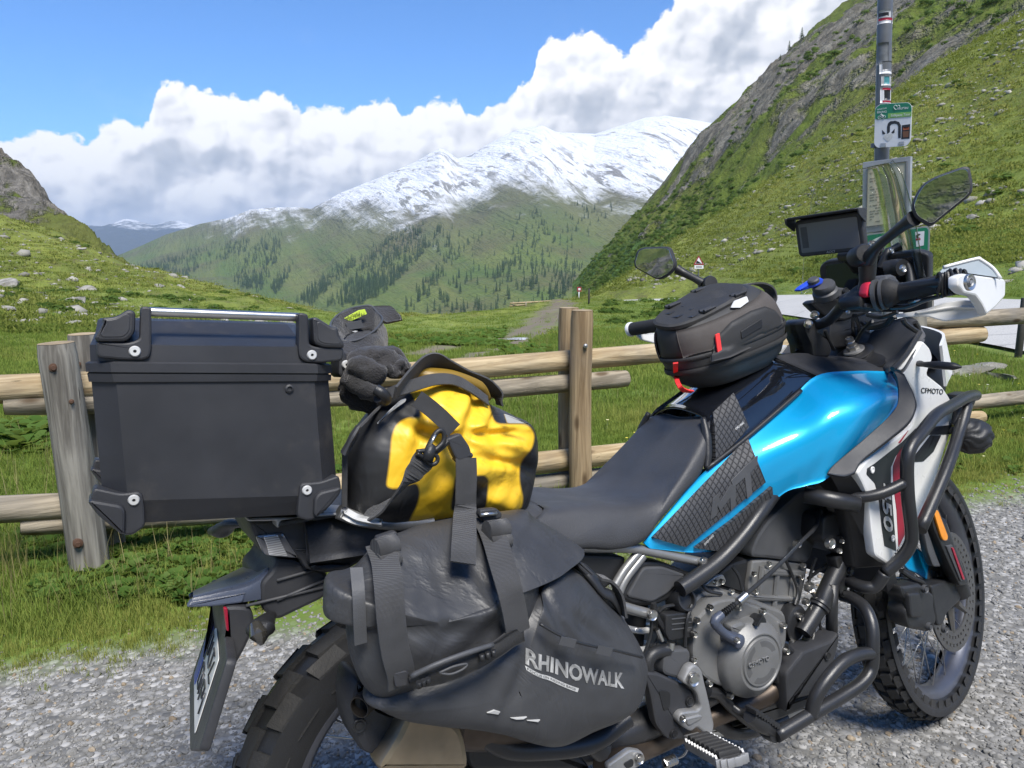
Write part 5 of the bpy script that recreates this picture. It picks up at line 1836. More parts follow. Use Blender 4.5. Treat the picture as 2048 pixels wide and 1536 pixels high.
part('inner_fairing', M().panel([v * [1, -1, 1] for v in [bp('7', 0, (600, 300, .02), (600, 380, -.02), (620, 440, -.06), (700, 475, -.12)), bp('7', 0, (680, 240, -.04), (690, 340, -.07), (710, 420, -.11), (740, 468, -.19)),
         bp('7', 0, (765, 205, -.09), (790, 300, -.13), (795, 400, -.17), (785, 475, -.215)), bp('7', 0, (830, 200, -.13), (860, 270, -.17), (850, 340, -.19), (835, 400, -.21))]], .006, 5, 5, (0, -1, 0)), plastic_grey, crease=0)
part('fairing_seam', M().tube(bp('7', -.20, (870, 265), (800, 380), (730, 455)), .006, 8), plastic_dark)
part('fairing_clip', M().tube(bp('H', -.185, (1240, 975), (1270, 1030), (1390, 1110), (1405, 1080), (1370, 1010)), .006, 8), plastic_dark)
# headlamp body (front of the machine)
hl = part('headlamp', M().lathe((1.44, 0, .93), (1, 0, .12), [(.0, .05), (.07, .045), (.10, .02), (.11, -.03), (.09, -.1), (0, -.1)], 28), plastic_dark)
part('headlamp_lens', M().lathe((1.44, 0, .93), (1, 0, .12), [(.0, .062), (.055, .056), (.085, .036), (.085, .03), (0, .04)], 28), lens_mat, hl)
part('nose_fairing', M().panel([[(1.30, -.19, 1.03), (1.40, -.13, 1.06), (1.45, 0, 1.08), (1.40, .13, 1.06), (1.30, .19, 1.03)], [(1.33, -.18, .93), (1.44, -.125, .97), (1.475, -.0, 1.0), (1.44, .125, .97), (1.33, .18, .93)]], .006, 4, 5, (-1, 0, 0)), white)
# windscreen: a blown sheet, thicker rolled edge
edge_ = bp('8', 0, (722, 828, -.105), (762, 905, -.125), (800, 1040, -.140), (832, 1180, -.155), (866, 1370, -.168), (885, 1440, -.175))
rows = []
for k_, p in enumerate(edge_):
 w_ = -p[1]
 fwd_ = .05 + .055 * k_ / 5
 rows.append([(p[0] + fwd_ * (1 - (s_ / 1.0) ** 2) , -w_ * s_, p[2] + .012 * (1 - s_ ** 2)) for s_ in (1, .75, .4, 0, -.4, -.75, -1)])
ws = part('windscreen', M().panel(rows, .004, 5, 5, (-1, 0, 0)), clear, crease=0)
part('screen_edge', M().tube(edge_, [.006, .010, .012, .012, .010, .008], 10, 6, flat=.35, up=(1, 0, 0)), clear, ws, crease=0)

# ---- handlebar and controls
bar = M().tube(bp('H', 0, (-420, 1130, .18), (-120, 1110, .10), (120, 1075, .03), (300, 1040, -.03), (430, 985, -.07), (530, 880, -.10), (600, 800, -.125), (690, 745, -.155), (900, 700, -.21), (1200, 650, -.28), (1700, 570, -.39)), .0125, 14)
lg_ = sp('r3', 0, (810, 1470, .425), (1000, 1440, .31))
bar.tube([lg_[1], bp('H', .18, (-420, 1130))[0]], .0125, 12, 1)
part('handlebar', bar, satin)
gr_ = M().tube(bp('H', 0, (1120, 690, -.262), (1300, 665, -.30), (1740, 570, -.392)), .0185, 18)
gr_.tube(bp('H', 0, (1010, 705, -.240), (1100, 690, -.262), (1200, 680, -.275)), [.030, .030, .020], 18, 4)
part('handlebar_grip', gr_, foam)
part('handlebar_grip', M().tube([lg_[0], lg_[1]], .0180, 16, 1), foam)
rs = part('handlebar_riser', plate('H', -.035, [(150, 1010), (230, 960), (310, 1000), (345, 1080), (300, 1110), (420, 1180), (470, 1320), (430, 1400), (260, 1400), (240, 1250), (180, 1130)], .05, .006, .008), satin)
part('handlebar_riser', plate('H', -.035, [(150, 1010), (230, 960), (310, 1000), (345, 1080), (300, 1110), (420, 1180), (470, 1320), (430, 1400), (260, 1400), (240, 1250), (180, 1130)], .05, .006, .008).mirrored(), satin)
for p in ((195, 1048), (265, 948)):
 bolt(rs, bp('H', -.037, p)[0], .010, .010, axis=(-.3, -.6, .7))
tcl = M()
cxy = bp('H', 0, (705, 1330))[0]
upn = nrm(HAX)
tcl.lathe(cxy - upn * .018, upn, [(.0, .018), (.040, .018), (.047, .014), (.047, -.02), (.0, -.02)], 32)
sdv = nrm(rot_about(np.array([0, 1.0, 0]), STEER))
fdv = nrm(np.cross(sdv, upn))
tcl.prism(fillet([cxy - upn * .008 + fdv * a + sdv * b_ for a, b_ in ((.05, -.03), (.03, -.135), (-.02, -.14), (-.075, -.06), (-.075, .06), (-.02, .14), (.03, .135), (.05, .03))], .02), -upn * .03, .005)
part('triple_clamp', tcl, satin)
part('stem_washer', M().lathe(cxy, upn, [(.0265, .002), (.0255, .006), (0, .006)], 32), alu)
part('stem_nut', M().lathe(cxy + upn * .006, upn, [(.0150, 0), (.0150, .011), (.0120, .012), (.0120, .022), (.0100, .024), (.0100, .034), (.008, .035), (0, .033)], 6), steel, crease=20)
sw = part('switch_housing', plate('H', -.225, [(760, 740), (820, 700), (960, 570), (1060, 570), (1110, 640), (1090, 850), (1040, 890), (960, 870), (830, 860), (770, 860)], .055, .008, .012), plastic_dark)
part('kill_switch', plate('H', -.236, [(870, 580), (918, 562), (932, 600), (928, 690), (900, 735), (850, 738), (836, 700), (850, 620)], .02, .004, .008), redpl, sw)
part('start_button', plate('H', -.231, [(838, 800), (905, 796), (905, 850), (838, 856)], .01, .003, .004), plastic_grey, sw)
for p in ((880, 605), (875, 655), (870, 700)):
 part('switch_symbol', M().lathe(bp('H', -.2375, p)[0], (0, -1, 0), [(.0030, 0), (.0030, .0006), (.0022, .0006), (.0022, 0)], 14), decal_black, sw)
part('throttle_ring', M().tube(bp('H', 0, (940, 720, -.232), (985, 712, -.24)), .034, 20, 1).tube(bp('H', 0, (1015, 705, -.246), (1050, 700, -.252)), .033, 20, 1), plastic_grey)
part('bar_clamp', M().tube(bp('H', 0, (620, 800, -.125), (700, 770, -.15)), .022, 16, 1).tube(bp('H', 0, (700, 760, -.15), (820, 735, -.185)), .021, 16, 1), plastic_dark)
for p in ((655, 830), (625, 905)):
 bolt(sw, bp('H', -.150, p)[0], .005, .005)
part('brake_lever', M().tube(bp('H', 0, (1120, 850, -.255), (1300, 835, -.29), (1480, 770, -.335), (1800, 690, -.41)), [.009, .010, .008, .007], 10, 6, flat=.6), satin)
part('lever_tip', M().tube(bp('H', 0, (1310, 795, -.30), (1440, 765, -.33)), [.004, .0045, .002], 8, 1), steel)
mc = part('brake_reservoir', plate('H', -.20, [(1040, 560), (1060, 495), (1140, 480), (1210, 570), (1300, 580), (1280, 620), (1120, 610)], .05, .006, .01), plastic_grey)
wires = M()
for k_, P in enumerate(([(700, 940, -.14), (690, 1050, -.05), (705, 1180, .05), (690, 1290, .06)], [(720, 940, -.15), (760, 1080, -.02), (740, 1200, .06)], [(900, 1000, -.16), (800, 1100, -.12), (730, 1220, -.08)], [(1150, 930, -.22), (1040, 1040, -.18), (880, 1070, -.12), (800, 1010, -.08)], [(1180, 900, -.24), (1000, 960, -.2), (850, 930, -.14)], [(380, 1100, -.04), (440, 1240, -.03), (480, 1310, -.02)], [(0, 1160, .02), (60, 1260, .02), (80, 1330, .01)])):
 wires.tube(bp('H', 0, *P), .0045 if k_ != 3 else .007, 7)
part('control_cables', wires, plastic_dark)
# weighted grip end and hand guard
ge = bp('r6', -.415, (1765, 418))[0]
part('grip_weight', M().tube(bp('r6', 0, (1665, 425, -.385), (1735, 415, -.412)), [.022, .024], 18, 1), plastic_dark)
gpl = plane3(bp('r6', -.434, (1715, 400))[0], bp('r6', -.398, (1954, 430))[0], bp('r6', -.415, (1862, 575))[0])
hgm = M().prism(fillet(pp('r6', gpl, (1712, 386), (1742, 371), (1795, 379), (1948, 399), (1957, 412), (1955, 488), (1905, 545), (1862, 580), (1838, 530), (1806, 486), (1745, 472), (1712, 440)), .006), -gpl[1] * .018, .004)
hgd = part('hand_guard', hgm, white)
bpl = plane3(bp('r6', -.26, (1400, 588))[0], bp('r6', -.41, (1862, 580))[0], bp('r6', -.37, (1740, 512))[0])
part('guard_blade', M().prism(fillet(pp('r6', bpl, (1396, 578), (1480, 566), (1560, 548), (1640, 520), (1735, 506), (1830, 512), (1852, 540), (1862, 580), (1760, 603), (1642, 614), (1600, 602), (1555, 588), (1400, 594)), .006), -bpl[1] * .006, .002), white, hgd)
part('blade_crease', M().tube(pp('r6', (bpl[0] + bpl[1] * .001, bpl[1]), (1500, 575), (1590, 560), (1700, 545), (1845, 548)), .003, 8), white, hgd, crease=0)
ipl = plane3(bp('r6', -.345, (1590, 410))[0], bp('r6', -.385, (1812, 298))[0], bp('r6', -.415, (1925, 398))[0])
shell_in = simple('grey_guard_inside', (.25, .30, .34), .4)
part('guard_shell', M().prism(fillet(pp('r6', ipl, (1584, 412), (1640, 342), (1700, 325), (1812, 298), (1826, 302), (1888, 345), (1928, 398), (1795, 379), (1742, 371), (1690, 395), (1640, 412)), .004), -ipl[1] * .005, .0015), shell_in, hgd)
part('guard_rim', M().tube(pp('r6', ipl, (1640, 342), (1700, 325), (1812, 297), (1828, 302), (1890, 345), (1930, 400)), .0035, 8, 3), white, hgd, crease=0)
bolt(hgd, bp('r6', -.450, (1765, 418))[0], .0155, .006)
bolt(hgd, bp('r6', -.454, (1765, 418))[0], .0075, .006, alu)
rub = M()
for i in range(9):
 rub.tube(np.array([ge + np.array([-.045, .03, .0]) + .003 * np.array([math.sin(i * 2.1 + k_), math.cos(i * 1.3 + k_), math.sin(k_ * 1.7 + i)]) + .022 * np.array([.35 * math.cos(a), .3 * math.cos(a), math.sin(a)]) + np.array([.004 * i, -.004 * i, .0005 * i]) for k_, a in enumerate(np.linspace(0, 2 * np.pi, 9)[:-1])]), .0028, 6, 3, closed=True)
part('grip_lock_cord', rub, plastic_dark)
part('hand_guard', M().prism(fillet(sp('0', .41, (1272, 668), (1340, 664), (1340, 694), (1322, 690), (1285, 680)), .004), np.array([0, .012, 0]), .003), white)
part('hand_guard', M().prism(fillet(sp('0', .36, (1334, 650), (1338, 626), (1350, 612), (1372, 606), (1365, 650)), .006), np.array([0, .01, 0]), .003), white)
part('bar_end', M().lathe(lg_[0], lg_[0] - lg_[1], [(.018, -.004), (.020, .0), (.020, .007), (.016, .010), (0, .010)], 20), white)

# ---- mirrors
def mirror_(g, outline, ctr_, nrm_, stem, rads, joint):
 pl = (ctr_, nrm_)
 P = fillet(pp(g, pl, *outline), .015, 5)
 c_ = P.mean(0)
 sh = M().pillow(P + 0, .003, .024, c_, 2.6, 10, 1, bulge=nrm_)
 h_ = part('mirror', sh, plastic, crease=0)
 rim = M().prism(P * 1.0 + nrm_ * .006, -nrm_ * .014, .004)
 part('mirror_rim', rim, plastic, h_)
 gm = M().prism(c_ + (P - c_) * .90 + nrm_ * .0085, -nrm_ * .003, .0004)
 part('mirror_glass', gm, mirror_mat, h_)
 part('mirror_stem', M().tube(stem, rads, 14), plastic_dark, h_)
 part('mirror_joint', joint, plastic_dark, h_)
mc_ = bp('8', -.44, (985, 1005))[0]
n_r = nrm(np.array([-.80, -.52, -.01]))
st = bp('8', 0, (840, 1118, -.40), (790, 1150, -.375), (720, 1205, -.33), (650, 1265, -.28), (600, 1330, -.24))
jt = M().lathe(bp('H', -.235, (795, 270))[0], (-.5, -.85, .1), [(0, .014), (.018, .014), (.021, .010), (.021, -.03), (0, -.03)], 24).tube(bp('H', 0, (850, 260, -.22), (850, 400, -.215), (845, 560, -.21), (820, 720, -.20)), [.020, .018, .016, .018], 14)
mirror_('8', [(880, 945), (945, 905), (1095, 852), (1125, 858), (1140, 940), (1138, 985), (1115, 1010), (935, 1155), (915, 1160), (840, 1118), (822, 1055), (845, 1000)], mc_, n_r, st, [.015, .011, .0095, .010, .016], jt)
ml_ = bp('r3', .40, (960, 1070))[0]
n_l = nrm(np.array([-.86, -.42, .02]))
st = bp('r3', 0, (1085, 1100, .385), (1130, 1125, .37), (1190, 1155, .345), (1245, 1185, .325))
jt = M().lathe(bp('r3', .315, (1285, 1190))[0], (-.4, -.9, .1), [(0, .016), (.018, .016), (.021, .010), (.021, -.03), (0, -.03)], 24).tube(bp('r3', 0, (1290, 1200, .315), (1295, 1260, .31), (1285, 1330, .30), (1275, 1465, .29)), .017, 12, 3)
mirror_('r3', [(848, 980), (890, 966), (1035, 962), (1055, 975), (1086, 1065), (1080, 1100), (1040, 1140), (990, 1165), (955, 1160), (832, 1092), (825, 1060)], ml_, n_l, st, [.014, .011, .010, .012], jt)

# ---- instruments
fx = nrm(rot_about(np.array([0, -1.0, 0]), STEER))                 # to the rider's right, turned with the bars
up_ = nrm(np.array([-.22, -.05, .97]))
fx_bar, up_bar = fx, up_
fx = nrm(fx + np.array([0, 0, -.125]))
up_ = nrm(up_ - fx * (up_ @ fx))
bk_ = nrm(np.cross(fx, up_))                                       # towards the rider
c_ = bp('8', -.03, (402, 1205))[0]
nav = M().prism(fillet([c_ + fx * a + up_ * b_ for a, b_ in ((-.083, -.046), (.083, -.046), (.083, .046), (-.083, .046))], .012), -bk_ * .022, .004)
nv = part('navigation_display', nav, plastic)
part('display_glass', M().prism(fillet([c_ + bk_ * .0012 + fx * a + up_ * b_ for a, b_ in ((-.073, -.036), (.073, -.036), (.073, .036), (-.073, .036))], .004), -bk_ * .002, .0004), screen_mat, nv)
part('display_sidebar', M().prism([c_ + bk_ * .0018 + fx * a + up_ * b_ for a, b_ in ((-.068, -.024), (-.052, -.024), (-.052, .028), (-.068, .028))], -bk_ * .001, .0002), simple('faint_panel', (.075, .077, .082), .25), nv)
lettering('lettering', 'AOCI', c_ + bk_ * .0022 - up_ * .0425 - fx * .010, fx, up_, .0058, decal_grey, nv, .0004, .022, .25)
vz = M()
vz.prism(fillet([c_ + up_ * .045 - bk_ * .02 - fx * .086, c_ + up_ * .045 - bk_ * .02 + fx * .086, c_ + up_ * .054 + bk_ * .030 + fx * .088, c_ + up_ * .054 + bk_ * .030 - fx * .088], .012), up_ * .005, .002)
for s_ in (-1, 1):
 vz.prism(fillet([c_ + fx * s_ * .086 + up_ * .050 - bk_ * .02, c_ + fx * s_ * .088 + up_ * .058 + bk_ * .030, c_ + fx * s_ * .088 + up_ * .042 + bk_ * .028, c_ + fx * s_ * .086 + up_ * .018 - bk_ * .005], .004), fx * s_ * .004, .0015)
part('display_visor', vz, plastic, nv)
part('display_arm', M().tube(bp('H', 0, (600, 250, -.03), (640, 300, -.02), (700, 360, -.02), (740, 420, -.01)), .016, 12).tube(bp('H', 0, (560, 290, -.02), (700, 280, -.06)), .013, 10, 1), plastic_dark, nv)
vent = M()
for i in range(4):
 a = bp('H', -.06, (930, 250 + i * 22), (1040, 252 + i * 22))
 vent.tube(a, .0035, 6, 1)
vent.tube(bp('H', 0, (1000, 420, -.08), (1070, 250, -.09), (1110, 225, -.09), (1200, 180, -.10)), [.012, .010, .009, .011], 10)
vent.tube(bp('H', 0, (860, 160, -.05), (920, 170, -.06), (1000, 240, -.07)), .011, 10)
part('screen_mount', vent, plastic_dark)
bolt(nv, bp('H', -.105, (1105, 228))[0], .007, .004)
bolt(nv, bp('H', -.07, (870, 165))[0], .006, .004)
c2 = bp('H', -.02, (600, 520))[0] + np.array([.06, 0, 0])
dash = M().prism(fillet([c2 + fx * a + up_ * b_ for a, b_ in ((-.105, -.085), (.15, -.10), (.165, .040), (.14, .052), (-.085, .050), (-.105, .034))], .010), -bk_ * .03, .004)
ds = part('instrument_panel', dash, plastic_dark)
part('panel_glass', M().prism(fillet([c2 + bk_ * .001 + fx * a + up_ * b_ for a, b_ in ((-.092, -.060), (.13, -.070), (.13, .040), (-.085, .040))], .008), -bk_ * .002, .0004), gloss, ds)
part('panel_shroud', plate('H', .02, [(222, 800), (262, 765), (420, 760), (620, 740), (900, 760), (900, 900), (600, 1000), (420, 975), (300, 880)], .03, .006, .012), plastic_dark)
part('steering_cover', plate('H', .03, [(450, 1000), (900, 900), (1200, 960), (880, 1100), (860, 1280), (460, 1300), (430, 1150)], .04, .005, .01), plastic_dark)
part('cockpit_mount', M().tube(bp('H', 0, (1050, 430, -.10), (1150, 410, -.12), (1230, 410, -.14)), .020, 14).tube(bp('H', 0, (1230, 360, -.13), (1300, 420, -.14), (1330, 600, -.15)), .010, 10), plastic_dark)
bolt(ds, bp('H', -.155, (1225, 425))[0], .009, .006)
# phone holder with blue locking lever
pm = M().lathe(bp('H', -.06, (375, 640))[0], (-.52, -.18, .83), [(0, .012), (.024, .012), (.026, .008), (.026, .0), (.024, -.004), (.029, -.008), (.029, -.022), (.020, -.03), (0, -.03)], 28)
pm.prism(fillet(bp('H', -.075, (430, 660), (480, 620), (640, 640), (690, 680), (660, 740), (600, 750), (540, 735), (440, 720)), .006), IN * .025, .004)
ph = part('phone_mount', pm, plastic_grey)
bolt(ph, bp('H', -.078, (605, 678))[0], .010, .004, plastic_dark)
part('mount_lever', plate('H', -.06, [(105, 655), (140, 615), (250, 545), (330, 515), (378, 535), (365, 590), (270, 630), (120, 672)], .018, .004, .006), bluepl, ph)
part('lever_cap', M().lathe(bp('H', -.065, (262, 572))[0], (-.52, -.18, .83), [(0, .010), (.010, .010), (.013, .007), (.013, 0)], 20), plastic_grey, ph)

# ---- crash bars
cr_ = M()
r_b = .0138
cr_.tube(bp('7', 0, (1155, 590, -.185), (1110, 600, -.200), (1030, 645, -.225), (955, 690, -.245), (880, 780, -.262), (825, 850, -.268), (805, 930, -.270), (808, 1100, -.270), (828, 1290, -.262), (818, 1360, -.255), (770, 1430, -.24), (690, 1500, -.22)), r_b, 16)
cr_.tube(np.concatenate([bp('7', -.22, (690, 1500)), bp('r5', 0, (480, 385, -.205), (420, 395, -.19), (350, 375, -.165), (300, 350, -.14))]), r_b, 16)
cr_.tube(bp('7', 0, (1110, 640, -.195), (1070, 780, -.21), (1000, 980, -.24), (870, 1280, -.262)), r_b, 16)
cr_.tube(bp('7', 0, (1068, 640, -.19), (1058, 700, -.19), (1050, 740, -.19)), .010, 10)
cr_.tube(bp('7', 0, (500, 1112, -.20), (580, 1112, -.225), (680, 1090, -.25), (790, 1040, -.268)), .0120, 14)
cr_.tube(bp('7', 0, (280, 1100, -.15), (400, 1120, -.19), (555, 1150, -.225)), .0180, 16, 1)
cr_.tube(bp('6', 0, (1330, 545, -.14), (1390, 565, -.17), (1460, 620, -.21), (1500, 720, -.235), (1505, 860, -.245), (1495, 970, -.245), (1440, 1050, -.245), (1320, 1130, -.24), (1160, 1225, -.235), (950, 1352, -.225)), r_b, 16)
cr_.tube(bp('6', 0, (1500, 880, -.245), (1430, 885, -.245), (1340, 925, -.245), (1250, 1020, -.245), (1180, 1130, -.24), (1150, 1240, -.235)), r_b, 16)
cr_.tube(bp('6', 0, (950, 1352, -.225), (900, 1330, -.20), (880, 1300, -.15)), r_b, 14)
cr_.tube(bp('6', 0, (1275, 480, -.14), (1270, 640, -.14), (1270, 790, -.14)), .013, 12, 1)
crb = part('crash_bar', cr_, satin, crease=0)
part('crash_bar', cr_.mirrored(), satin, crease=0)
part('crash_bar_clamp', plate('7', -.20, [(1090, 590), (1150, 570), (1165, 610), (1150, 650), (1120, 640)], .05, .006, .008), satin, crb)
part('bar_mount', plate('6', -.145, [(1290, 330), (1370, 300), (1400, 420), (1340, 580), (1290, 560), (1320, 440)], .03, .005, .01), satin, crb)
for p in ((1372, 405), (1330, 530), (1310, 225)):
 bolt(crb, bp('6', -.150, p)[0], .009, .006, plastic_dark)
# indicator on the fairing and the covered auxiliary lamp
indicator(bp('7', 0, (868, 428, -.21), (890, 432, -.225), (960, 436, -.255), (1040, 442, -.285), (1084, 446, -.30)), [.010, .008, .0125, .012, .003])
al = M()
ac = bp('7', -.205, (1140, 800))[0]
V = []
nu, nv_ = 40, 22
for i in range(nv_):
 for j in range(nu):
  th_, ph_ = math.pi * i / (nv_ - 1), 2 * math.pi * j / nu
  rr_ = .042 * (1 + .07 * math.sin(ph_ * 9 + 2 * math.sin(th_ * 5)) * math.sin(th_))
  V.append(ac + rr_ * np.array([math.cos(th_) * 1.15, math.sin(th_) * math.cos(ph_), math.sin(th_) * math.sin(ph_)]))
al.add(V, list(grid_faces(nv_, nu, True)))
part('auxiliary_lamp', al, plastic_dark, crease=0)
part('lamp_bracket', M().tube(bp('7', -.195, (1040, 770), (1085, 790), (1110, 800)), .010, 10), plastic_dark)

# ---------------------------------------------------------------- luggage on the motorcycle (things of their own)
def ride(name, label, cat):
 """an empty standing in the machine's leaning frame, for what is strapped onto it"""
 o = empty(name)
 o.rotation_euler = (-R(LEAN), 0, 0)
 return tag(o, label, cat)

# ---- aluminium top case
TC = ride('top_case', 'black aluminium top case with silver carrying handle, on the luggage rack behind the yellow bag', 'top case')
yR, yL = -.170, .190
xa, xb = bp('0', yR, (196, 900))[0][0], bp('0', yR, (678, 900))[0][0]
c0, c1 = bp('0', yR, (246, 900))[0][0], bp('0', yR, (638, 900))[0][0]
def lev(l_, r_, dy=.0):
 """height of an edge of the case at its two ends (the case sits slightly nose down)"""
 p_, q_ = bp('0', yR + dy, l_)[0], bp('0', yR + dy, r_)[0]
 k_ = (q_[2] - p_[2]) / (q_[0] - p_[0])
 return np.array([p_[2] - k_ * p_[0], k_])
zt = {'bot': lev((246, 1052), (640, 1031)), 'low': lev((246, 1008), (638, 996)), 'seam0': lev((246, 764), (638, 762)), 'seam1': lev((246, 746), (638, 748)), 'rim': lev((246, 727), (638, 730)), 'lid': lev((300, 690), (600, 694)), 'top': lev((310, 636), (595, 644), .085)}
up3 = lambda d_: np.array([d_, .0])
c0b = c0 - xa
def octa(ins=.0, ch=None, yin=.0):
 ch = c0b if ch is None else ch
 a, b_, c, d_ = xa + ins, xb - ins, yR + ins + yin, yL - ins - yin
 return [(a + ch, c), (b_ - ch, c), (b_, c + ch), (b_, d_ - ch), (b_ - ch, d_), (a + ch, d_), (a, d_ - ch), (a, c + ch)]
def oct_loft(levels):
 m__ = M()
 rings = [[(x, y, z[0] + z[1] * x) for x, y in octa(i_, ch, yi)] for z, i_, ch, yi in levels]
 V = np.array(rings).reshape(-1, 3)
 F = list(grid_faces(len(rings), 8, True))
 m__.add(V, F, False)
 m__.f += [list(range(8))[::-1], [(len(rings) - 1) * 8 + i for i in range(8)]]
 m__.sm += [False, False]
 return m__
casep = simple('powder_coated_aluminium', (.026, .027, .031), .46, .1, grain=(1500, .0004), dirt=.22)
casel = simple('black_polymer', (.023, .024, .028), .5, grain=(1200, .0005), dirt=.05)
tb = part('case_body', oct_loft([(zt['bot'], .016, c0b * .8, 0), (zt['low'], .002, c0b, 0), (zt['low'] + up3(.004), .0, c0b, 0), (zt['seam0'], 0, c0b, 0)]), casep, TC, crease=20)
part('seam_band', oct_loft([(zt['seam0'], -.003, c0b, 0), (zt['seam1'] + up3(-.001), -.004, c0b, 0), (zt['seam1'] + up3(-.001), -.001, c0b, 0), (zt['seam1'] + up3(.001), -.001, c0b, 0), (zt['seam1'] + up3(.001), -.005, c0b, 0), (zt['rim'], -.005, c0b, 0), (zt['rim'] + up3(.0025), -.001, c0b, 0)]), casel, TC, crease=20)
ld = part('lid', oct_loft([(zt['rim'] + up3(.002), .001, c0b, 0), (zt['lid'], .002, c0b, 0), (zt['lid'] + up3(.001), .003, c0b, .001), (zt['lid'] * .55 + zt['top'] * .45, .010, c0b, .040), (zt['top'] + up3(-.004), .014, c0b, .068), (zt['top'], .018, c0b, .080)]), casep, TC, crease=20)
rivet_mat = simple('rivet_head', (.62, .62, .61), .35, .3)
def rivet(p, parent, ax=(0, -1, 0)):
 part('rivet', M().lathe(p, ax, [(.0072, -.002), (.0072, .0012), (.0058, .0030), (.0022, .0030), (.0018, .0008), (0, .0008)], 20), rivet_mat, parent)
 part('rivet_core', M().lathe(np.asarray(p) + np.asarray(ax) * .001, ax, [(.0022, 0), (0, .0004)], 12), plastic_dark, parent)
for flip in (False, True):
 mm = (lambda v: v * np.array([1, -1, 1]) + np.array([0, yR + yL, 0])) if flip else (lambda v: v)
 for cp_, cr_pts in (('tl', dict(bot=[(548, 365), (548, 440), (700, 455), (815, 455), (850, 440), (862, 400), (862, 160), (840, 150), (800, 150), (795, 330), (770, 345), (735, 355), (550, 350)],
         horn=[(535, 330), (585, 240), (580, 215), (660, 208), (730, 165), (772, 180), (768, 300), (720, 350), (560, 352)], riv=(767, 406))),
      ('tr', dict(bot=[(1700, 250), (1697, 190), (1715, 185), (1755, 195), (1760, 365), (1790, 378), (1960, 385), (1950, 460), (1820, 472), (1740, 468), (1705, 445), (1697, 400)],
         horn=[(1775, 215), (1800, 210), (1890, 265), (1925, 270), (1935, 320), (1962, 360), (1958, 388), (1840, 385), (1785, 360)], riv=(1774, 427)))):
  br_ = part('lid_corner', M().prism(fillet(mm(bp('1', yR - .004, *cr_pts['bot'])), .006), (IN if not flip else -IN) * .022, .003), casel, TC)
  part('corner_horn', M().prism(fillet(mm(bp('1', yR - .008, *cr_pts['horn'])), .006), (IN if not flip else -IN) * .050, .004), casel, br_)
  ins_ = bp('1', yR - .0088, *cr_pts['horn'])
  ci = ins_.mean(0)
  part('horn_inset', M().prism(fillet(mm(ci + (ins_ - ci) * .74), .005), (IN if not flip else -IN) * .004, .0015), plastic, br_)
  rivet(mm(bp('1', yR - .004, cr_pts['riv']))[0], br_, (0, -1, 0) if not flip else (0, 1, 0))
 for bk in (dict(pl=[(530, 1180), (690, 1215), (790, 1203), (812, 1220), (822, 1290), (828, 1400), (760, 1450), (715, 1455), (510, 1275)], horn=[(500, 1265), (520, 1250), (690, 1280), (715, 1310), (712, 1445), (690, 1450), (560, 1345)], riv=(761, 1252)),
    dict(pl=[(1705, 1170), (1720, 1155), (1820, 1148), (1930, 1110), (1945, 1190), (1820, 1330), (1790, 1365), (1735, 1370), (1690, 1345)], horn=[(1790, 1240), (1820, 1205), (1945, 1175), (1940, 1215), (1880, 1290), (1800, 1355), (1785, 1330)], riv=(1746, 1196))):
  br_ = part('base_corner', M().prism(fillet(mm(bp('1', yR - .004, *bk['pl'])), .006), (IN if not flip else -IN) * .04, .003), casel, TC)
  part('corner_horn', M().prism(fillet(mm(bp('1', yR - .012, *bk['horn'])), .006), (IN if not flip else -IN) * .06, .004), casel, br_)
  rivet(mm(bp('1', yR - .004, bk['riv']))[0], br_, (0, -1, 0) if not flip else (0, 1, 0))
hp_ = bp('1', yR + .020, (850, 180), (1710, 212))
part('carrying_handle', M().tube(hp_, .0062, 16, 1), steel, TC)
part('carrying_handle', M().tube((hp_ * [1, -1, 1]) + [0, yR + yL, 0], .0062, 16, 1), steel, TC)
part('latch', plate('1', -.10, [(1930, 400), (1965, 405), (1990, 470), (1985, 520), (1950, 560), (1925, 540)], .05, .004, .006), casel, TC)
rivet(bp('1', -.102, (1970, 482))[0], TC)
part('lock_screw', M().lathe(bp('1', yR - .0005, (1645, 618))[0], (0, -1, 0), [(.0060, -.002), (.0060, .002), (.0035, .0035), (.003, .001), (0, .001)], 20), plastic, TC)

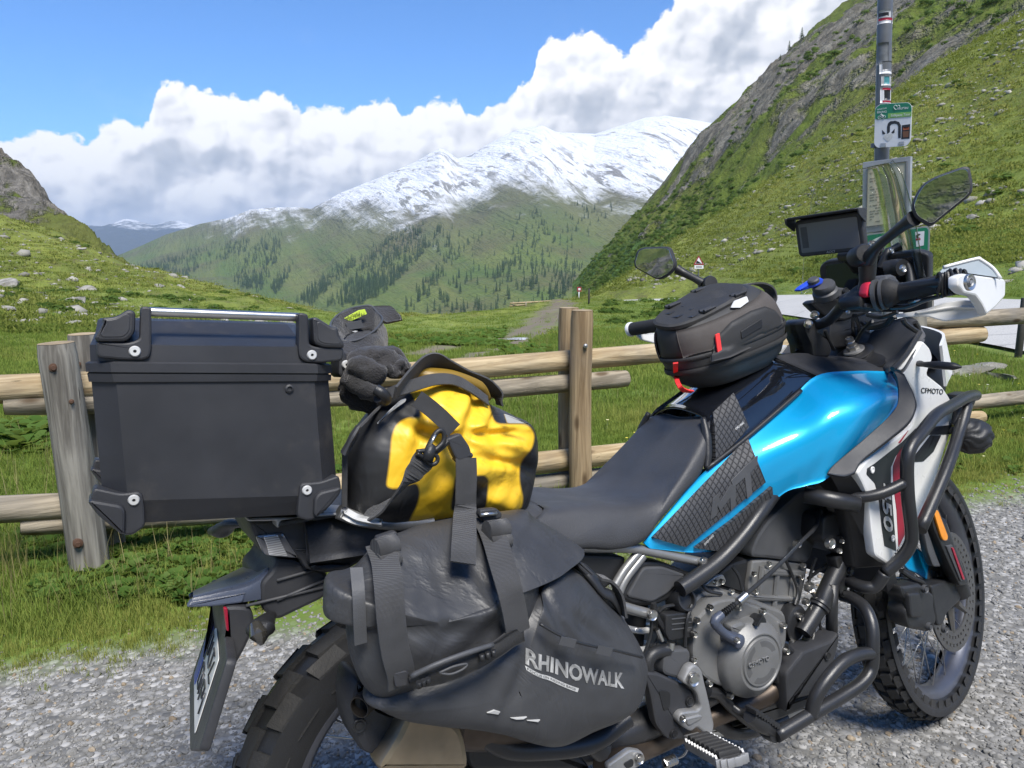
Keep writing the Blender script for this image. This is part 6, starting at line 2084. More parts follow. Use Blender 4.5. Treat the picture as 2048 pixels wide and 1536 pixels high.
# ---- yellow and black roll-top duffel lying across the seat
DF = ride('duffel_bag', 'yellow and black waterproof duffel bag strapped across the pillion seat', 'duffel bag')
sil = [(272, 1150), (268, 1010), (300, 860), (380, 740), (470, 640), (560, 575), (690, 540), (830, 515), (960, 540), (1060, 590), (1130, 680), (1210, 720), (1300, 765), (1370, 800), (1395, 880), (1396, 1000), (1375, 1130), (1320, 1275),
  (1180, 1290), (1000, 1310), (860, 1330), (640, 1370), (480, 1385), (350, 1350), (285, 1280)]
SP = bp('2', -.06, *sil)
ctr = bp('2', -.06, (820, 960))[0]
toward = lambda q: nrm((CAMB - q) * [1, 1, 0])
def dfold(G, c):
 q = G - c
 a = np.arctan2(q[:, 2], q[:, 0])
 r_ = np.hypot(q[:, 0], q[:, 2])
 x, z = G[:, 0] * 14, G[:, 2] * 14
 d_ = .007 * fbm(x * .45 + 3, z * .45 + G[:, 1] * 4, 2, 5) + .002 * fbm(x * 2 + G[:, 1] * 9, z * 2, 3, 9)
 # two deep folds running out of the gathered closure, and a crease at the right shoulder
 for (px_, pz_, ang, w_, amp, ln_) in ((-.02, .03, -.42, .010, .016, .08), (.07, .030, -.12, .010, .016, .10), (.09, .060, .35, .008, .012, .06), (.05, -.01, -.3, .008, .009, .08), (.03, .075, .75, .013, .015, .07), (-.06, .075, 1.1, .013, .012, .06), (.11, -.02, -.55, .014, .013, .08), (.02, -.06, .2, .02, .01, .1)):
  dx_, dz_ = q[:, 0] - px_, q[:, 2] - pz_
  u_ = dx_ * math.cos(ang) + dz_ * math.sin(ang)
  v_ = -dx_ * math.sin(ang) + dz_ * math.cos(ang)
  d_ += -amp * np.exp(-(v_ / w_) ** 2 - (u_ / ln_) ** 2) + amp * .6 * np.exp(-((v_ - w_ * 1.6) / w_) ** 2 - (u_ / ln_) ** 2)
 cr_ = ridged(x * .45 + G[:, 1] * 3 + 1.7, z * .38 - x * .2, 3, 31)
 d_ += -.009 * np.clip(cr_ - .68, 0, 1) / .3
 f_ = np.clip(-q[:, 1] / .07, 0, 1)
 G = G.copy()
 G[:, 1] -= d_ * f_ * 1.0
 k_ = 1 + 0 * r_
 G[:, 0] = c[0] + q[:, 0] * k_
 G[:, 2] = c[2] + q[:, 2] * k_
 return G
dm = M().pillow(SP, .135, .26, ctr, 2.6, 60, 14, dfold, bulge=toward(ctr))
dob = part('bag_shell', dm, duffel_mat, DF, crease=0)
# colour layout: yellow body between black ends, black patch under the strap
V = dm.arr()
def xzproj(V):
 """where the sight from the survey station meets the bag's side plane"""
 d_ = V - CAMB
 t = (-.18 - CAMB[1]) / d_[:, 1]
 P = CAMB + d_ * t[:, None]
 return P[:, [0, 2]]
body = fillet(bp('2', -.18, (505, 1165), (528, 1000), (538, 860), (570, 785), (640, 748), (718, 752), (706, 700), (672, 640), (640, 590), (470, 585), (480, 540), (690, 480), (900, 470), (1070, 560), (1116, 670), (1152, 786), (1225, 790), (1345, 788), (1392, 850), (1376, 940), (1302, 1015), (1297, 1120), (1322, 1230), (1310, 1300), (980, 1345), (850, 1400), (640, 1410), (640, 1366), (692, 1270), (706, 1195), (690, 1140), (560, 1180)), .014, 5)[:, [0, 2]]
blackpatch = fillet(bp('2', -.18, (920, 1100), (1090, 1098), (1112, 1120), (1098, 1290), (890, 1305), (905, 1200)), .008)[:, [0, 2]]
Q2 = xzproj(V)
Q2 = np.where((V[:, 1] > .06)[:, None], V[:, [0, 2]] + np.array([.0, .0]), Q2)
sd1 = inside_sd(Q2, body)
sd2 = inside_sd(Q2, blackpatch)
add_attr(dob, 'yellow', np.clip(np.minimum(sd1, -sd2), -.05, .05))
for pts in ([(455, 795), (520, 720), (600, 645), (630, 640), (625, 660), (540, 720)], [(1205, 730), (1260, 750), (1355, 795), (1340, 790), (1225, 788)]):
 part('reflective_patch', M().prism(fillet(bp('2', -.165, *pts), .003), IN * .003, .001), decal_grey, DF)
part('base_lining', M().panel([bp('2', 0, (255, 1300, -.17), (330, 1335, -.18), (480, 1375, -.19)), bp('2', 0, (262, 1320, -.18), (340, 1362, -.19), (480, 1392, -.19)), bp('2', 0, (262, 1340, -.16), (360, 1378, -.17), (480, 1400, -.17))], .01, 4, 4), decal_grey, DF, crease=0)
# carrying handles and closure straps over the top
hd_ = M().ribbon(bp('2', 0, (560, 610, -.19), (640, 520, -.16), (720, 445, -.13), (790, 425, -.11), (870, 455, -.10), (980, 520, -.09), (1090, 570, -.08), (1160, 620, -.08), (1180, 680, -.08)), [.024, .034, .038, .038, .036, .045, .045, .040, .034], (.25, .75, -.55), .0035)
part('carry_handle', hd_, webbing, DF, crease=0)
hd2 = M().ribbon(bp('2', 0, (480, 640, -.14), (560, 600, -.165), (680, 560, -.16), (790, 530, -.15), (900, 530, -.14), (1000, 575, -.14), (1110, 655, -.12)), .020, (.1, .5, .8), .003)
part('closure_strap', hd2, webbing, DF, crease=0)
part('roll_closure', M().tube(bp('2', 0, (640, 500, -.10), (760, 505, -.11), (900, 520, -.11), (1040, 570, -.10), (1100, 640, -.09)), [.012, .022, .022, .02, .012], 12, flat=.6), duffel_mat, DF, crease=0)
# shoulder strap from the closure, its swivel hook and the long end looped under the bag
s1 = M().ribbon(bp('2', 0, (690, 640, -.19), (760, 690, -.198), (830, 750, -.205), (880, 800, -.21), (910, 830, -.213)), .026, (.7, -.1, .6), .003)
part('shoulder_strap', s1, webbing, DF, crease=0)
s2 = M().ribbon(bp('2', 0, (745, 985, -.222), (690, 1060, -.222), (620, 1150, -.218), (540, 1240, -.20), (450, 1310, -.185), (380, 1330, -.16)), .034, (.75, 0, .55), .003)
part('shoulder_strap', s2, webbing, DF, crease=0)
hk = M().tube(bp('2', -.226, (690, 955), (760, 950), (810, 985), (805, 1020), (770, 1030), (730, 990), (690, 965)), .0035, 8, 4, closed=False)
hk.tube(bp('2', -.228, (745, 960), (760, 920), (800, 850), (830, 830), (850, 850), (845, 900), (790, 955)), .0040, 8, 4)
hk.lathe(bp('2', -.228, (765, 960))[0], nrm(bp('2', -.228, (800, 850))[0] - bp('2', -.228, (765, 960))[0]), [(0, -.014), (.009, -.012), (.009, 0), (.006, .012), (0, .014)], 14)
hk_ = part('swivel_hook', hk, plastic_dark, DF, crease=0)
part('hook_gate', M().tube(bp('2', -.231, (765, 925), (800, 855)), .0022, 8, 1), steel, hk_)
part('strap_ring', M().tube(bp('2', -.222, (790, 960), (840, 920), (870, 890)), .006, 8), plastic_dark, hk_)
bkl = M().prism(fillet(bp('2', -.226, (862, 880), (950, 845), (1005, 925), (1020, 985), (935, 1015), (915, 985), (890, 930)), .004), IN * .016, .003)
b2 = part('side_buckle', bkl, plastic, DF)
part('buckle_tongue', M().prism(fillet(bp('2', -.223, (915, 1000), (1022, 960), (1030, 985), (945, 1032)), .003), IN * .016, .003), plastic, b2)
s3 = M().ribbon(bp('2', 0, (980, 990, -.222), (985, 1080, -.228), (982, 1200, -.232), (978, 1300, -.236), (972, 1420, -.275), (966, 1560, -.335)) if False else np.concatenate([bp('2', 0, (980, 990, -.224), (983, 1080, -.230), (980, 1200, -.234), (978, 1290, -.236)), bp('4', 0, (800, 150, -.262), (797, 260, -.322), (793, 330, -.345), (790, 405, -.360))]), .034, (1, 0, .02), .003)
part('tension_strap', s3, webbing, DF, crease=0)
for a, b2_, ww in (((470, 690, -.13), (340, 820, -.17), .008), ((340, 840, -.172), (268, 970, -.165), .008), ((265, 960, -.16), (262, 1280, -.15), .008)):
 part('compression_strap', M().ribbon(bp('2', 0, a, b2_), ww, (.8, -.1, .5), .003, 2), webbing, DF, crease=0)
part('side_buckle', M().tube(bp('2', 0, (345, 805, -.178), (300, 880, -.178), (258, 965, -.172)), [.007, .009, .008, .010], 8, 3, flat=.5), plastic, DF)

# ---- gloves resting on the bag
G1 = ride('glove', 'black riding glove with its cuff open showing a lime label, leaning on the top case', 'glove')
c1_ = bp('M', .02, (318, 290))[0]
rim_pts = bp('M', 0, (150, 480, -.06), (60, 430, -.05), (10, 330, -.02), (25, 250, .03), (120, 160, .06), (260, 100, .08), (400, 72, .09), (490, 75, .09), (560, 150, .07), (620, 225, .03), (560, 330, -.02), (440, 420, -.05), (300, 478, -.06))
low_pts = bp('M', 0, (240, 720, -.10), (200, 690, -.09), (170, 640, -.05), (190, 600, .0), (260, 560, .03), (360, 540, .05), (460, 530, .06), (540, 540, .06), (620, 580, .04), (680, 640, .0), (640, 700, -.05), (500, 740, -.09), (330, 740, -.10))
rings = []
for t in np.linspace(0, 1, 12):
 r_ = rim_pts * (1 - t) + low_pts * t
 cc0 = r_.mean(0)
 r_ = cc0 + (r_ - cc0) * (1 + .10 * math.sin(math.pi * t))
 rings.append(catmull(r_, 5, True))
inner = []
for t in np.linspace(0, 1, 7):
 r_ = rim_pts * (1 - t * .55) + low_pts * t * .55
 cc0 = r_.mean(0)
 inner.append(catmull(cc0 + (r_ - cc0) * (.95 - .25 * t), 5, True))
NR_ = len(rings[0])
allr = inner[::-1] + rings
Vg = np.concatenate(allr)
Vg = Vg + (.004 * fbm(Vg[:, 0] * 60, Vg[:, 2] * 60 + Vg[:, 1] * 40, 3, 4))[:, None] * np.array([.6, -1, .4])
gm = M().add(Vg, list(grid_faces(len(allr), NR_, True)))
gm.f.append(list(range(NR_)))
gm.sm.append(False)
part('cuff', gm, glove_mat, G1, crease=0)
part('cuff_binding', M().tube(rim_pts, .0022, 6, 6, closed=True), plastic_grey, G1, crease=0)
lb = bp('M', .055, (98, 295), (150, 225), (340, 120), (412, 108), (438, 165), (260, 245), (130, 285))
lbn = part('cuff_label', M().prism(lb, IN * .002, .0004), simple('lime_label', (.55, .72, .06), .6), G1)
q = bp('M', .053, (345, 135), (180, 205))
lettering('lettering', 'MACNA', q[0], q[1] - q[0], np.array([.2, 0, -1.0]), .0075, decal_black, lbn, .0004, np.linalg.norm(q[1] - q[0]))
q = bp('M', .053, (405, 150), (385, 152))
lettering('lettering', 'M', q[0], q[1] - q[0], np.array([0, 0, -1.0]), .0065, decal_black, lbn, .0004)
part('care_tag', M().prism(bp('M', .040, (180, 275), (370, 235), (402, 330), (220, 355)), IN * .002, .0004), plastic_grey, G1)
part('size_tag', M().prism(bp('M', -.030, (262, 375), (300, 362), (335, 368), (300, 385)), IN * .002, .0004), decal_grey, G1)
part('cuff_flap', M().panel([bp('M', 0, (490, 72, .09), (600, 66, .09), (710, 68, .08), (760, 100, .07)), bp('M', 0, (560, 150, .07), (640, 150, .07), (760, 150, .06), (805, 160, .05)), bp('M', 0, (625, 240, .04), (680, 262, .05), (770, 245, .05), (838, 236, .04))], .005, 4, 4), glove_mat, G1, crease=0)
G2 = ride('glove', 'dark grey glove lying folded before the open cuff, fingers on the yellow bag', 'glove')
wr = lambda v: v + (.008 * fbm(v[:, 0] * 45 + 2, v[:, 2] * 50 + v[:, 1] * 20, 4, 11) + .007 * (ridged(v[:, 0] * 22, v[:, 2] * 26, 3, 5) - .5))[:, None] * np.array([.4, -1, .5])
for P, rr_, nm in (([(250, 790, -.10), (330, 715, -.10), (470, 700, -.105), (600, 735, -.11), (720, 780, -.115), (830, 815, -.115), (910, 845, -.115)], [.012, .018, .021, .021, .020, .019, .010], 'glove_palm'), ([(300, 720, -.08), (420, 660, -.085), (600, 660, -.09), (760, 690, -.095), (880, 770, -.10)], [.012, .016, .017, .016, .008], 'glove_palm'),
    ([(240, 800, -.11), (340, 800, -.12), (450, 840, -.125), (540, 900, -.125), (580, 965, -.12)], [.014, .020, .021, .019, .010], 'glove_finger'), ([(210, 860, -.09), (300, 900, -.10), (420, 920, -.105), (520, 960, -.11)], [.016, .021, .021, .014], 'glove_finger'),
    ([(190, 930, -.10), (310, 990, -.115), (430, 1055, -.125), (525, 1115, -.125)], [.014, .0175, .0185, .0165], 'glove_sleeve'), ([(170, 1080, -.07), (300, 1150, -.085), (450, 1210, -.095), (580, 1265, -.10)], [.017, .021, .020, .014], 'glove_sleeve'),
    ([(180, 1000, -.07), (260, 1060, -.08), (400, 1130, -.09), (520, 1180, -.095)], [.017, .020, .020, .014], 'glove_sleeve'), ([(690, 770, -.13), (720, 850, -.132), (760, 870, -.132), (790, 800, -.132), (840, 760, -.13), (870, 830, -.128)], [.007, .008, .008, .008, .008, .006], 'leather_loop')):
 part(nm, xf(M().tube(bp('M', 0, *P), rr_, 26, 12), wr), glove_mat, G2, crease=0)
part('cuff_strap', M().tube(bp('M', 0, (545, 1060, -.185), (610, 1100, -.19), (660, 1160, -.185), (640, 1190, -.18), (570, 1150, -.185)), .009, 8), plastic_dark, G2, crease=0)

# ---- soft pannier bag on the near side
PN = ride('pannier_bag', 'dark grey roll top pannier bag with white lettering, hanging below the yellow bag', 'pannier bag')
def folds(seed, amp, f=1.0, creases=()):
 def fn(G, c):
  q = G - c
  x, z = G[:, 0], G[:, 2]
  k_ = np.clip((-q[:, 1] + .02) / .05, 0, 1)
  d_ = amp * (fbm(x * 9 * f + seed, z * 9 * f, 3, seed) * 1.2 + .55 * (ridged(x * 7 * f - z * 3 * f + seed, z * 5 * f + x * 2, 3, seed + 3) - .55))
  for (u0_, v0_, ang, w_, a_, ln_) in creases:
   p0 = bp('4', -.36, (u0_, v0_))[0]
   dx_, dz_ = x - p0[0], z - p0[2]
   uu_ = dx_ * math.cos(ang) + dz_ * math.sin(ang)
   vv_ = -dx_ * math.sin(ang) + dz_ * math.cos(ang)
   d_ = d_ - a_ * np.exp(-(vv_ / w_) ** 2 - (uu_ / ln_) ** 2) + .7 * a_ * np.exp(-((vv_ - 1.7 * w_) / w_) ** 2 - (uu_ / ln_) ** 2)
  H = G.copy()
  H[:, 1] -= d_ * k_
  return H
 return fn
low = [(1215, 440), (1245, 392), (1310, 392), (1390, 430), (1480, 490), (1620, 640), (1700, 745), (1780, 895), (1790, 1000), (1755, 1110), (1670, 1180), (1550, 1235), (1350, 1325), (1200, 1312), (1000, 1250), (800, 1215), (600, 1195), (420, 1165), (300, 1110), (250, 1060), (420, 900), (800, 700)]
lowP = bp('4', -.265, *low)
lo = part('base_bag', M().pillow(lowP, .115, .07, bp('4', -.265, (1080, 950))[0], 2.6, 40, 10, folds(3, .006, 1.0, [(1330, 700, 1.9, .010, .005, .07), (1280, 560, 1.75, .008, .004, .06), (1480, 760, 2.2, .010, .004, .06), (1260, 900, 1.5, .010, .002, .06), (1620, 860, 2.4, .009, .004, .05), (1100, 1020, 1.0, .012, .004, .07), (1560, 1050, 1.9, .012, .002, .06)]), bulge=toward(bp('4', -.265, (1080, 950))[0])), tarp, PN, crease=0)
upo = [(36, 472), (110, 455), (190, 420), (260, 345), (330, 282), (450, 235), (560, 195), (700, 165), (850, 140), (1000, 122), (1130, 112), (1180, 150), (1240, 188), (1330, 240), (1452, 328), (1420, 362), (1330, 385), (1245, 395), (1205, 480), (1215, 640), (1160, 770), (1080, 860), (900, 935), (700, 1000), (520, 1050), (490, 1095), (400, 1108), (330, 1118), (250, 1062), (190, 950), (150, 800), (138, 690), (80, 675), (25, 660), (22, 560)]
upP = bp('4', -.295, *upo)
yofs = np.array([.0 + .085 * np.clip((480 - v) / 370, 0, 1) for u, v in upo])
upP = np.array([bp('4', -.295 + yo, p)[0] for p, yo in zip(upo, yofs)])
upb = part('roll_bag', M().pillow(upP, .085, .055, bp('4', -.30, (680, 620))[0], 2.3, 44, 8, folds(8, .007, 1.0, [(960, 560, 2.0, .009, .006, .06), (1130, 480, .6, .010, .005, .06), (520, 420, -.5, .010, .005, .05), (620, 760, -.25, .014, .005, .08), (280, 900, .9, .012, .005, .05), (850, 840, .5, .014, .006, .08), (1150, 330, 1.3, .010, .005, .05), (720, 330, 1.4, .010, .004, .05)]), bulge=toward(bp('4', -.30, (680, 620))[0])), tarp, PN, crease=0)
part('fold_edge', M().tube(bp('4', 0, (1245, 398, -.29), (1330, 380, -.275), (1415, 362, -.25), (1450, 332, -.225)), [.004, .007, .007, .004], 10, 6, flat=.6), tarp, PN, crease=0)
# seams and reflective tape
for P in ([(200, 430, -.335), (212, 560, -.357), (218, 700, -.362), (225, 850, -.357)],):
 part('seam_tape', M().ribbon(bp('4', 0, *P), .016, (1, 0, 0), .002), plastic_grey, PN, crease=0)
sm1 = bp('4', 0, (1215, 740, -.375), (1330, 805, -.385), (1450, 850, -.388), (1620, 885, -.380), (1780, 925, -.35))
part('seam_piping', M().tube(sm1, .0022, 6), plastic_dark, PN, crease=0)
for a, b2_ in (((1325, 830, -.3865), (1410, 850, -.3895)), ((1530, 880, -.3875), (1610, 898, -.383))):
 part('seam_tape', M().ribbon(bp('4', 0, a, b2_), .012, (0, -.1, 1), .002, 2), plastic_grey, PN, crease=0)
# compression straps with their buckles and the moulded plate between them
for P, ww in (([(325, 300, -.285), (360, 395, -.325), (378, 520, -.372), (392, 700, -.392), (415, 880, -.388), (445, 1000, -.378), (450, 1080, -.368)], .036), ([(905, 150, -.255), (960, 260, -.305), (1010, 420, -.362), (1050, 560, -.388), (1078, 690, -.388), (1095, 790, -.383)], .036)):
 part('compression_strap', M().ribbon(bp('4', 0, *P), ww, (1, 0, .15), .003), webbing, PN, crease=0)
for P in ([(305, 330, -.305), (420, 300, -.30)], [(920, 225, -.30), (1030, 210, -.298)]):
 q = bp('4', 0, *P)
 part('strap_roll', M().tube(q, .0145, 14, 1).tube(q + np.array([0, -.006, -.016]), .012, 14, 1), webbing, PN, crease=0)
for P in ([(312, 262), (420, 225), (438, 250), (425, 285), (320, 305)], [(885, 108), (975, 100), (1010, 130), (1005, 160), (905, 175), (880, 140)]):
 yq = -.29 if P[0][0] < 500 else -.275
 bb_ = part('strap_buckle', plate('4', yq, P, .014, .003, .004), plastic, PN)
 q = bp('4', yq - .004, P[0], P[1])
 part('buckle_bar', M().tube(q + np.array([0, 0, -.008]), .003, 8, 1), steel, bb_)
hpn = part('strap_plate', M().panel([bp('4', 0, (488, 1030, -.388), (640, 960, -.400), (800, 900, -.403), (960, 850, -.398), (1050, 790, -.390), (1125, 752, -.382)), bp('4', 0, (500, 1070, -.388), (660, 1020, -.402), (820, 970, -.405), (980, 895, -.398), (1060, 845, -.390), (1128, 800, -.382)), bp('4', 0, (520, 1100, -.38), (680, 1070, -.394), (840, 1010, -.397), (1000, 920, -.390), (1070, 870, -.384), (1132, 838, -.376))], .008, 4, 5), rubber, PN, crease=0)
part('plate_rib', M().tube(bp('4', 0, (505, 1030, -.398), (640, 965, -.411), (800, 905, -.414), (955, 855, -.406)), .0035, 8), plastic_grey, hpn, crease=0)
part('plate_emblem', M().tube(bp('4', 0, (660, 1010, -.412), (740, 975, -.415), (810, 962, -.415), (790, 990, -.415), (720, 1018, -.414), (660, 1010, -.412)), .0016, 6), plastic_grey, hpn, crease=0)
for i in range(3):
 part('plate_slot', M().tube(bp('4', 0, (893 + 32 * i, 908 - 12 * i, -.411), (897 + 32 * i, 945 - 12 * i, -.411)), .0035, 8, 1), plastic_dark, hpn)
 part('plate_slot', M().tube(bp('4', 0, (545 + 25 * i, 1060 - 10 * i, -.406), (548 + 25 * i, 1090 - 10 * i, -.404)), .0035, 8, 1), plastic_dark, hpn)
part('strap_anchor', plate('4', -.380, [(400, 1010), (480, 995), (500, 1020), (500, 1080), (420, 1095)], .012, .002, .003), plastic, PN)
# side release straps on the right
part('side_strap', M().tube(bp('4', 0, (1385, 400, -.25), (1450, 430, -.27), (1500, 480, -.28), (1560, 560, -.29), (1610, 590, -.29), (1660, 680, -.28)), [.008, .012, .013, .011, .012, .006], 8, 6, flat=.5), plastic_dark, PN, crease=0)
part('side_buckle', plate('4', -.285, [(1410, 385), (1440, 390), (1545, 485), (1540, 510), (1500, 500), (1430, 430)], .014, .003, .005), plastic, PN)
part('strap_loop', M().ribbon(bp('4', 0, (1540, 480, -.27), (1600, 500, -.275), (1650, 570, -.28), (1672, 690, -.28)), .03, (.2, 1, 0), .004), webbing, PN, crease=0)
# lettering on the base bag, laid on a plane that touches its face
def on_face(px_, py_):
 """first point of the base bag under a sight line"""
 dg = bpy.context.evaluated_depsgraph_get()
 p_, q_ = CAMB, bp('4', -.2, (px_, py_))[0]
 best = None
 ok, loc, nn, _ = lo.ray_cast(Vector(p_), Vector(q_ - p_))
 return np.array(loc) if ok else bp('4', -.38, (px_, py_))[0]
bpy.context.view_layer.update()
A_, B_, C_ = on_face(1150, 960), on_face(1685, 1100), on_face(1420, 1080)
fpl = plane3(A_, B_, on_face(1400, 960))
fpl = (fpl[0] + fpl[1] * .004, fpl[1])
def drape(ob, lift=.0012):
 """press a flat marking onto the bag below it"""
 me = ob.data
 for v in me.vertices:
  d_ = Vector(-fpl[1])
  ok, loc, nn, _ = lo.ray_cast(v.co - d_ * .08, d_)
  if ok:
   v.co = loc - d_ * lift
 me.update()
q = pp('4', fpl, (1143, 968), (1688, 1102), (1160, 905))
lt = lettering('lettering', 'RHINOWALK', q[0], q[1] - q[0], q[2] - q[0], np.linalg.norm(q[2] - q[0]) * .98, decal_grey, PN, .0004, np.linalg.norm(q[1] - q[0]), bold=.035)
drape(lt)
st_ = M().add(np.array([[pp('4', fpl, (1138 + (1412 - 1138) * t + s_ * (3 - 14 * t), 978 + (1070 - 978) * t + s_ * 17))[0] for t in np.linspace(0, 1, 24)] for s_ in (0, 1)]).reshape(-1, 3), list(grid_faces(2, 24)))
so = part('lettering_bar', st_, decal_grey, PN, crease=0)
drape(so, .0012)
q = pp('4', fpl, (1145, 993), (1390, 1076), (1147, 983))
lt2 = lettering('lettering', 'FOCUS ON RIDING BAGS', q[0], q[1] - q[0], q[2] - q[0], np.linalg.norm(q[2] - q[0]), decal_black, PN, .0003, np.linalg.norm(q[1] - q[0]))
drape(lt2, .0018)

for P in ([(920, 1228), (960, 1212), (992, 1222), (980, 1238)], [(1050, 1256), (1140, 1250), (1120, 1264), (1080, 1266)], [(1140, 1270), (1212, 1266), (1200, 1280)]):
 rm_ = M().prism(np.array([on_face(*p) for p in P]) + [0, -.003, 0], IN * .004, .0006)
 part('reflective_mark', rm_, decal_grey, PN)

# ---- tank bag
TB = ride('tank_bag', 'black and taupe hard shell tank bag with red pull tabs, on the fuel tank', 'tank bag')
o0 = np.array([.628, -.004, 1.040])
e1 = nrm(np.array([.314, 0, .080]))
e3 = np.array([-e1[2], 0, e1[0]])
L0 = .302
taupe = simple('taupe_fabric', (.070, .062, .058), .75, grain=(700, .0006))
shell = simple('moulded_black_fabric', (.025, .0255, .027), .62, grain=(700, .0006))
def tb_ring(h, x0, x1, hw, pw=2.6, n=64, zof=.0):
 P = []
 for a in np.linspace(0, 2 * np.pi, n, endpoint=False):
  ca, sa = math.cos(a), math.sin(a)
  x = (x0 + x1) / 2 + (x1 - x0) / 2 * np.sign(ca) * abs(ca) ** (2 / pw)
  t = (x - x0) / (x1 - x0)
  w_ = hw * (.74 + .38 * t - .14 * t * t)
  y = w_ * np.sign(sa) * abs(sa) ** (2 / pw)
  P.append(o0 + e1 * x + np.array([0, y, 0]) + e3 * (h + zof * t + max(h, 0) * 2.0 * y + max(h, 0) * .35 * t))
 return np.array(P)
def tb_loft(levels, n=64, cap=True):
 m__ = M()
 rr_ = [tb_ring(*l, n=n) for l in levels]
 m__.add(np.concatenate(rr_), list(grid_faces(len(rr_), n, True)))
 if cap:
  m__.f += [list(range(n))[::-1], [(len(rr_) - 1) * n + i for i in range(n)]]
  m__.sm += [False, False]
 return m__
lw_ = part('lower_shell', tb_loft([(-.085, .075, L0 - .10, .055), (-.078, .050, L0 - .05, .078), (-.058, .022, L0 - .018, .096), (-.030, .006, L0 - .004, .106), (-.008, .0, L0 + .002, .110), (.0, .0, L0 + .002, .108)]), shell, TB, crease=0)
part('zip_line', tb_loft([(-.004, -.003, L0 + .004, .1115), (-.001, -.005, L0 + .006, .1135), (.003, -.005, L0 + .006, .1135), (.006, -.003, L0 + .004, .1115)], cap=False), rubber, TB, crease=0)
part('base_piping', tb_loft([(-.034, .002, L0 - .002, .109), (-.030, .0, L0 + .001, .1115), (-.026, .0, L0 + .001, .112), (-.022, .001, L0 + .0, .111)], cap=False), rubber, TB, crease=0)
up1 = [(.002, .001, L0 + .001, .107, 3.0), (.022, -.001, L0 - .004, .108, 2.6), (.045, -.001, L0 - .012, .104, 2.6), (.062, .002, L0 - .026, .096, 2.6), (.074, .008, L0 - .045, .084, 2.6), (.079, .018, L0 - .060, .068, 2.6)]
us_ = part('upper_shell', tb_loft([(h, a, b_, w_, p_) for h, a, b_, w_, p_ in up1]), shell, TB, crease=0)
# taupe side panels: a skin a little proud of the shell, between two angles
def skin(a0, a1, lev0, lev1, off, n=30):
 rr_ = []
 hs = np.linspace(lev0, lev1, 10)
 ref = np.array(up1)
 for h in hs:
  x0, x1, hw = [np.interp(h, ref[:, 0], ref[:, k_]) for k_ in (1, 2, 3)]
  ring = tb_ring(h, x0 - off, x1 + off, hw + off * 1.1, 2.6, 240)
  i0, i1 = [int(a / 360 * 240) for a in (a0, a1)]
  rr_.append(ring[[i % 240 for i in np.linspace(i0, i1, n).astype(int)]])
 m__ = M()
 m__.panel(rr_, .003, 1, 1)
 return m__
part('side_panel', skin(200, 326, .006, .070, .0022, 60), taupe, TB, crease=0)
part('side_panel', xf(skin(200, 326, .006, .070, .0022, 60), lambda v: v * [1, -1, 1]), taupe, TB, crease=0)
def face_pts(g, pts, off=.004):
 """points on the near side of the upper shell"""
 out = []
 for p in pts:
  q_ = bp(g, -.1, p)[0]
  ok, loc, nn, _ = us_.ray_cast(Vector(CAMB), Vector(q_ - CAMB))
  out.append(np.array(loc) + np.array(nn) * off if ok else q_)
 return np.array(out)
def lower_pts(pts, off=.003):
 out = []
 for p in pts:
  q_ = bp('5', -.06, p)[0]
  ok, loc, nn, _ = lw_.ray_cast(Vector(CAMB), Vector(q_ - CAMB))
  out.append(np.array(loc) + nrm(CAMB - np.array(loc)) * off if ok else q_)
 return np.array(out)
bpy.context.view_layer.update()
lo_e = resample([(1083, 418), (1180, 396), (1290, 345), (1390, 275), (1436, 228)], 26)
hi_e = resample([(1086, 350), (1110, 285), (1180, 215), (1280, 160), (1350, 138), (1400, 155), (1434, 205)], 26)
part('side_pocket', M().panel([face_pts('5', [lo_e[i] * (1 - t) + hi_e[i] * t for i in range(26)], .0062 if .04 < t < .96 else .003) for t in np.linspace(0, 1, 12)], .004, 1, 1), shell, TB, crease=0)
lp = face_pts('5', [(1222, 265), (1328, 200), (1330, 240), (1225, 300)], .0085)
lpn = part('logo_patch', M().prism(fillet(lp, .003), IN * .004, .001), plastic_dark, TB)
rf = face_pts('5', [(1178, 150), (1200, 118), (1262, 95), (1268, 118), (1225, 150)], .006)
part('reflective_patch', M().prism(fillet(rf, .002), IN * .003, .0006), simple('silver_reflective', (.55, .55, .55), .35), TB)
part('pull_tab', M().prism(fillet(face_pts('5', [(1095, 280), (1115, 272), (1143, 398), (1122, 405)], .0095), .001), IN * .004, .0008), red_bright, TB)
part('pull_tab', M().ribbon(np.concatenate([face_pts('5', [(899, 425)], .006), lower_pts([(899, 470), (903, 500), (914, 535), (940, 563), (985, 572)], .007)]), .010, (1, -.4, 0), .003), red_bright, TB, crease=0)
# webbing panel on the lid, its slots and ladder buckles
tp_ = []
ref = up1[-1]
lidm = tb_loft([(.072, .000, L0 - .075, .074, 3.0), (.080, -.002, L0 - .075, .076, 3.0), (.084, .004, L0 - .082, .070, 3.0)])
ldp = part('lid_panel', lidm, rubber, TB, crease=30)
for xi in np.linspace(.045, L0 - .13, 4):
 for y_ in (-.034, .0, .034):
  xi_ = xi + abs(y_) * .3
  c_ = o0 + e1 * xi_ + np.array([0, y_, 0]) + e3 * (.0848 * (1 + 2.0 * y_ + .35 * xi_ / L0))
  wv = M().prism(fillet([c_ - e1 * .011 + np.array([0, -.014, 0]), c_ + e1 * .009 + np.array([0, -.014, 0]), c_ + e1 * .013, c_ + e1 * .009 + np.array([0, .014, 0]), c_ - e1 * .011 + np.array([0, .014, 0])], .003), -e3 * .003, .001)
  part('web_slot', wv, plastic_dark, ldp)
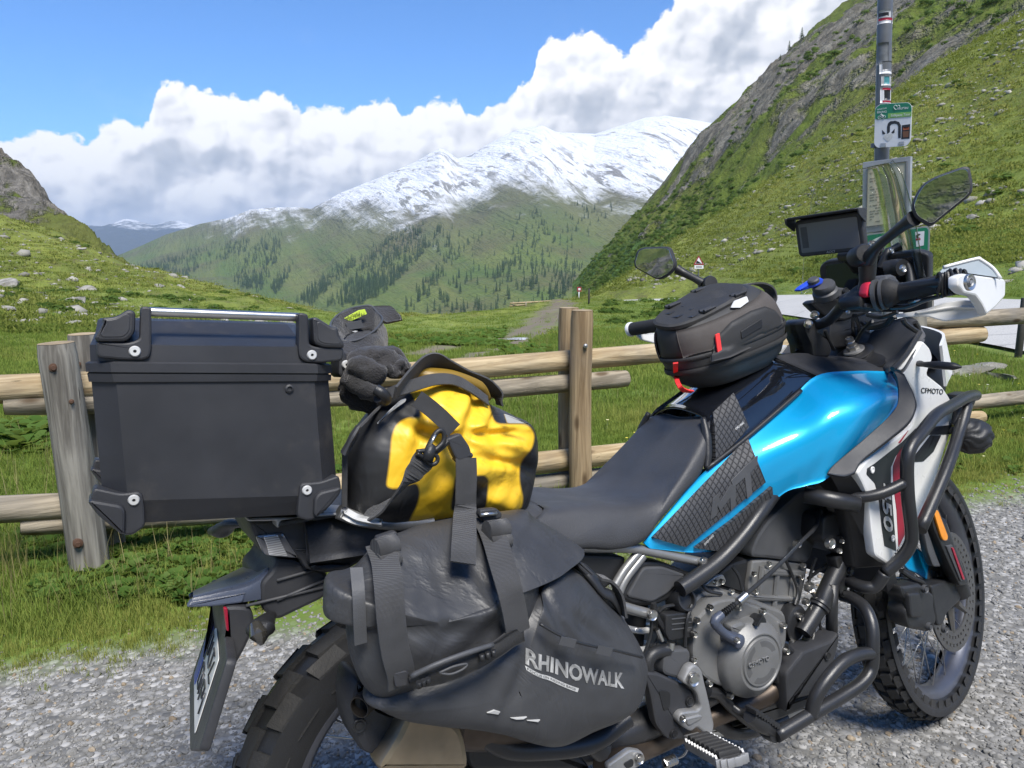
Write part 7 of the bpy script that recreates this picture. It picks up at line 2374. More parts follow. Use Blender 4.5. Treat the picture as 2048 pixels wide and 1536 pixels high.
for xi, y_ in ((.085, -.054), (.085, .050), (.175, -.060), (.175, .056)):
 c_ = o0 + e1 * xi + np.array([0, y_, 0]) + e3 * (.084 * (1 + 2.0 * y_ + .35 * xi / L0))
 lb_ = M().box(c_ + e3 * .004, e1 * .017, np.array([0, .008, 0]), e3 * .0022, .001)
 lb_.tube([c_ + e1 * -.017 + e3 * .006 + np.array([0, -.007, 0]), c_ + e1 * .017 + e3 * .006 + np.array([0, -.007, 0])], .003, 8, 1).tube([c_ + e1 * -.017 + e3 * .006 + np.array([0, .007, 0]), c_ + e1 * .017 + e3 * .006 + np.array([0, .007, 0])], .003, 8, 1)
 part('ladder_buckle', lb_, plastic, ldp)
part('grab_handle', M().ribbon(bp('5', 0, (1205, 62, 0), (1260, 25, 0), (1330, 20, 0), (1378, 45, 0), (1392, 90, 0), (1385, 118, 0)), .030, (0, 1, 0), .004), webbing, TB, crease=0)
part('bag_base', tb_loft([(-.105, .12, L0 - .08, .045), (-.080, .08, L0 - .07, .06)]), rubber, TB, crease=0)

# ---------------------------------------------------------------- log fence
def wood(name, axis, c1, c2, crack, grey):
 b, m_ = material(name)
 O = b.obj()
 k = {'x': (1.6, 34, 34), 'z': (34, 34, 1.6)}[axis]
 sv = b.vm('MULTIPLY', O, k)
 g1 = b.noise(sv, 1.0, 5, .6, .5)
 g2 = b.noise(b.vm('MULTIPLY', O, tuple(q * 3.2 for q in k)), 1.0, 3, .6)
 c = b.mix(b.ss(g1, .32, .68), c1, c2)
 c = b.mix(b.ss(b.noise(O, 2.2, 4, .6), .45, .75, 0, grey), c, (.17, .16, .145))
 kn = b.voro(b.vm('MULTIPLY', O, {'x': (3.2, 9, 9), 'z': (9, 9, 3.2)}[axis]), 1.0)
 c = b.mix(b.ss(kn, .20, .07, 0, .85), c, (.075, .045, .022))
 ck = b.ss(g2, .30, .24)
 c = b.mix(b.m('MULTIPLY', ck, crack), c, (.04, .032, .024))
 h = b.m('ADD', b.m('MULTIPLY', g1, .6), b.m('MULTIPLY', b.m('SUBTRACT', 1.0, ck), .5))
 b.out(b.bsdf(c, .78, normal=b.bump(h, .012, 1.0), Specular_IOR_Level=.25))
 return m_

wood_rail = wood('pale_peeled_log', 'x', (.27, .195, .105), (.50, .40, .25), .65, .5)
wood_rail_old = wood('weathered_log', 'x', (.17, .145, .105), (.36, .31, .235), .85, .75)
wood_post = wood('sawn_post', 'z', (.17, .115, .062), (.38, .28, .165), .85, .4)
wood_post_old = wood('grey_weathered_post', 'z', (.10, .092, .080), (.30, .285, .25), .95, .6)
wood_end = simple('log_end_grain', (.30, .23, .14), .85, grain=(160, .002), var=.25)
rust = simple('rusty_bolt', (.10, .055, .035), .8, .3)
FENCE = empty('log_fence')
tag(FENCE, 'rustic fence of round logs bolted between paired posts, running behind the motorcycle', 'fence')

def on_fence(px, py, off=.0):
 d = ray(px, py)
 # plane y = 2.29 + off - .08 (x + .5)
 n_ = np.array([.08, 1.0, 0])
 k = 2.29 + off - .04
 return CAM + d * ((k - CAM @ n_) / (d @ n_))

def log(name, a, c, r0, r1, mat, seed, n=18, m=26, endcut=.0):
 """a round log with knots, taper and a slight bow"""
 a, c = np.asarray(a, float), np.asarray(c, float)
 ax = nrm(c - a)
 e1_ = nrm(np.cross(ax, (.1, .2, 1.0) if abs(ax[2]) < .9 else (1, 0, 0)))
 e2_ = np.cross(ax, e1_)
 L = np.linalg.norm(c - a)
 V = []
 t = np.linspace(0, 1, m)
 ang = np.linspace(0, 2 * np.pi, n, endpoint=False)
 for i in range(m):
  bow = .012 * math.sin(math.pi * t[i] * 1.3 + seed) * min(L, 2)
  rr_ = r0 + (r1 - r0) * t[i]
  if i in (0, m - 1):
   rr_ *= .93
  rad = rr_ * (1 + .085 * fbm(np.cos(ang) * 1.2 + seed * 3.1, np.sin(ang) * 1.2 + t[i] * L * 2.2, 3, seed))
  V.append(a + ax * (L * t[i] + (.006 if i == 0 else 0) * 0) + e1_ * bow * .6 + np.outer(rad * np.cos(ang), e1_) + np.outer(rad * np.sin(ang), e2_))
 mm_ = M().add(np.concatenate(V), list(grid_faces(m, n, True)))
 o = part(name, mm_, mat, FENCE, crease=0)
 for k_, q in ((0, -1), (m - 1, 1)):
  ring = V[k_]
  cc_ = ring.mean(0)
  e = M()
  e.add(np.concatenate([ring + ax * q * .0015, cc_ + (ring - cc_) * .5 + ax * q * .004, [cc_ + ax * q * .003]]), [[i, (i + 1) % n, n + (i + 1) % n, n + i] if q < 0 else [i, n + i, n + (i + 1) % n, (i + 1) % n] for i in range(n)] + [[n + i, n + (i + 1) % n, 2 * n] if q < 0 else [n + (i + 1) % n, n + i, 2 * n] for i in range(n)])
  part('end_grain', e, wood_end, o, crease=0)
 return o

def ext(a, b_, k0=.0, k1=.0):
 d_ = b_ - a
 return a - d_ * k0, b_ + d_ * k1

# rails, upper pair then lower pair, from left to right
RA = [(-260, 792), (190, 757), (900, 752), (1150, 735), (1330, 712)]
r_ = ext(on_fence(-420, 795), on_fence(760, 748))
log('rail', r_[0], r_[1], .058, .050, wood_rail, 1)
log('rail', on_fence(12, 806, -.0), on_fence(820, 790), .050, .046, wood_rail_old, 2)
log('rail', on_fence(560, 768), on_fence(1660, 678), .054, .054, wood_rail, 3, m=40)
log('rail', on_fence(700, 800), on_fence(1250, 757), .049, .048, wood_rail_old, 4)
log('rail', on_fence(1420, 705), on_fence(1962, 668), .062, .060, wood_rail, 12)
log('rail', on_fence(1840, 642), on_fence(2240, 622), .058, .060, wood_rail_old, 5)
log('rail', on_fence(-420, 1040), on_fence(640, 985), .056, .052, wood_rail_old, 6)
log('rail', on_fence(45, 1048), on_fence(700, 1010), .048, .046, wood_rail_old, 7)
log('rail', on_fence(640, 975), on_fence(1640, 862), .056, .054, wood_rail, 8)
log('rail', on_fence(800, 1000), on_fence(1640, 905), .048, .048, wood_rail_old, 9)
log('rail', on_fence(1560, 870), on_fence(1958, 834), .050, .050, wood_rail, 10)
log('rail', on_fence(1850, 815), on_fence(2260, 772), .050, .052, wood_rail_old, 11)

def post(top, bottom, r, mat, seed):
 return log('post', top, bottom, r, r * 1.08, mat, seed, 20, 22)

b0 = on_fence(182, 1146, -.11)
post(on_fence(113, 686, -.11), b0 - [0, 0, .05], .066, wood_post_old, 20)
post(on_fence(166, 668, .11), on_fence(222, 1118, .11) - [0, 0, .05], .062, wood_post_old, 21)
pc = on_fence(1164, 800, -.11)
post(on_fence(1164, 621, -.11), np.array([pc[0], pc[1], -.05]), .056, wood_post, 22)
pc = on_fence(1138, 800, .11)
post(on_fence(1139, 616, .11), np.array([pc[0], pc[1], -.05]), .055, wood_post, 23)
pc = on_fence(1838, 700, -.11)
post(on_fence(1834, 560, -.11), np.array([pc[0], pc[1], -.05]), .066, wood_post_old, 24)
pc = on_fence(1850, 700, .11)
post(on_fence(1848, 566, .11), np.array([pc[0], pc[1], -.05]), .062, wood_post_old, 25)
for px_, py_, off, mt_, rr_ in ((107, 735, -.18, rust, .016), (158, 727, .05, rust, .014), (156, 1087, -.18, rust, .018), (1171, 692, -.168, steel, .011), (143, 803, -.178, rust, .009)):
 p = on_fence(px_, py_, off)
 part('bolt', M().lathe(p, nrm(CAM - p) * [1, 1, 0] + [0, -.4, 0], [(0, .016), (rr_ * .5, .016), (rr_ * .55, .006), (rr_, .004), (rr_, -.02)], 14), mt_, FENCE)
sp_ = on_fence(243, 1080, .16)
part('steel_stake', M().box(np.array([sp_[0], sp_[1], .16]), (.02, 0, 0), (0, .004, 0), (0, 0, .2), .001), simple('galvanised_stake', (.25, .26, .27), .5, .6), FENCE)

# ---------------------------------------------------------------- gravel, grass and leafy plants
rng = np.random.RandomState(11)

def edge_y(P):
 """signed distance past the ragged border between gravel and turf"""
 return P[:, 1] - (1.33 - .125 * P[:, 0]) + .36 * fbm(P[:, 0] * 1.5 + 4, P[:, 1] * 1.5, 4, 17)

def tinted(name, lo, mid, hi, rough=.85, sss=False, bump=None):
 b, m_ = material(name)
 t = b.attr('tint', kind='INSTANCER')
 c = b.ramp(t, [(.0, lo), (.5, mid), (1.0, hi)])
 n_ = None
 O = b.obj()
 if bump:
  c = b.mix(b.ss(b.noise(b.geo(), 160, 4, .65), .35, .7), c, tuple(q * .72 for q in mid))
  n_ = b.bump(b.noise(b.geo(), 260, 3, .6), bump, .8)
 if sss:
  d_ = b.n('ShaderNodeBsdfDiffuse')
  b.put(d_.inputs[0], c)
  tr_ = b.n('ShaderNodeBsdfTranslucent')
  b.put(tr_.inputs[0], b.mix(.5, c, (.26, .31, .05)))
  mx_ = b.n('ShaderNodeMixShader')
  mx_.inputs[0].default_value = .48
  b.t.links.new(d_.outputs[0], mx_.inputs[1])
  b.t.links.new(tr_.outputs[0], mx_.inputs[2])
  b.out(mx_.outputs[0])
 else:
  b.out(b.bsdf(c, rough, normal=n_, Specular_IOR_Level=.12))
 return m_

stone_mat = tinted('gravel_stone', (.110, .110, .110), (.225, .221, .210), (.42, .408, .382), .95, bump=.0012)
stone_warm = tinted('warm_gravel_stone', (.16, .12, .08), (.30, .24, .17), (.42, .36, .28), .8, bump=.0012)

def ico(sub=2):
 bm = bmesh.new()
 bmesh.ops.create_icosphere(bm, subdivisions=sub, radius=1.0)
 V = np.array([v.co[:] for v in bm.verts])
 F = [[v.index for v in f.verts] for f in bm.faces]
 bm.free()
 return V, F

def stone_variants(n, mat, sub=2, flat=(.45, .8), rough=.28, name='stone'):
 out = []
 V0, F = ico(sub)
 for i in range(n):
  r_ = np.random.RandomState(100 + i)
  V = V0.copy()
  for k_ in range(7):                                    # chip flat facets off
   d_ = nrm(r_.normal(size=3))
   h = r_.uniform(.55, .85)
   over = np.maximum(V @ d_ - h, 0)
   V = V - np.outer(over, d_)
  V = V * (1 + rough * fbm(V[:, 0] * 1.5 + i * 7, V[:, 1] * 1.5 + V[:, 2] * 1.2, 2, i)[:, None])
  V = V * [1.0, r_.uniform(.6, .95), r_.uniform(*flat)]
  out.append(variant(name, V, F, mat))
 return out

def spread(n, d0, d1, power, u0=-.78, u1=.80):
 """random ground positions, denser near the camera"""
 t = rng.uniform(0, 1, n)
 D = (d0 ** (2 - power) + t * (d1 ** (2 - power) - d0 ** (2 - power))) ** (1 / (2 - power))
 return rng.uniform(u0, u1, n), D

u, D = spread(135000, 1.5, 11, 1.35)
P = FIELD.xyz(u, D)
e = edge_y(P)
keep = (e < rng.normal(.0, .10, len(P))) | ((e < .45) & (rng.rand(len(P)) < .10))
P, D_ = P[keep], D[keep]
sz = np.exp(rng.normal(math.log(.0045), .42, len(P))) * (1 + .10 * np.clip(D_ - 2, 0, 8))
sz = np.clip(sz, .003, .034)
P[:, 2] += sz * .12
k = rng.rand(len(P)) < .93
tint = np.clip(rng.beta(4, 4, len(P)), 0, 1)
gs = scatter('gravel', P[k], rng.uniform(0, 6.28, k.sum()), sz[k], tint[k], stone_variants(7, stone_mat), stone_mat, 1, .5)
tag(gs, kind='stuff')
k = ~k
gs = scatter('gravel', P[k], rng.uniform(0, 6.28, k.sum()), sz[k], tint[k], stone_variants(4, stone_warm), stone_warm, 2, .5)
tag(gs, kind='stuff')

grass_mat = tinted('grass_blade', (.125, .200, .036), (.235, .310, .068), (.370, .365, .105), sss=True)

def tuft(seed, n, h, spread_, w, lean_=.6, seg=3):
 r_ = np.random.RandomState(seed)
 V, F = [], []
 for i in range(n):
  a = r_.uniform(0, 6.28)
  p = np.array([r_.normal(0, spread_), r_.normal(0, spread_), 0])
  hh = h * r_.uniform(.5, 1.15)
  dr = np.array([math.cos(a), math.sin(a), 0])
  sd = np.array([-dr[1], dr[0], 0])
  ln = r_.uniform(.15, 1) * lean_
  base = len(V)
  for s_ in range(seg + 1):
   t = s_ / seg
   q = p + dr * hh * ln * t * t + np.array([0, 0, hh * (t - .25 * ln * t * t)])
   ww = w * (1 - t) ** .7 * .5 + .0002
   V += [q - sd * ww, q + sd * ww]
  for s_ in range(seg):
   F.append([base + 2 * s_, base + 2 * s_ + 1, base + 2 * s_ + 3, base + 2 * s_ + 2])
 return V, F

def grass_layer(n, d0, d1, power, h, sp_, w, blades, scale_f, seed, fn=None, u0=-.80, u1=.82, nvar=5):
 u, D = spread(n, d0, d1, power, u0, u1)
 P = FIELD.xyz(u, D)
 keep = fn(P, u, D)
 P, D_ = P[keep], D[keep]
 vs_ = [variant('grass_tuft', *tuft(seed * 10 + i, blades, h, sp_, w), grass_mat) for i in range(nvar)]
 patch = fbm(P[:, 0] * .9, P[:, 1] * .9, 4, 23)
 ed = edge_y(P)
 tint = np.clip(.50 + .50 * patch + rng.normal(0, .10, len(P)) + .42 * np.clip(1 - ed / .55, 0, 1) * (D_ < 6), 0, 1)
 sc = (1 + .35 * patch) * scale_f(D_) * (.55 + .45 * np.clip(ed / .5, 0, 1))
 o = scatter('grass', P, rng.uniform(0, 6.28, len(P)), np.clip(sc * rng.uniform(.7, 1.25, len(P)), .15, 9), tint, vs_, grass_mat, seed)
 return tag(o, kind='stuff')

def off_track(P, lim=1.0):
 dmin = np.full(len(P), 9.0)
 for line, wd in ((tk, .012), (tk2, .007)):
  for a_, b_ in zip(line[:-1], line[1:]):
   a2, b2 = a_[:2], b_[:2]
   t = np.clip(((P[:, :2] - a2) @ (b2 - a2)) / ((b2 - a2) @ (b2 - a2)), 0, 1)
   q = a2 + t[:, None] * (b2 - a2)
   dmin = np.minimum(dmin, np.linalg.norm(P[:, :2] - q, axis=1) / (.25 + wd * np.linalg.norm(q - CAM[:2], axis=1)))
 return dmin > lim

def off_road(u, D, m=.6):
 a0, a1 = np.interp(u, ru, rD0, left=1e9, right=rD0[-1]), np.interp(u, ru, rD1, left=-1e9, right=rD1[-1])
 return (D < a0 - m) | (D > a1 + m)

meadow = lambda P, u, D: (edge_y(P) > rng.normal(.06, .10, len(P))) & off_track(P, .55 + .5 * rng.rand(len(P))) & off_road(u, D)
grass_layer(26000, 2.0, 6.5, 1.2, .046, .022, .0032, 22, lambda D: 1.0 + 0 * D, 1, meadow)
grass_layer(15000, 2.2, 6.0, 1.2, .078, .030, .0034, 9, lambda D: 1.0 + 0 * D, 2, lambda P, u, D: meadow(P, u, D) & (edge_y(P) > .30) & (fbm(P[:, 0] * .8, P[:, 1] * .8, 3, 33) > -.1))
grass_layer(26000, 6.0, 19, 1.0, .058, .060, .0065, 22, lambda D: .8 + D * .035, 3, meadow)
grass_layer(16000, 18, 60, 1.0, .075, .17, .020, 24, lambda D: .7 + D * .012, 4, lambda P, u, D: meadow(P, u, D) & ((u < .06) | (D > 60)))
grass_layer(9000, 18, 60, 1.0, .045, .17, .022, 26, lambda D: .8 + D * .008, 6, lambda P, u, D: meadow(P, u, D) & (u > .05), u0=.04)

leaf_mat = tinted('broad_leaf', (.055, .120, .026), (.100, .180, .040), (.165, .240, .070), sss=True)

def rosette(seed, n, L, w, rise):
 r_ = np.random.RandomState(seed)
 V, F = [], []
 for i in range(n):
  a = r_.uniform(0, 6.28)
  l_ = L * r_.uniform(.55, 1.1)
  dr = np.array([math.cos(a), math.sin(a), 0])
  sd = np.array([-dr[1], dr[0], 0])
  el = r_.uniform(.3, 1.1) * rise
  base = len(V)
  for t, ww in ((0, .05), (.35, .7), (.65, 1.0), (.9, .6), (1.0, .08)):
   q = dr * l_ * t * math.cos(el) + np.array([0, 0, l_ * (t * math.sin(el) - .35 * t * t * math.sin(el))])
   V += [q - sd * w * ww * .5 + [0, 0, .10 * w * ww], q, q + sd * w * ww * .5 + [0, 0, .10 * w * ww]]
  for s_ in range(4):
   for c_ in (0, 1):
    F.append([base + 3 * s_ + c_, base + 3 * s_ + c_ + 1, base + 3 * s_ + c_ + 4, base + 3 * s_ + c_ + 3])
 return V, F

lv_ = [variant('leaf_rosette', *rosette(300 + i, 11, .16, .075, 1.0), leaf_mat) for i in range(4)]
cl_ = [variant('clover_clump', *rosette(340 + i, 22, .060, .022, 1.2), leaf_mat) for i in range(4)]

def plants(name, regions, vs_, seed, smin, smax):
 pts, sc = [], []
 for (px0, py0, px1, py1, n, D0, D1) in regions:
  for _ in range(n):
   px_, py_ = rng.uniform(px0, px1), 700
   u_ = (px_ - 1024) / FPX
   D_ = rng.uniform(D0, D1)
   pts.append((u_, D_))
 uu, dd = np.array(pts).T
 P = FIELD.xyz(uu, dd)
 k_ = fbm(P[:, 0] * .5, P[:, 1] * .5, 3, seed) > -.12
 P = P[k_]
 o = scatter(name, P, rng.uniform(0, 6.28, len(P)), rng.uniform(smin, smax, len(P)), np.clip(rng.normal(.5, .22, len(P)), 0, 1), vs_, leaf_mat, seed)
 return tag(o, kind='stuff')

plants('dock_leaves', [(760, 0, 1010, 0, 900, 13, 24), (560, 0, 800, 0, 300, 9, 15), (-20, 0, 130, 0, 110, 6.2, 8.0), (1060, 0, 1260, 0, 30, 8.5, 11), (-20, 0, 60, 0, 40, 4.6, 5.2), (1000, 0, 1100, 0, 60, 10, 14)], lv_, 51, .7, 1.4)
plants('weeds', [(0, 0, 560, 0, 1100, 2.55, 3.4), (240, 0, 700, 0, 600, 3.0, 4.4), (1880, 0, 2080, 0, 120, 4.0, 6.0)], cl_, 52, .6, 1.5)

# seed heads and small meadow flowers
straw_mat = tinted('dry_stalk', (.20, .19, .07), (.33, .28, .12), (.42, .36, .18), sss=True)
sv0 = [variant('dry_stalk', *tuft(820 + i, 5, .17, .03, .0022, .5), straw_mat) for i in range(4)]
u, D = spread(5200, 2.4, 16, 1.1, -.80, .82)
P = FIELD.xyz(u, D)
k = meadow(P, u, D) & (edge_y(P) > .15) & (fbm(P[:, 0] * .7, P[:, 1] * .7, 3, 61) > -.02)
P = P[k]
tag(scatter('dry_grass_stalks', P, rng.uniform(0, 6.28, len(P)), rng.uniform(.5, 1.3, len(P)), rng.rand(len(P)), sv0, straw_mat, 61), kind='stuff')
flower_mat = tinted('petal', (.70, .50, .02), (.75, .60, .06), (.75, .74, .70))

def flower(seed):
 V, F = tuft(seed, 1, .11, .0, .003, .3)
 top = (np.array(V[-1]) + np.array(V[-2])) / 2
 for i in range(6):
  a = i * 6.283 / 6
  base = len(V)
  d_ = np.array([math.cos(a), math.sin(a), .25])
  s_ = np.array([-math.sin(a), math.cos(a), 0])
  V += [top, top + d_ * .008 - s_ * .004, top + d_ * .012, top + d_ * .008 + s_ * .004]
  F.append([base, base + 1, base + 2, base + 3])
 return V, F

fvs = [variant('flower', *flower(860 + i), flower_mat) for i in range(3)]
u, D = spread(900, 2.4, 13, 1.0, -.80, .82)
P = FIELD.xyz(u, D)
k = meadow(P, u, D) & (edge_y(P) > .2) & (fbm(P[:, 0] * .5, P[:, 1] * .5, 3, 63) > .0)
P = P[k]
tag(scatter('meadow_flowers', P, rng.uniform(0, 6.28, len(P)), rng.uniform(.6, 1.2, len(P)), rng.rand(len(P)) ** .6, fvs, flower_mat, 63), kind='stuff')

# tussocks that break up the two hillsides
tuss_mat = tinted('hillside_tussock', (.125, .160, .036), (.235, .260, .066), (.340, .325, .110), sss=True)
tv = [variant('tussock', *tuft(700 + i, 26, .12, .20, .050, 1.4, 2), tuss_mat) for i in range(5)]
n = 22000
u = np.concatenate([rng.uniform(-.85, -.05, n // 3), rng.uniform(.05, .85, 2 * n // 3)])
D = np.exp(rng.uniform(math.log(17), math.log(105), len(u)))
P = FIELD.xyz(u, D)
k = off_road(u, D, 4.0) & off_track(P, 1.2) & ((u < .06) | (D > np.interp(u, ru, rD1) + 3)) & ((P[:, 2] > -1.0) | (D > 55))
P = P[k]
tn = np.clip(.48 + .6 * fbm(P[:, 0] * .12, P[:, 1] * .12, 4, 41) + rng.normal(0, .12, len(P)), 0, 1)
o = scatter('hillside_grass', P, rng.uniform(0, 6.28, len(P)), rng.uniform(.6, 1.5, len(P)) * (.7 + D[k] / 110), tn, tv, tuss_mat, 7)
tag(o, kind='stuff')

# ---------------------------------------------------------------- loose rock on the slopes
rock_mat = tinted('pale_rock', (.12, .115, .10), (.26, .25, .22), (.42, .40, .36), .9)
n = 7500
u = np.concatenate([rng.uniform(-.80, -.22, n // 4), rng.uniform(.10, .85, 3 * n // 4)])
D = np.exp(rng.uniform(math.log(20), math.log(100), len(u)))
P = FIELD.xyz(u, D)
k = off_road(u, D, .8) & ((u < .06) | (D > np.interp(u, ru, rD1) + 1)) & (fbm(P[:, 0] * .07, P[:, 1] * .07, 4, 81) > -.05) & (P[:, 2] > -1.4)
P, D_ = P[k], D[k]
s_ = np.exp(rng.normal(math.log(.115), .5, len(P))) * (.7 + D_ / 80)
o = scatter('scattered_stones', P, rng.uniform(0, 6.28, len(P)), s_, rng.beta(2.4, 2, len(P)), stone_variants(6, rock_mat, 1, (.3, .6)), rock_mat, 9, .35)
tag(o, kind='stuff')

b, m_ = material('boulder_rock')
Pn = b.geo()
c = b.mix(b.ss(b.noise(Pn, 3.0, 6, .65), .35, .65), (.17, .16, .14), (.34, .325, .29))
c = b.mix(b.ss(b.noise(Pn, 1.2, 4, .6), .5, .7, 0, .7), c, (.12, .125, .075))
b.out(b.bsdf(c, .9, normal=b.bump(b.noise(Pn, 5, 6, .7), .08, .9)))
boulder_mat = m_
bv = []
V0, F0 = ico(3)
for i in range(6):
 r_ = np.random.RandomState(500 + i)
 V = V0.copy()
 for k_ in range(12):
  d_ = nrm(r_.normal(size=3))
  V = V - np.outer(np.maximum(V @ d_ - r_.uniform(.45, .8), 0), d_)
 V = V * (1 + .16 * fbm(V[:, 0] * 2 + i * 5, V[:, 1] * 2 + V[:, 2] * 1.7, 3, i)[:, None])
 V = V * [1, r_.uniform(.55, .9), r_.uniform(.28, .5)]
 me = bpy.data.meshes.new('boulder')
 me.from_pydata(V.tolist(), [], F0)
 me.materials.append(boulder_mat)
 me.update()
 bv.append(me)

def boulder(px, py, D, s_, rz, var, label, group):
 q = FIELD.xyz([(px - 1024) / FPX], [D])[0]
 o = bpy.data.objects.new('boulder', bv[var % 6])
 o.location = q + [0, 0, s_ * .10]
 o.scale = (s_, s_, s_)
 o.rotation_euler = (random.uniform(-.2, .2), random.uniform(-.2, .2), rz)
 link(o)
 tag(o, label, 'rock', group)
 return o

big = boulder(150, 612, 30, 1.15, .9, 2, 'long flat grey slab of rock on the grass behind the top case', None)
big.scale = (1.25, .52, .62)
boulder(178, 592, 38, .62, .2, 1, 'dark brown rounded rock just above the long flat slab', None)
boulder(20, 545, 36, .9, 1.9, 4, 'dark hump of rock halfway up the left hillside near the picture edge', None)
lg_ = 'pale weathered rock half sunk in the grassy left hillside'
for i in range(16):
 px_ = rng.uniform(-20, 640)
 D = math.exp(rng.uniform(math.log(22), math.log(66)))
 boulder(px_, 0, D, rng.uniform(.16, .40) * (.6 + D / 70), rng.uniform(0, 6.28), i, lg_, 'rocks on the left hillside')
lg2 = 'pale weathered rock scattered on the bright green right hillside'
for i in range(28):
 px_ = rng.uniform(1360, 2060)
 D = math.exp(rng.uniform(math.log(28), math.log(92)))
 if not off_road(np.array([(px_ - 1024) / FPX]), np.array([D]), 1.5)[0]:
  continue
 boulder(px_, 0, D, rng.uniform(.16, .42) * (.6 + D / 80), rng.uniform(0, 6.28), i, lg2, 'rocks on the right hillside')
for px_, D in ((1955, 7.6), (2010, 7.3), (1905, 8.0), (1985, 8.1)):
 boulder(px_, 0, D, rng.uniform(.16, .3), rng.uniform(0, 6.28), int(px_), 'low grey stone in the bare patch between the fence and the road', 'stones beside the road')

# puddles lying in the ruts of the track
b, m_ = material('puddle_water')
b.out(b.bsdf((.06, .055, .045), .06, Coat_Weight=1.0))
for px_, D, w_, l_, lab in ((938, 15.4, .12, .40, 0), (975, 16.8, .10, .30, 0), (1040, 15.6, .10, .28, 0)):
 c_ = FIELD.xyz([(px_ - 1024) / FPX], [D])[0]
 V = [c_ + _r * (l_ * math.cos(a) * (1 + .25 * math.sin(3 * a + px_))) + FWD * (w_ * 2.2 * math.sin(a)) for a in np.linspace(0, 6.28, 26)[:-1]]
 V = [np.array([v[0], v[1], c_[2] + .03]) for v in V]
 tag(mesh_obj('water_puddle', V, [list(range(25))], m_, smooth=False), kind='structure')

# ---------------------------------------------------------------- shrubs and trees
shrub_mat = tinted('alder_shrub', (.058, .105, .026), (.112, .178, .046), (.165, .230, .068), sss=True)

def bush(seed, n=110):
 r_ = np.random.RandomState(seed)
 V, F = [], []
 for i in range(n):
  d_ = nrm(r_.normal(size=3) * [1, 1, .7])
  d_[2] = abs(d_[2])
  q = d_ * r_.uniform(.55, 1.0) * [1, 1, .75] + [0, 0, .1]
  a = nrm(np.cross(d_, r_.normal(size=3)))
  c_ = np.cross(d_, a)
  s_ = r_.uniform(.12, .24)
  base = len(V)
  V += [q - a * s_, q - c_ * s_ * .7, q + a * s_, q + c_ * s_ * .7 + d_ * .05]
  F.append([base, base + 1, base + 2, base + 3])
 return V, F

bvz = [variant('shrub', *bush(900 + i), shrub_mat) for i in range(4)]
FR = Field(G_R, usr)
n = 18000
u = rng.uniform(.09, .85, n)
D = rng.uniform(150, 420, n)
P = FR.xyz(u, D)
dens = np.clip(1.05 - (P[:, 2] + 2) / 30, 0, 1) + .35 * fbm(P[:, 0] * .02, P[:, 1] * .02, 4, 31)
k = rng.rand(n) < dens * .85
P = P[k]
o = scatter('alder_scrub', P, rng.uniform(0, 6.28, len(P)), rng.uniform(.5, 1.5, len(P)), np.clip(rng.normal(.5, .22, len(P)) + .3 * fbm(P[:, 0] * .03, P[:, 1] * .03, 3, 44), 0, 1), bvz, shrub_mat, 12)
tag(o, kind='stuff')
n = 600
u = np.concatenate([rng.uniform(-.75, -.28, n // 2), rng.uniform(.12, .8, n // 2)])
D = rng.uniform(22, 85, n)
P = FIELD.xyz(u, D)
k = off_road(u, D, 2) & (fbm(P[:, 0] * .09 + 5, P[:, 1] * .09, 3, 51) > .16)
P = P[k]
o = scatter('heather_mounds', P, rng.uniform(0, 6.28, len(P)), rng.uniform(.25, .6, len(P))[:, None] * np.array([1, 1, .6]), np.clip(rng.normal(.3, .2, len(P)), 0, 1), bvz, shrub_mat, 13)
tag(o, kind='stuff')

spruce_mat = None
b, spruce_mat = material('spruce_needles')
t = b.attr('tint', kind='INSTANCER')
oi = b.n('ShaderNodeObjectInfo').outputs['Random']
c = b.mix(b.m('ADD', b.m('MULTIPLY', t, .5), b.m('MULTIPLY', oi, .5)), (.022, .048, .019), (.066, .104, .036))
b.out(b.bsdf(c, .95, Specular_IOR_Level=.1))

def spruce(seed):
 """layered drooping boughs round a stem, unit height"""
 r_ = np.random.RandomState(seed)
 V, F = [], []
 ns = 7
 V += [[.012 * math.cos(a), .012 * math.sin(a), 0] for a in (0, 2.1, 4.2)] + [[0, 0, 1.0]]
 F += [[0, 1, 3], [1, 2, 3], [2, 0, 3]]
 for k_ in range(11):
  z = .10 + .86 * k_ / 11
  R_ = .19 * (1 - (z - .06)) ** .85 * r_.uniform(.85, 1.15)
  off = r_.uniform(0, 6.28)
  for i in range(ns):
   a0 = off + 6.283 * i / ns
   rr_ = R_ * r_.uniform(.65, 1.15)
   base = len(V)
   V += [[.2 * rr_ * math.cos(a0 - .5), .2 * rr_ * math.sin(a0 - .5), z + .075], [rr_ * math.cos(a0 - .18), rr_ * math.sin(a0 - .18), z - .02], [rr_ * 1.1 * math.cos(a0 + .1), rr_ * 1.1 * math.sin(a0 + .1), z - .035], [.2 * rr_ * math.cos(a0 + .6), .2 * rr_ * math.sin(a0 + .6), z + .075]]
   F += [[base, base + 1, base + 2], [base, base + 2, base + 3]]
 return V, F

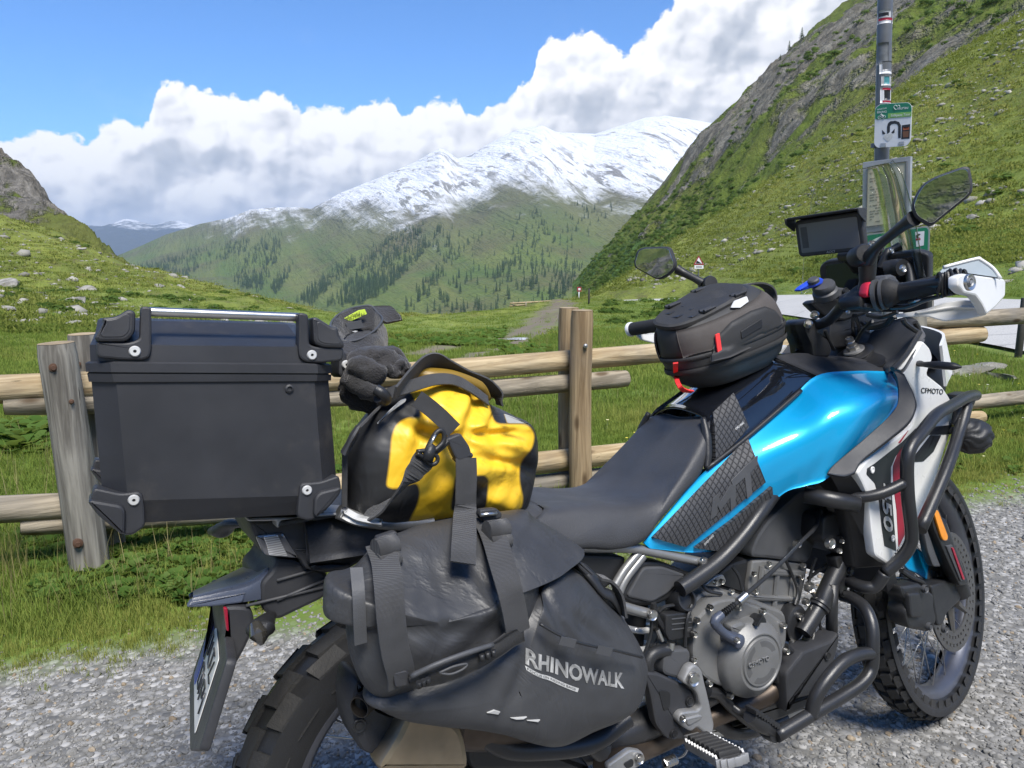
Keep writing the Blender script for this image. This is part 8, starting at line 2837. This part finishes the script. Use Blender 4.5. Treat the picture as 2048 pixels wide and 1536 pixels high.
regions = [([(180, 1080), (300, 880), (400, 790), (480, 790), (470, 900), (420, 1010), (350, 1130)], 1.0), ([(415, 1110), (480, 1000), (555, 945), (540, 1000), (450, 1135)], .9), ([(0, 900), (150, 830), (290, 820), (270, 890), (80, 950), (0, 990)], .8),
   ([(560, 1190), (760, 1010), (1080, 815), (1010, 900), (780, 1080), (650, 1210)], .95), ([(740, 1215), (880, 1060), (1000, 900), (1150, 770), (1310, 735), (1335, 870), (1220, 1000), (1080, 1130), (950, 1190)], .95), ([(1335, 860), (1390, 740), (1475, 755), (1465, 880), (1400, 910)], .9),
   ([(1180, 1240), (1350, 1000), (1500, 790), (1800, 690), (2048, 600), (2048, 1240), (1600, 1270)], .16), ([(1480, 900), (1580, 800), (1700, 740), (1640, 900), (1500, 960)], .5), ([(1620, 1100), (1720, 960), (1900, 700), (2048, 640), (2000, 800), (1800, 1020), (1680, 1130)], .42), ([(-400, 1000), (-100, 900), (100, 830), (0, 1000), (-200, 1100)], .8),
   ([(2048, 620), (2420, 600), (2420, 700), (2250, 900), (2150, 1150), (2048, 1260)], .13), ([(2060, 760), (2200, 640), (2380, 660), (2280, 800), (2090, 900)], .35), ([(2000, 1250), (2060, 1050), (2200, 900), (2250, 950), (2130, 1200)], .3)]
R2 = lambda p: (400 + p[0] / 2.926, 200 + p[1] / 2.926)
polys = [(np.array([R2(p) for p in pts]), w_) for pts, w_ in regions]
n = 90000
u = rng.uniform(-.52, .36, n)
t_ = rng.uniform(0, 1, n)
D = np.exp(np.log(1150) + t_ * np.log(4000 / 1150))
P = FIELD_M.xyz(u, D)
px_, py_ = to_px(P)
pr_ = np.zeros(n)
for poly, w_ in polys:
 sd_ = inside_sd(np.stack([px_, py_], 1), poly)
 pr_ = np.maximum(pr_, w_ * np.clip((sd_ + 3) / 6, 0, 1))
strip_n = fbm((px_ + .8 * py_) * .05, py_ * .012, 3, 91)
pr_ *= np.clip(.75 + 1.1 * strip_n, .05, 1.2)
k = (rng.rand(n) < pr_ * .38) & (px_ > 120) & (px_ < 1330)
P, D_ = P[k], D[k]
Dh = (P - CAM) @ FWD
# keep only trees the ground in front does not hide
hgt = rng.uniform(13, 27, len(P)) * np.clip(1.15 - (P[:, 2] + 200) / 1400, .6, 1.1)
order = np.argsort(-hgt / Dh)
lone = order[:290]
rest = order[290:]
sv_ = [spruce(40 + i) for i in range(5)]
srcs = [variant('spruce', V, F, spruce_mat) for V, F in sv_]
o = scatter('spruce_forest', P[rest], rng.uniform(0, 6.28, len(rest)), hgt[rest], rng.uniform(0, 1, len(rest)), srcs, spruce_mat, 21)
tag(o, kind='stuff')
for j, i in enumerate(lone):
 o = bpy.data.objects.new('spruce_tree', srcs[j % 5].data)
 o.location = P[i]
 o.scale = (hgt[i],) * 3
 o.rotation_euler = (0, 0, rng.uniform(0, 6.28))
 link(o)
 tag(o, 'dark green spruce tree standing on the mountain slope across the valley', 'tree', 'spruces on the slope across the valley')
# lone little trees on the skylines
for px_, py_, D, h_, lab in ((42, 352, 101, 1.9, 'thin bare little tree on the skyline of the left rocky hill'), (1603, 74, 322, 5.0, 'tall bushy tree on the skyline of the right rocky mountainside'), (1578, 96, 327, 4.2, 'small tree on the right skyline just below the tallest one'), (1560, 118, 330, 3.2, 'lowest small tree on the skyline of the right mountainside'), (1462, 246, 358, 4.2, 'small tree where the right mountainside meets the snowy ridge')):
 q = at_dist(px_, py_ + 6, D)
 o = bpy.data.objects.new('skyline_tree', srcs[int(px_) % 5].data)
 o.location = q
 o.scale = (h_ * 1.4, h_ * 1.4, h_)
 link(o)
 tag(o, lab, 'tree')

# ---------------------------------------------------------------- signs
green = simple('sign_green', (.012, .19, .10), .35, var=.04)
green_light = simple('sign_light_green', (.20, .42, .10), .35, var=.04)
sign_white = simple('sign_white', (.70, .71, .74), .35, var=.03)
sign_back = simple('galvanised_steel', (.18, .19, .205), .45, .5, dirt=.1)
pole_grey = simple('grey_painted_pole', (.15, .16, .175), .42, .3, dirt=.15)
frame_alu = simple('aluminium_frame', (.42, .43, .44), .35, .6, dirt=.08)

def quad_plane(tl, tr, bl, dl, dr):
 a, b_, c = at_dist(*tl, dl), at_dist(*tr, dr), at_dist(*bl, dl)
 x = nrm(b_ - a)
 y = nrm(a - c)
 n_ = nrm(np.cross(x, y))
 y = np.cross(n_, x)
 return a, x, y, n_

class Sheet:
 """flat panel to mark out signs on, read on a measuring grid"""
 def __init__(s, pl, g):
  s.a, s.x, s.y, s.n = pl
  s.g = g

 def pts(s, pts, off=.0):
  q0 = s.a + s.n * off
  out = []
  for p in pts:
   d_ = ray(*gpx(s.g, p))
   out.append(CAM + d_ * (((q0 - CAM) @ s.n) / (d_ @ s.n)))
  return np.array(out)

 def prism(s, pts, off, th, rnd=.004, bevel=.0008):
  return M().prism(fillet(s.pts(pts, off), rnd), -s.n * th, bevel)

 def text(s, txt, p0, p1, capu, mat, parent, off, shear=.0):
  q = s.pts([p0, p1, (p0[0], p0[1] - capu)], off)
  return lettering('lettering', txt, q[0], q[1] - q[0], np.cross(s.n, q[1] - q[0]), np.linalg.norm(q[2] - q[0]), mat, parent, .0003, np.linalg.norm(q[1] - q[0]), shear)

SG = empty('sign_pole')
tag(SG, 'grey steel pole with stickers and a white and green mountain biking sign', 'sign post')
Dp = 4.35
pt, pb2 = at_dist(1771, -30, Dp), at_dist(1764, 290, Dp)
base_ = pb2 + (pb2 - pt) * ((pb2[2] + .05) / (pt[2] - pb2[2]))
part('pole', M().tube([pt + (pt - pb2) * .35, base_], .0385, 24, 1), pole_grey, SG)
pn_ = nrm((CAM - pt) * [1, 1, 0])
pside = np.array([-pn_[1], pn_[0], 0])
pax = nrm(pt - pb2)

def wrap(px0, py0, px1, py1, mat, name='sticker', r=.0392):
 """sticker wrapped round the pole"""
 rows = []
 for t in np.linspace(0, 1, 6):
  py_ = py0 * (1 - t) + py1 * t
  row = []
  c_ = pt + (pb2 - pt) * ((py_ + 30) / 320)
  for s_ in np.linspace(0, 1, 8):
   off = ((px0 * (1 - s_) + px1 * s_) - (1771 - (py_ + 30) * 7 / 320)) / 13.6
   off = max(-.98, min(.98, off))
   a = math.asin(off)
   row.append(c_ + r * (pn_ * math.cos(a) + pside * math.sin(a) * (1 if pside @ _r > 0 else -1)))
  rows.append(row)
 return part(name, M().panel(rows, .0006, 1, 1, -pn_), mat, SG, crease=0)

pale = simple('faded_sticker', (.45, .46, .48), .4, var=.15, scale=200)
grey_st = simple('grey_sticker', (.15, .16, .17), .4, var=.2, scale=120)
st1 = wrap(1757, 22, 1783, 48, pale)
wrap(1759, 37, 1782, 42, red, 'sticker_stripe', .0398)
wrap(1759, 27, 1776, 34, decal_black, 'sticker_print', .0397)
wrap(1755, 85, 1776, 128, grey_st)
wrap(1760, 125, 1781, 147, sign_white)
wrap(1765, 122, 1781, 142, pole_grey, 'torn_corner', .0398)
wrap(1763, 150, 1780, 171, pale)
wrap(1768, 153, 1777, 168, simple('teal_print', (.05, .22, .25), .4), 'sticker_print', .0398)
wrap(1761, 175, 1780, 206, sign_white)
wrap(1768, 180, 1778, 200, decal_black, 'sticker_print', .0398)
wrap(1765, 176, 1779, 180, red, 'sticker_print', .0398)
wrap(1765, 201, 1779, 205, red, 'sticker_print', .0398)
sh = Sheet(quad_plane((1754, 208), (1825, 205), (1749, 297), Dp - .02, Dp - .16), 'K')
tsn = part('trail_sign', sh.prism([(122, 145), (165, 112), (392, 100), (420, 130), (410, 405), (380, 452), (140, 468), (113, 440)], 0, .004, .02), sign_white, SG)
part('sign_header', sh.prism([(124, 150), (165, 114), (392, 102), (418, 130), (416, 212), (224, 228), (224, 232), (122, 240)], .0012, .0016, .012, .0003), green, tsn)
part('tour_band', sh.prism([(226, 190), (418, 175), (416, 212), (224, 229)], .0022, .0012, .001, .0003), green_light, tsn)
sh.text('murau', (298, 160), (388, 152), 26, sign_white, tsn, .003)
part('heart_logo', M().tube(sh.pts([(292, 160), (275, 145), (275, 130), (288, 122), (300, 132), (312, 122), (322, 132), (318, 150)], .0035), .0012, 6, 5), sign_white, tsn)
sh.text('MOUNTAIN', (138, 165), (214, 152), 12, sign_white, tsn, .003)
sh.text('BIKING', (138, 189), (214, 182), 17, sign_white, tsn, .003)
for c_ in ((158, 222), (192, 216)):
 part('bicycle_wheel', M().tube(sh.pts([(c_[0] + 13 * math.cos(a), c_[1] + 12 * math.sin(a)) for a in np.linspace(0, 6.28, 9)[:-1]], .003), .0009, 5, 3, closed=True), sign_white, tsn)
part('bicycle_rider', M().tube(sh.pts([(158, 222), (172, 208), (192, 216), (180, 200), (165, 200), (175, 190)], .003), .0015, 5, 2), sign_white, tsn)
sh.text('Sölkpass-Tour', (248, 216), (406, 204), 20, sign_white, tsn, .0035)
arrow = [(219, 355), (218, 300), (225, 270), (245, 252), (285, 248), (315, 258), (330, 285), (329, 388), (308, 388), (308, 290), (298, 276), (275, 272), (252, 277), (242, 292), (240, 340)]
part('arrow', sh.prism(arrow, .0012, .0014, .002, .0003), decal_black, tsn)
part('arrow_head', sh.prism([(178, 322), (205, 350), (195, 358), (180, 355)], .0012, .0014, .0005, .0003), decal_black, tsn)
part('arrow_head', sh.prism([(280, 312), (278, 345), (262, 352), (252, 346)], .0012, .0014, .0005, .0003), decal_black, tsn)
part('worn_heart', sh.prism([(195, 362), (220, 356), (262, 350), (266, 375), (225, 420), (186, 385)], .0012, .001, .01, .0003), simple('worn_white', (.58, .58, .57), .5, var=.12, scale=300), tsn)
dk = part('dark_sticker', sh.prism([(338, 285), (405, 275), (400, 392), (333, 397)], .0012, .0014, .001, .0003), decal_black, tsn)
orange = simple('orange_print', (.38, .10, .04), .45)
part('sticker_print', sh.prism([(348, 302), (358, 312), (372, 300), (385, 312), (396, 298), (394, 320), (348, 326)], .0026, .001, .0006, .0002), orange, dk)
part('sticker_print', sh.prism([(345, 335), (394, 330), (390, 380), (347, 384)], .0026, .001, .003, .0002), simple('brown_print', (.16, .07, .035), .5), dk)
for P_ in ([(165, 430), (208, 427), (208, 460), (165, 464)], [(312, 418), (354, 413), (354, 440), (312, 445)]):
 part('sign_clip', sh.prism(P_, .004, .008, .002, .001), frame_alu, tsn)
part('pole_clamp', sh.prism([(83, 432), (118, 428), (118, 466), (83, 468)], -.01, .02, .002, .002), pole_grey, SG)

NBD = empty('notice_board')
tag(NBD, 'aluminium framed timetable with yellowed paper, behind the windscreen', 'notice board')
s2 = Sheet(quad_plane((1725, 326), (1822, 312), (1722, 470), Dp - .05, Dp - .22), 'K')
F_ = [(22, 585), (410, 535), (398, 1110), (15, 1165)]
part('frame', s2.prism(F_, 0, .035, .002, .003), frame_alu, NBD)
part('sheet', s2.prism([(62, 622), (376, 576), (366, 1065), (48, 1105)], .0015, .003, .001, .0003), simple('yellowed_paper', (.50, .47, .36), .7, var=.06), NBD)
part('inner_rim', M().tube(s2.pts([(62, 622), (376, 576), (366, 1065), (48, 1105)], .004), .004, 6, 1, closed=True), sign_back, NBD)
ink = simple('faded_ink', (.27, .255, .20), .7, var=.1)
rr2 = np.random.RandomState(5)
lines = M()
for i in range(20):
 y0 = 650 + i * 22
 x_ = 80
 while x_ < 225:
  w_ = rr2.uniform(10, 42)
  if rr2.rand() < .72:
   k_ = -.145
   lines.prism(s2.pts([(x_, y0 + k_ * (x_ - 62)), (x_ + w_, y0 + k_ * (x_ + w_ - 62)), (x_ + w_, y0 + 7 + k_ * (x_ + w_ - 62)), (x_, y0 + 7 + k_ * (x_ - 62))], .0028), -s2.n * .001, .0002)
  x_ += w_ + rr2.uniform(6, 20)
lo_ = part('printed_lines', lines, ink, NBD)
lo_['kind'] = 'stuff'
part('stand', M().tube([s2.pts([(200, 1100)], -.05)[0], s2.pts([(200, 1100)], -.05)[0] * [1, 1, 0]], .025, 12, 1), sign_back, NBD)
GSN = empty('green_sign')
tag(GSN, 'green sign with pale flower ornament and rounded corners, below the timetable', 'sign')
s3_ = Sheet(quad_plane((1722, 475), (1858, 455), (1722, 560), Dp - .08, Dp - .30), 'K')
gsp = part('sign_plate', s3_.prism([(-60, 1190), (40, 1165), (540, 1098), (565, 1125), (555, 1420), (530, 1450), (-60, 1520)], 0, .004, .02), frame_alu, GSN)
part('sign_face', s3_.prism([(-50, 1200), (50, 1177), (535, 1110), (552, 1130), (543, 1412), (522, 1436), (-50, 1505)], .0012, .0016, .018, .0003), green, gsp)
fl_ = M()
for pts in ([(60, 1240), (150, 1190), (215, 1175), (190, 1220), (110, 1262), (70, 1290)], [(255, 1230), (280, 1200), (320, 1195), (335, 1225), (300, 1260), (262, 1265)], [(340, 1210), (360, 1190), (372, 1225), (350, 1250)], [(330, 1260), (375, 1290), (395, 1340), (380, 1395), (355, 1400), (360, 1340), (330, 1300)], [(250, 1290), (300, 1300), (320, 1340), (300, 1400), (262, 1400), (275, 1340)], [(470, 1350), (488, 1335), (480, 1380), (462, 1390)]):
 fl_.prism(catmull(s3_.pts(pts, .0024), 4, True), -s3_.n * .001, .0002)
part('flower_ornament', fl_, simple('pale_ornament', (.62, .66, .62), .45), gsp)
ws_ = part('white_sticker', s3_.prism([(445, 1148), (520, 1140), (515, 1255), (455, 1268)], .0026, .001, .001, .0002), sign_white, gsp)
part('sticker_print', s3_.prism([(452, 1175), (475, 1160), (490, 1165), (470, 1185), (485, 1195), (455, 1195)], .0038, .001, .001, .0002), decal_black, ws_)
part('sticker_print', s3_.prism([(452, 1200), (488, 1197), (488, 1212), (452, 1216)], .0038, .001, .001, .0002), red, ws_)
part('sign_leg', M().tube([s3_.pts([(250, 1440)], -.03)[0], s3_.pts([(250, 1440)], -.03)[0] * [1, 1, 0]], .02, 12, 1), sign_back, GSN)

# steep hill warning sign on the far side of the road
WS = empty('warning_sign')
tag(WS, 'red rimmed triangular steep hill warning sign with white plate, beside the road', 'road sign')
Dw = 47.5
gz = FIELD.xyz([(1397.5 - 1024) / FPX], [Dw])[0]

def wsq(px_, py_, off=.0):
 return at_dist(px_, py_, Dw - off)

part('post', M().tube([wsq(1397.5, 528), np.array([wsq(1397.5, 560)[0], wsq(1397.5, 560)[1], gz[2] - .2])], .035, 10, 1), sign_back, WS)
fb_ = -FWD
def flat_(pts, off, th, mat, name, parent):
 return part(name, M().prism([wsq(x, y, off) for x, y in pts], FWD * th, .002), mat, parent)
tri_ = flat_([(1397.5, 511), (1408, 529.5), (1387, 529.5)], .05, .02, red, 'sign_plate', WS)
flat_([(1397.5, 514.5), (1404.6, 527.6), (1390.4, 527.6)], .06, .008, sign_white, 'sign_face', tri_)
flat_([(1394, 521), (1403.4, 526.8), (1391.6, 526.8)], .07, .008, decal_black, 'slope_symbol', tri_)
pl_ = flat_([(1389, 530.5), (1407, 530.5), (1407, 537.5), (1389, 537.5)], .05, .02, sign_white, 'distance_plate', WS)
flat_([(1392, 533), (1404, 533), (1404, 534.6), (1392, 534.6)], .06, .006, plastic_grey, 'plate_text', pl_)
RS = empty('road_sign')
tag(RS, 'tiny red and white sign far off where the road goes over the crest', 'road sign')
Dw = 62
gz = FIELD.xyz([(1158 - 1024) / FPX], [Dw])[0]
part('post', M().tube([wsq(1158, 580), np.array([wsq(1158, 590)[0], wsq(1158, 590)[1], gz[2] - .3])], .04, 8, 1), sign_white, RS)
ra_ = flat_([(1154, 574), (1162.5, 573.5), (1163, 583), (1154.5, 583)], .05, .03, red, 'sign_plate', RS)
flat_([(1156, 576.5), (1161, 576), (1161, 580.5), (1156.5, 580.5)], .07, .01, sign_white, 'sign_face', ra_)
# snow stakes and a low railing by the crest
for px_, py0, py1, D, lab in ((1178, 577, 606, 46, 'short dark wooden stake at the near edge of the road by the crest'), (1334, 576, 594, 52, 'thin dark stake behind the road below the left mirror'), (2044, 596, 700, 9.4, 'dark square marker post standing at the road edge at far right')):
 q0, q1 = at_dist(px_, py0, D), at_dist(px_, py1, D)
 o = M().box((q0 + q1) / 2 - [0, 0, .05], _r * .035 * (D / 30 if D > 20 else .9), FWD * .03, np.array([0, 0, np.linalg.norm(q0 - q1) / 2 + .05]), .006).build('marker_stake', simple('dark_stake', (.045, .042, .038), .8))
 tag(o, lab, 'stake')
RL = empty('wooden_railing')
tag(RL, 'low pale wooden railing on the crest at the head of the dirt track', 'railing')
for a, b_ in (((1020, 607), (1104, 602)), ((1020, 612), (1060, 609))):
 part('rail', M().tube([at_dist(*a, 58), at_dist(*b_, 60)], .07, 8, 1), wood_rail, RL)
for px_ in (1027, 1052, 1078, 1098):
 q = at_dist(px_, 603, 58.5)
 part('post', M().tube([q, q - [0, 0, .75]], .06, 8, 1), wood_rail_old, RL)

# ---------------------------------------------------------------- air
b, m_ = material('haze')
pv = b.n('ShaderNodeVolumePrincipled')
pv.inputs['Color'].default_value = (.62, .78, 1.0, 1)
pv.inputs['Density'].default_value = 5.2e-5
pv.inputs['Anisotropy'].default_value = .1
o_ = b.n('ShaderNodeOutputMaterial')
b.t.links.new(pv.outputs[0], o_.inputs['Volume'])
x_, z0_, z1_ = 31000, -421.0, 1150.0
V = [(sx * x_, sy * x_, z) for z in (z0_, z1_) for sx, sy in ((-1, -1), (1, -1), (1, 1), (-1, 1))]
hz = mesh_obj('haze', V, [(3, 2, 1, 0), (4, 5, 6, 7), (0, 1, 5, 4), (1, 2, 6, 5), (2, 3, 7, 6), (3, 0, 4, 7)], m_, smooth=False)
tag(hz, kind='stuff')
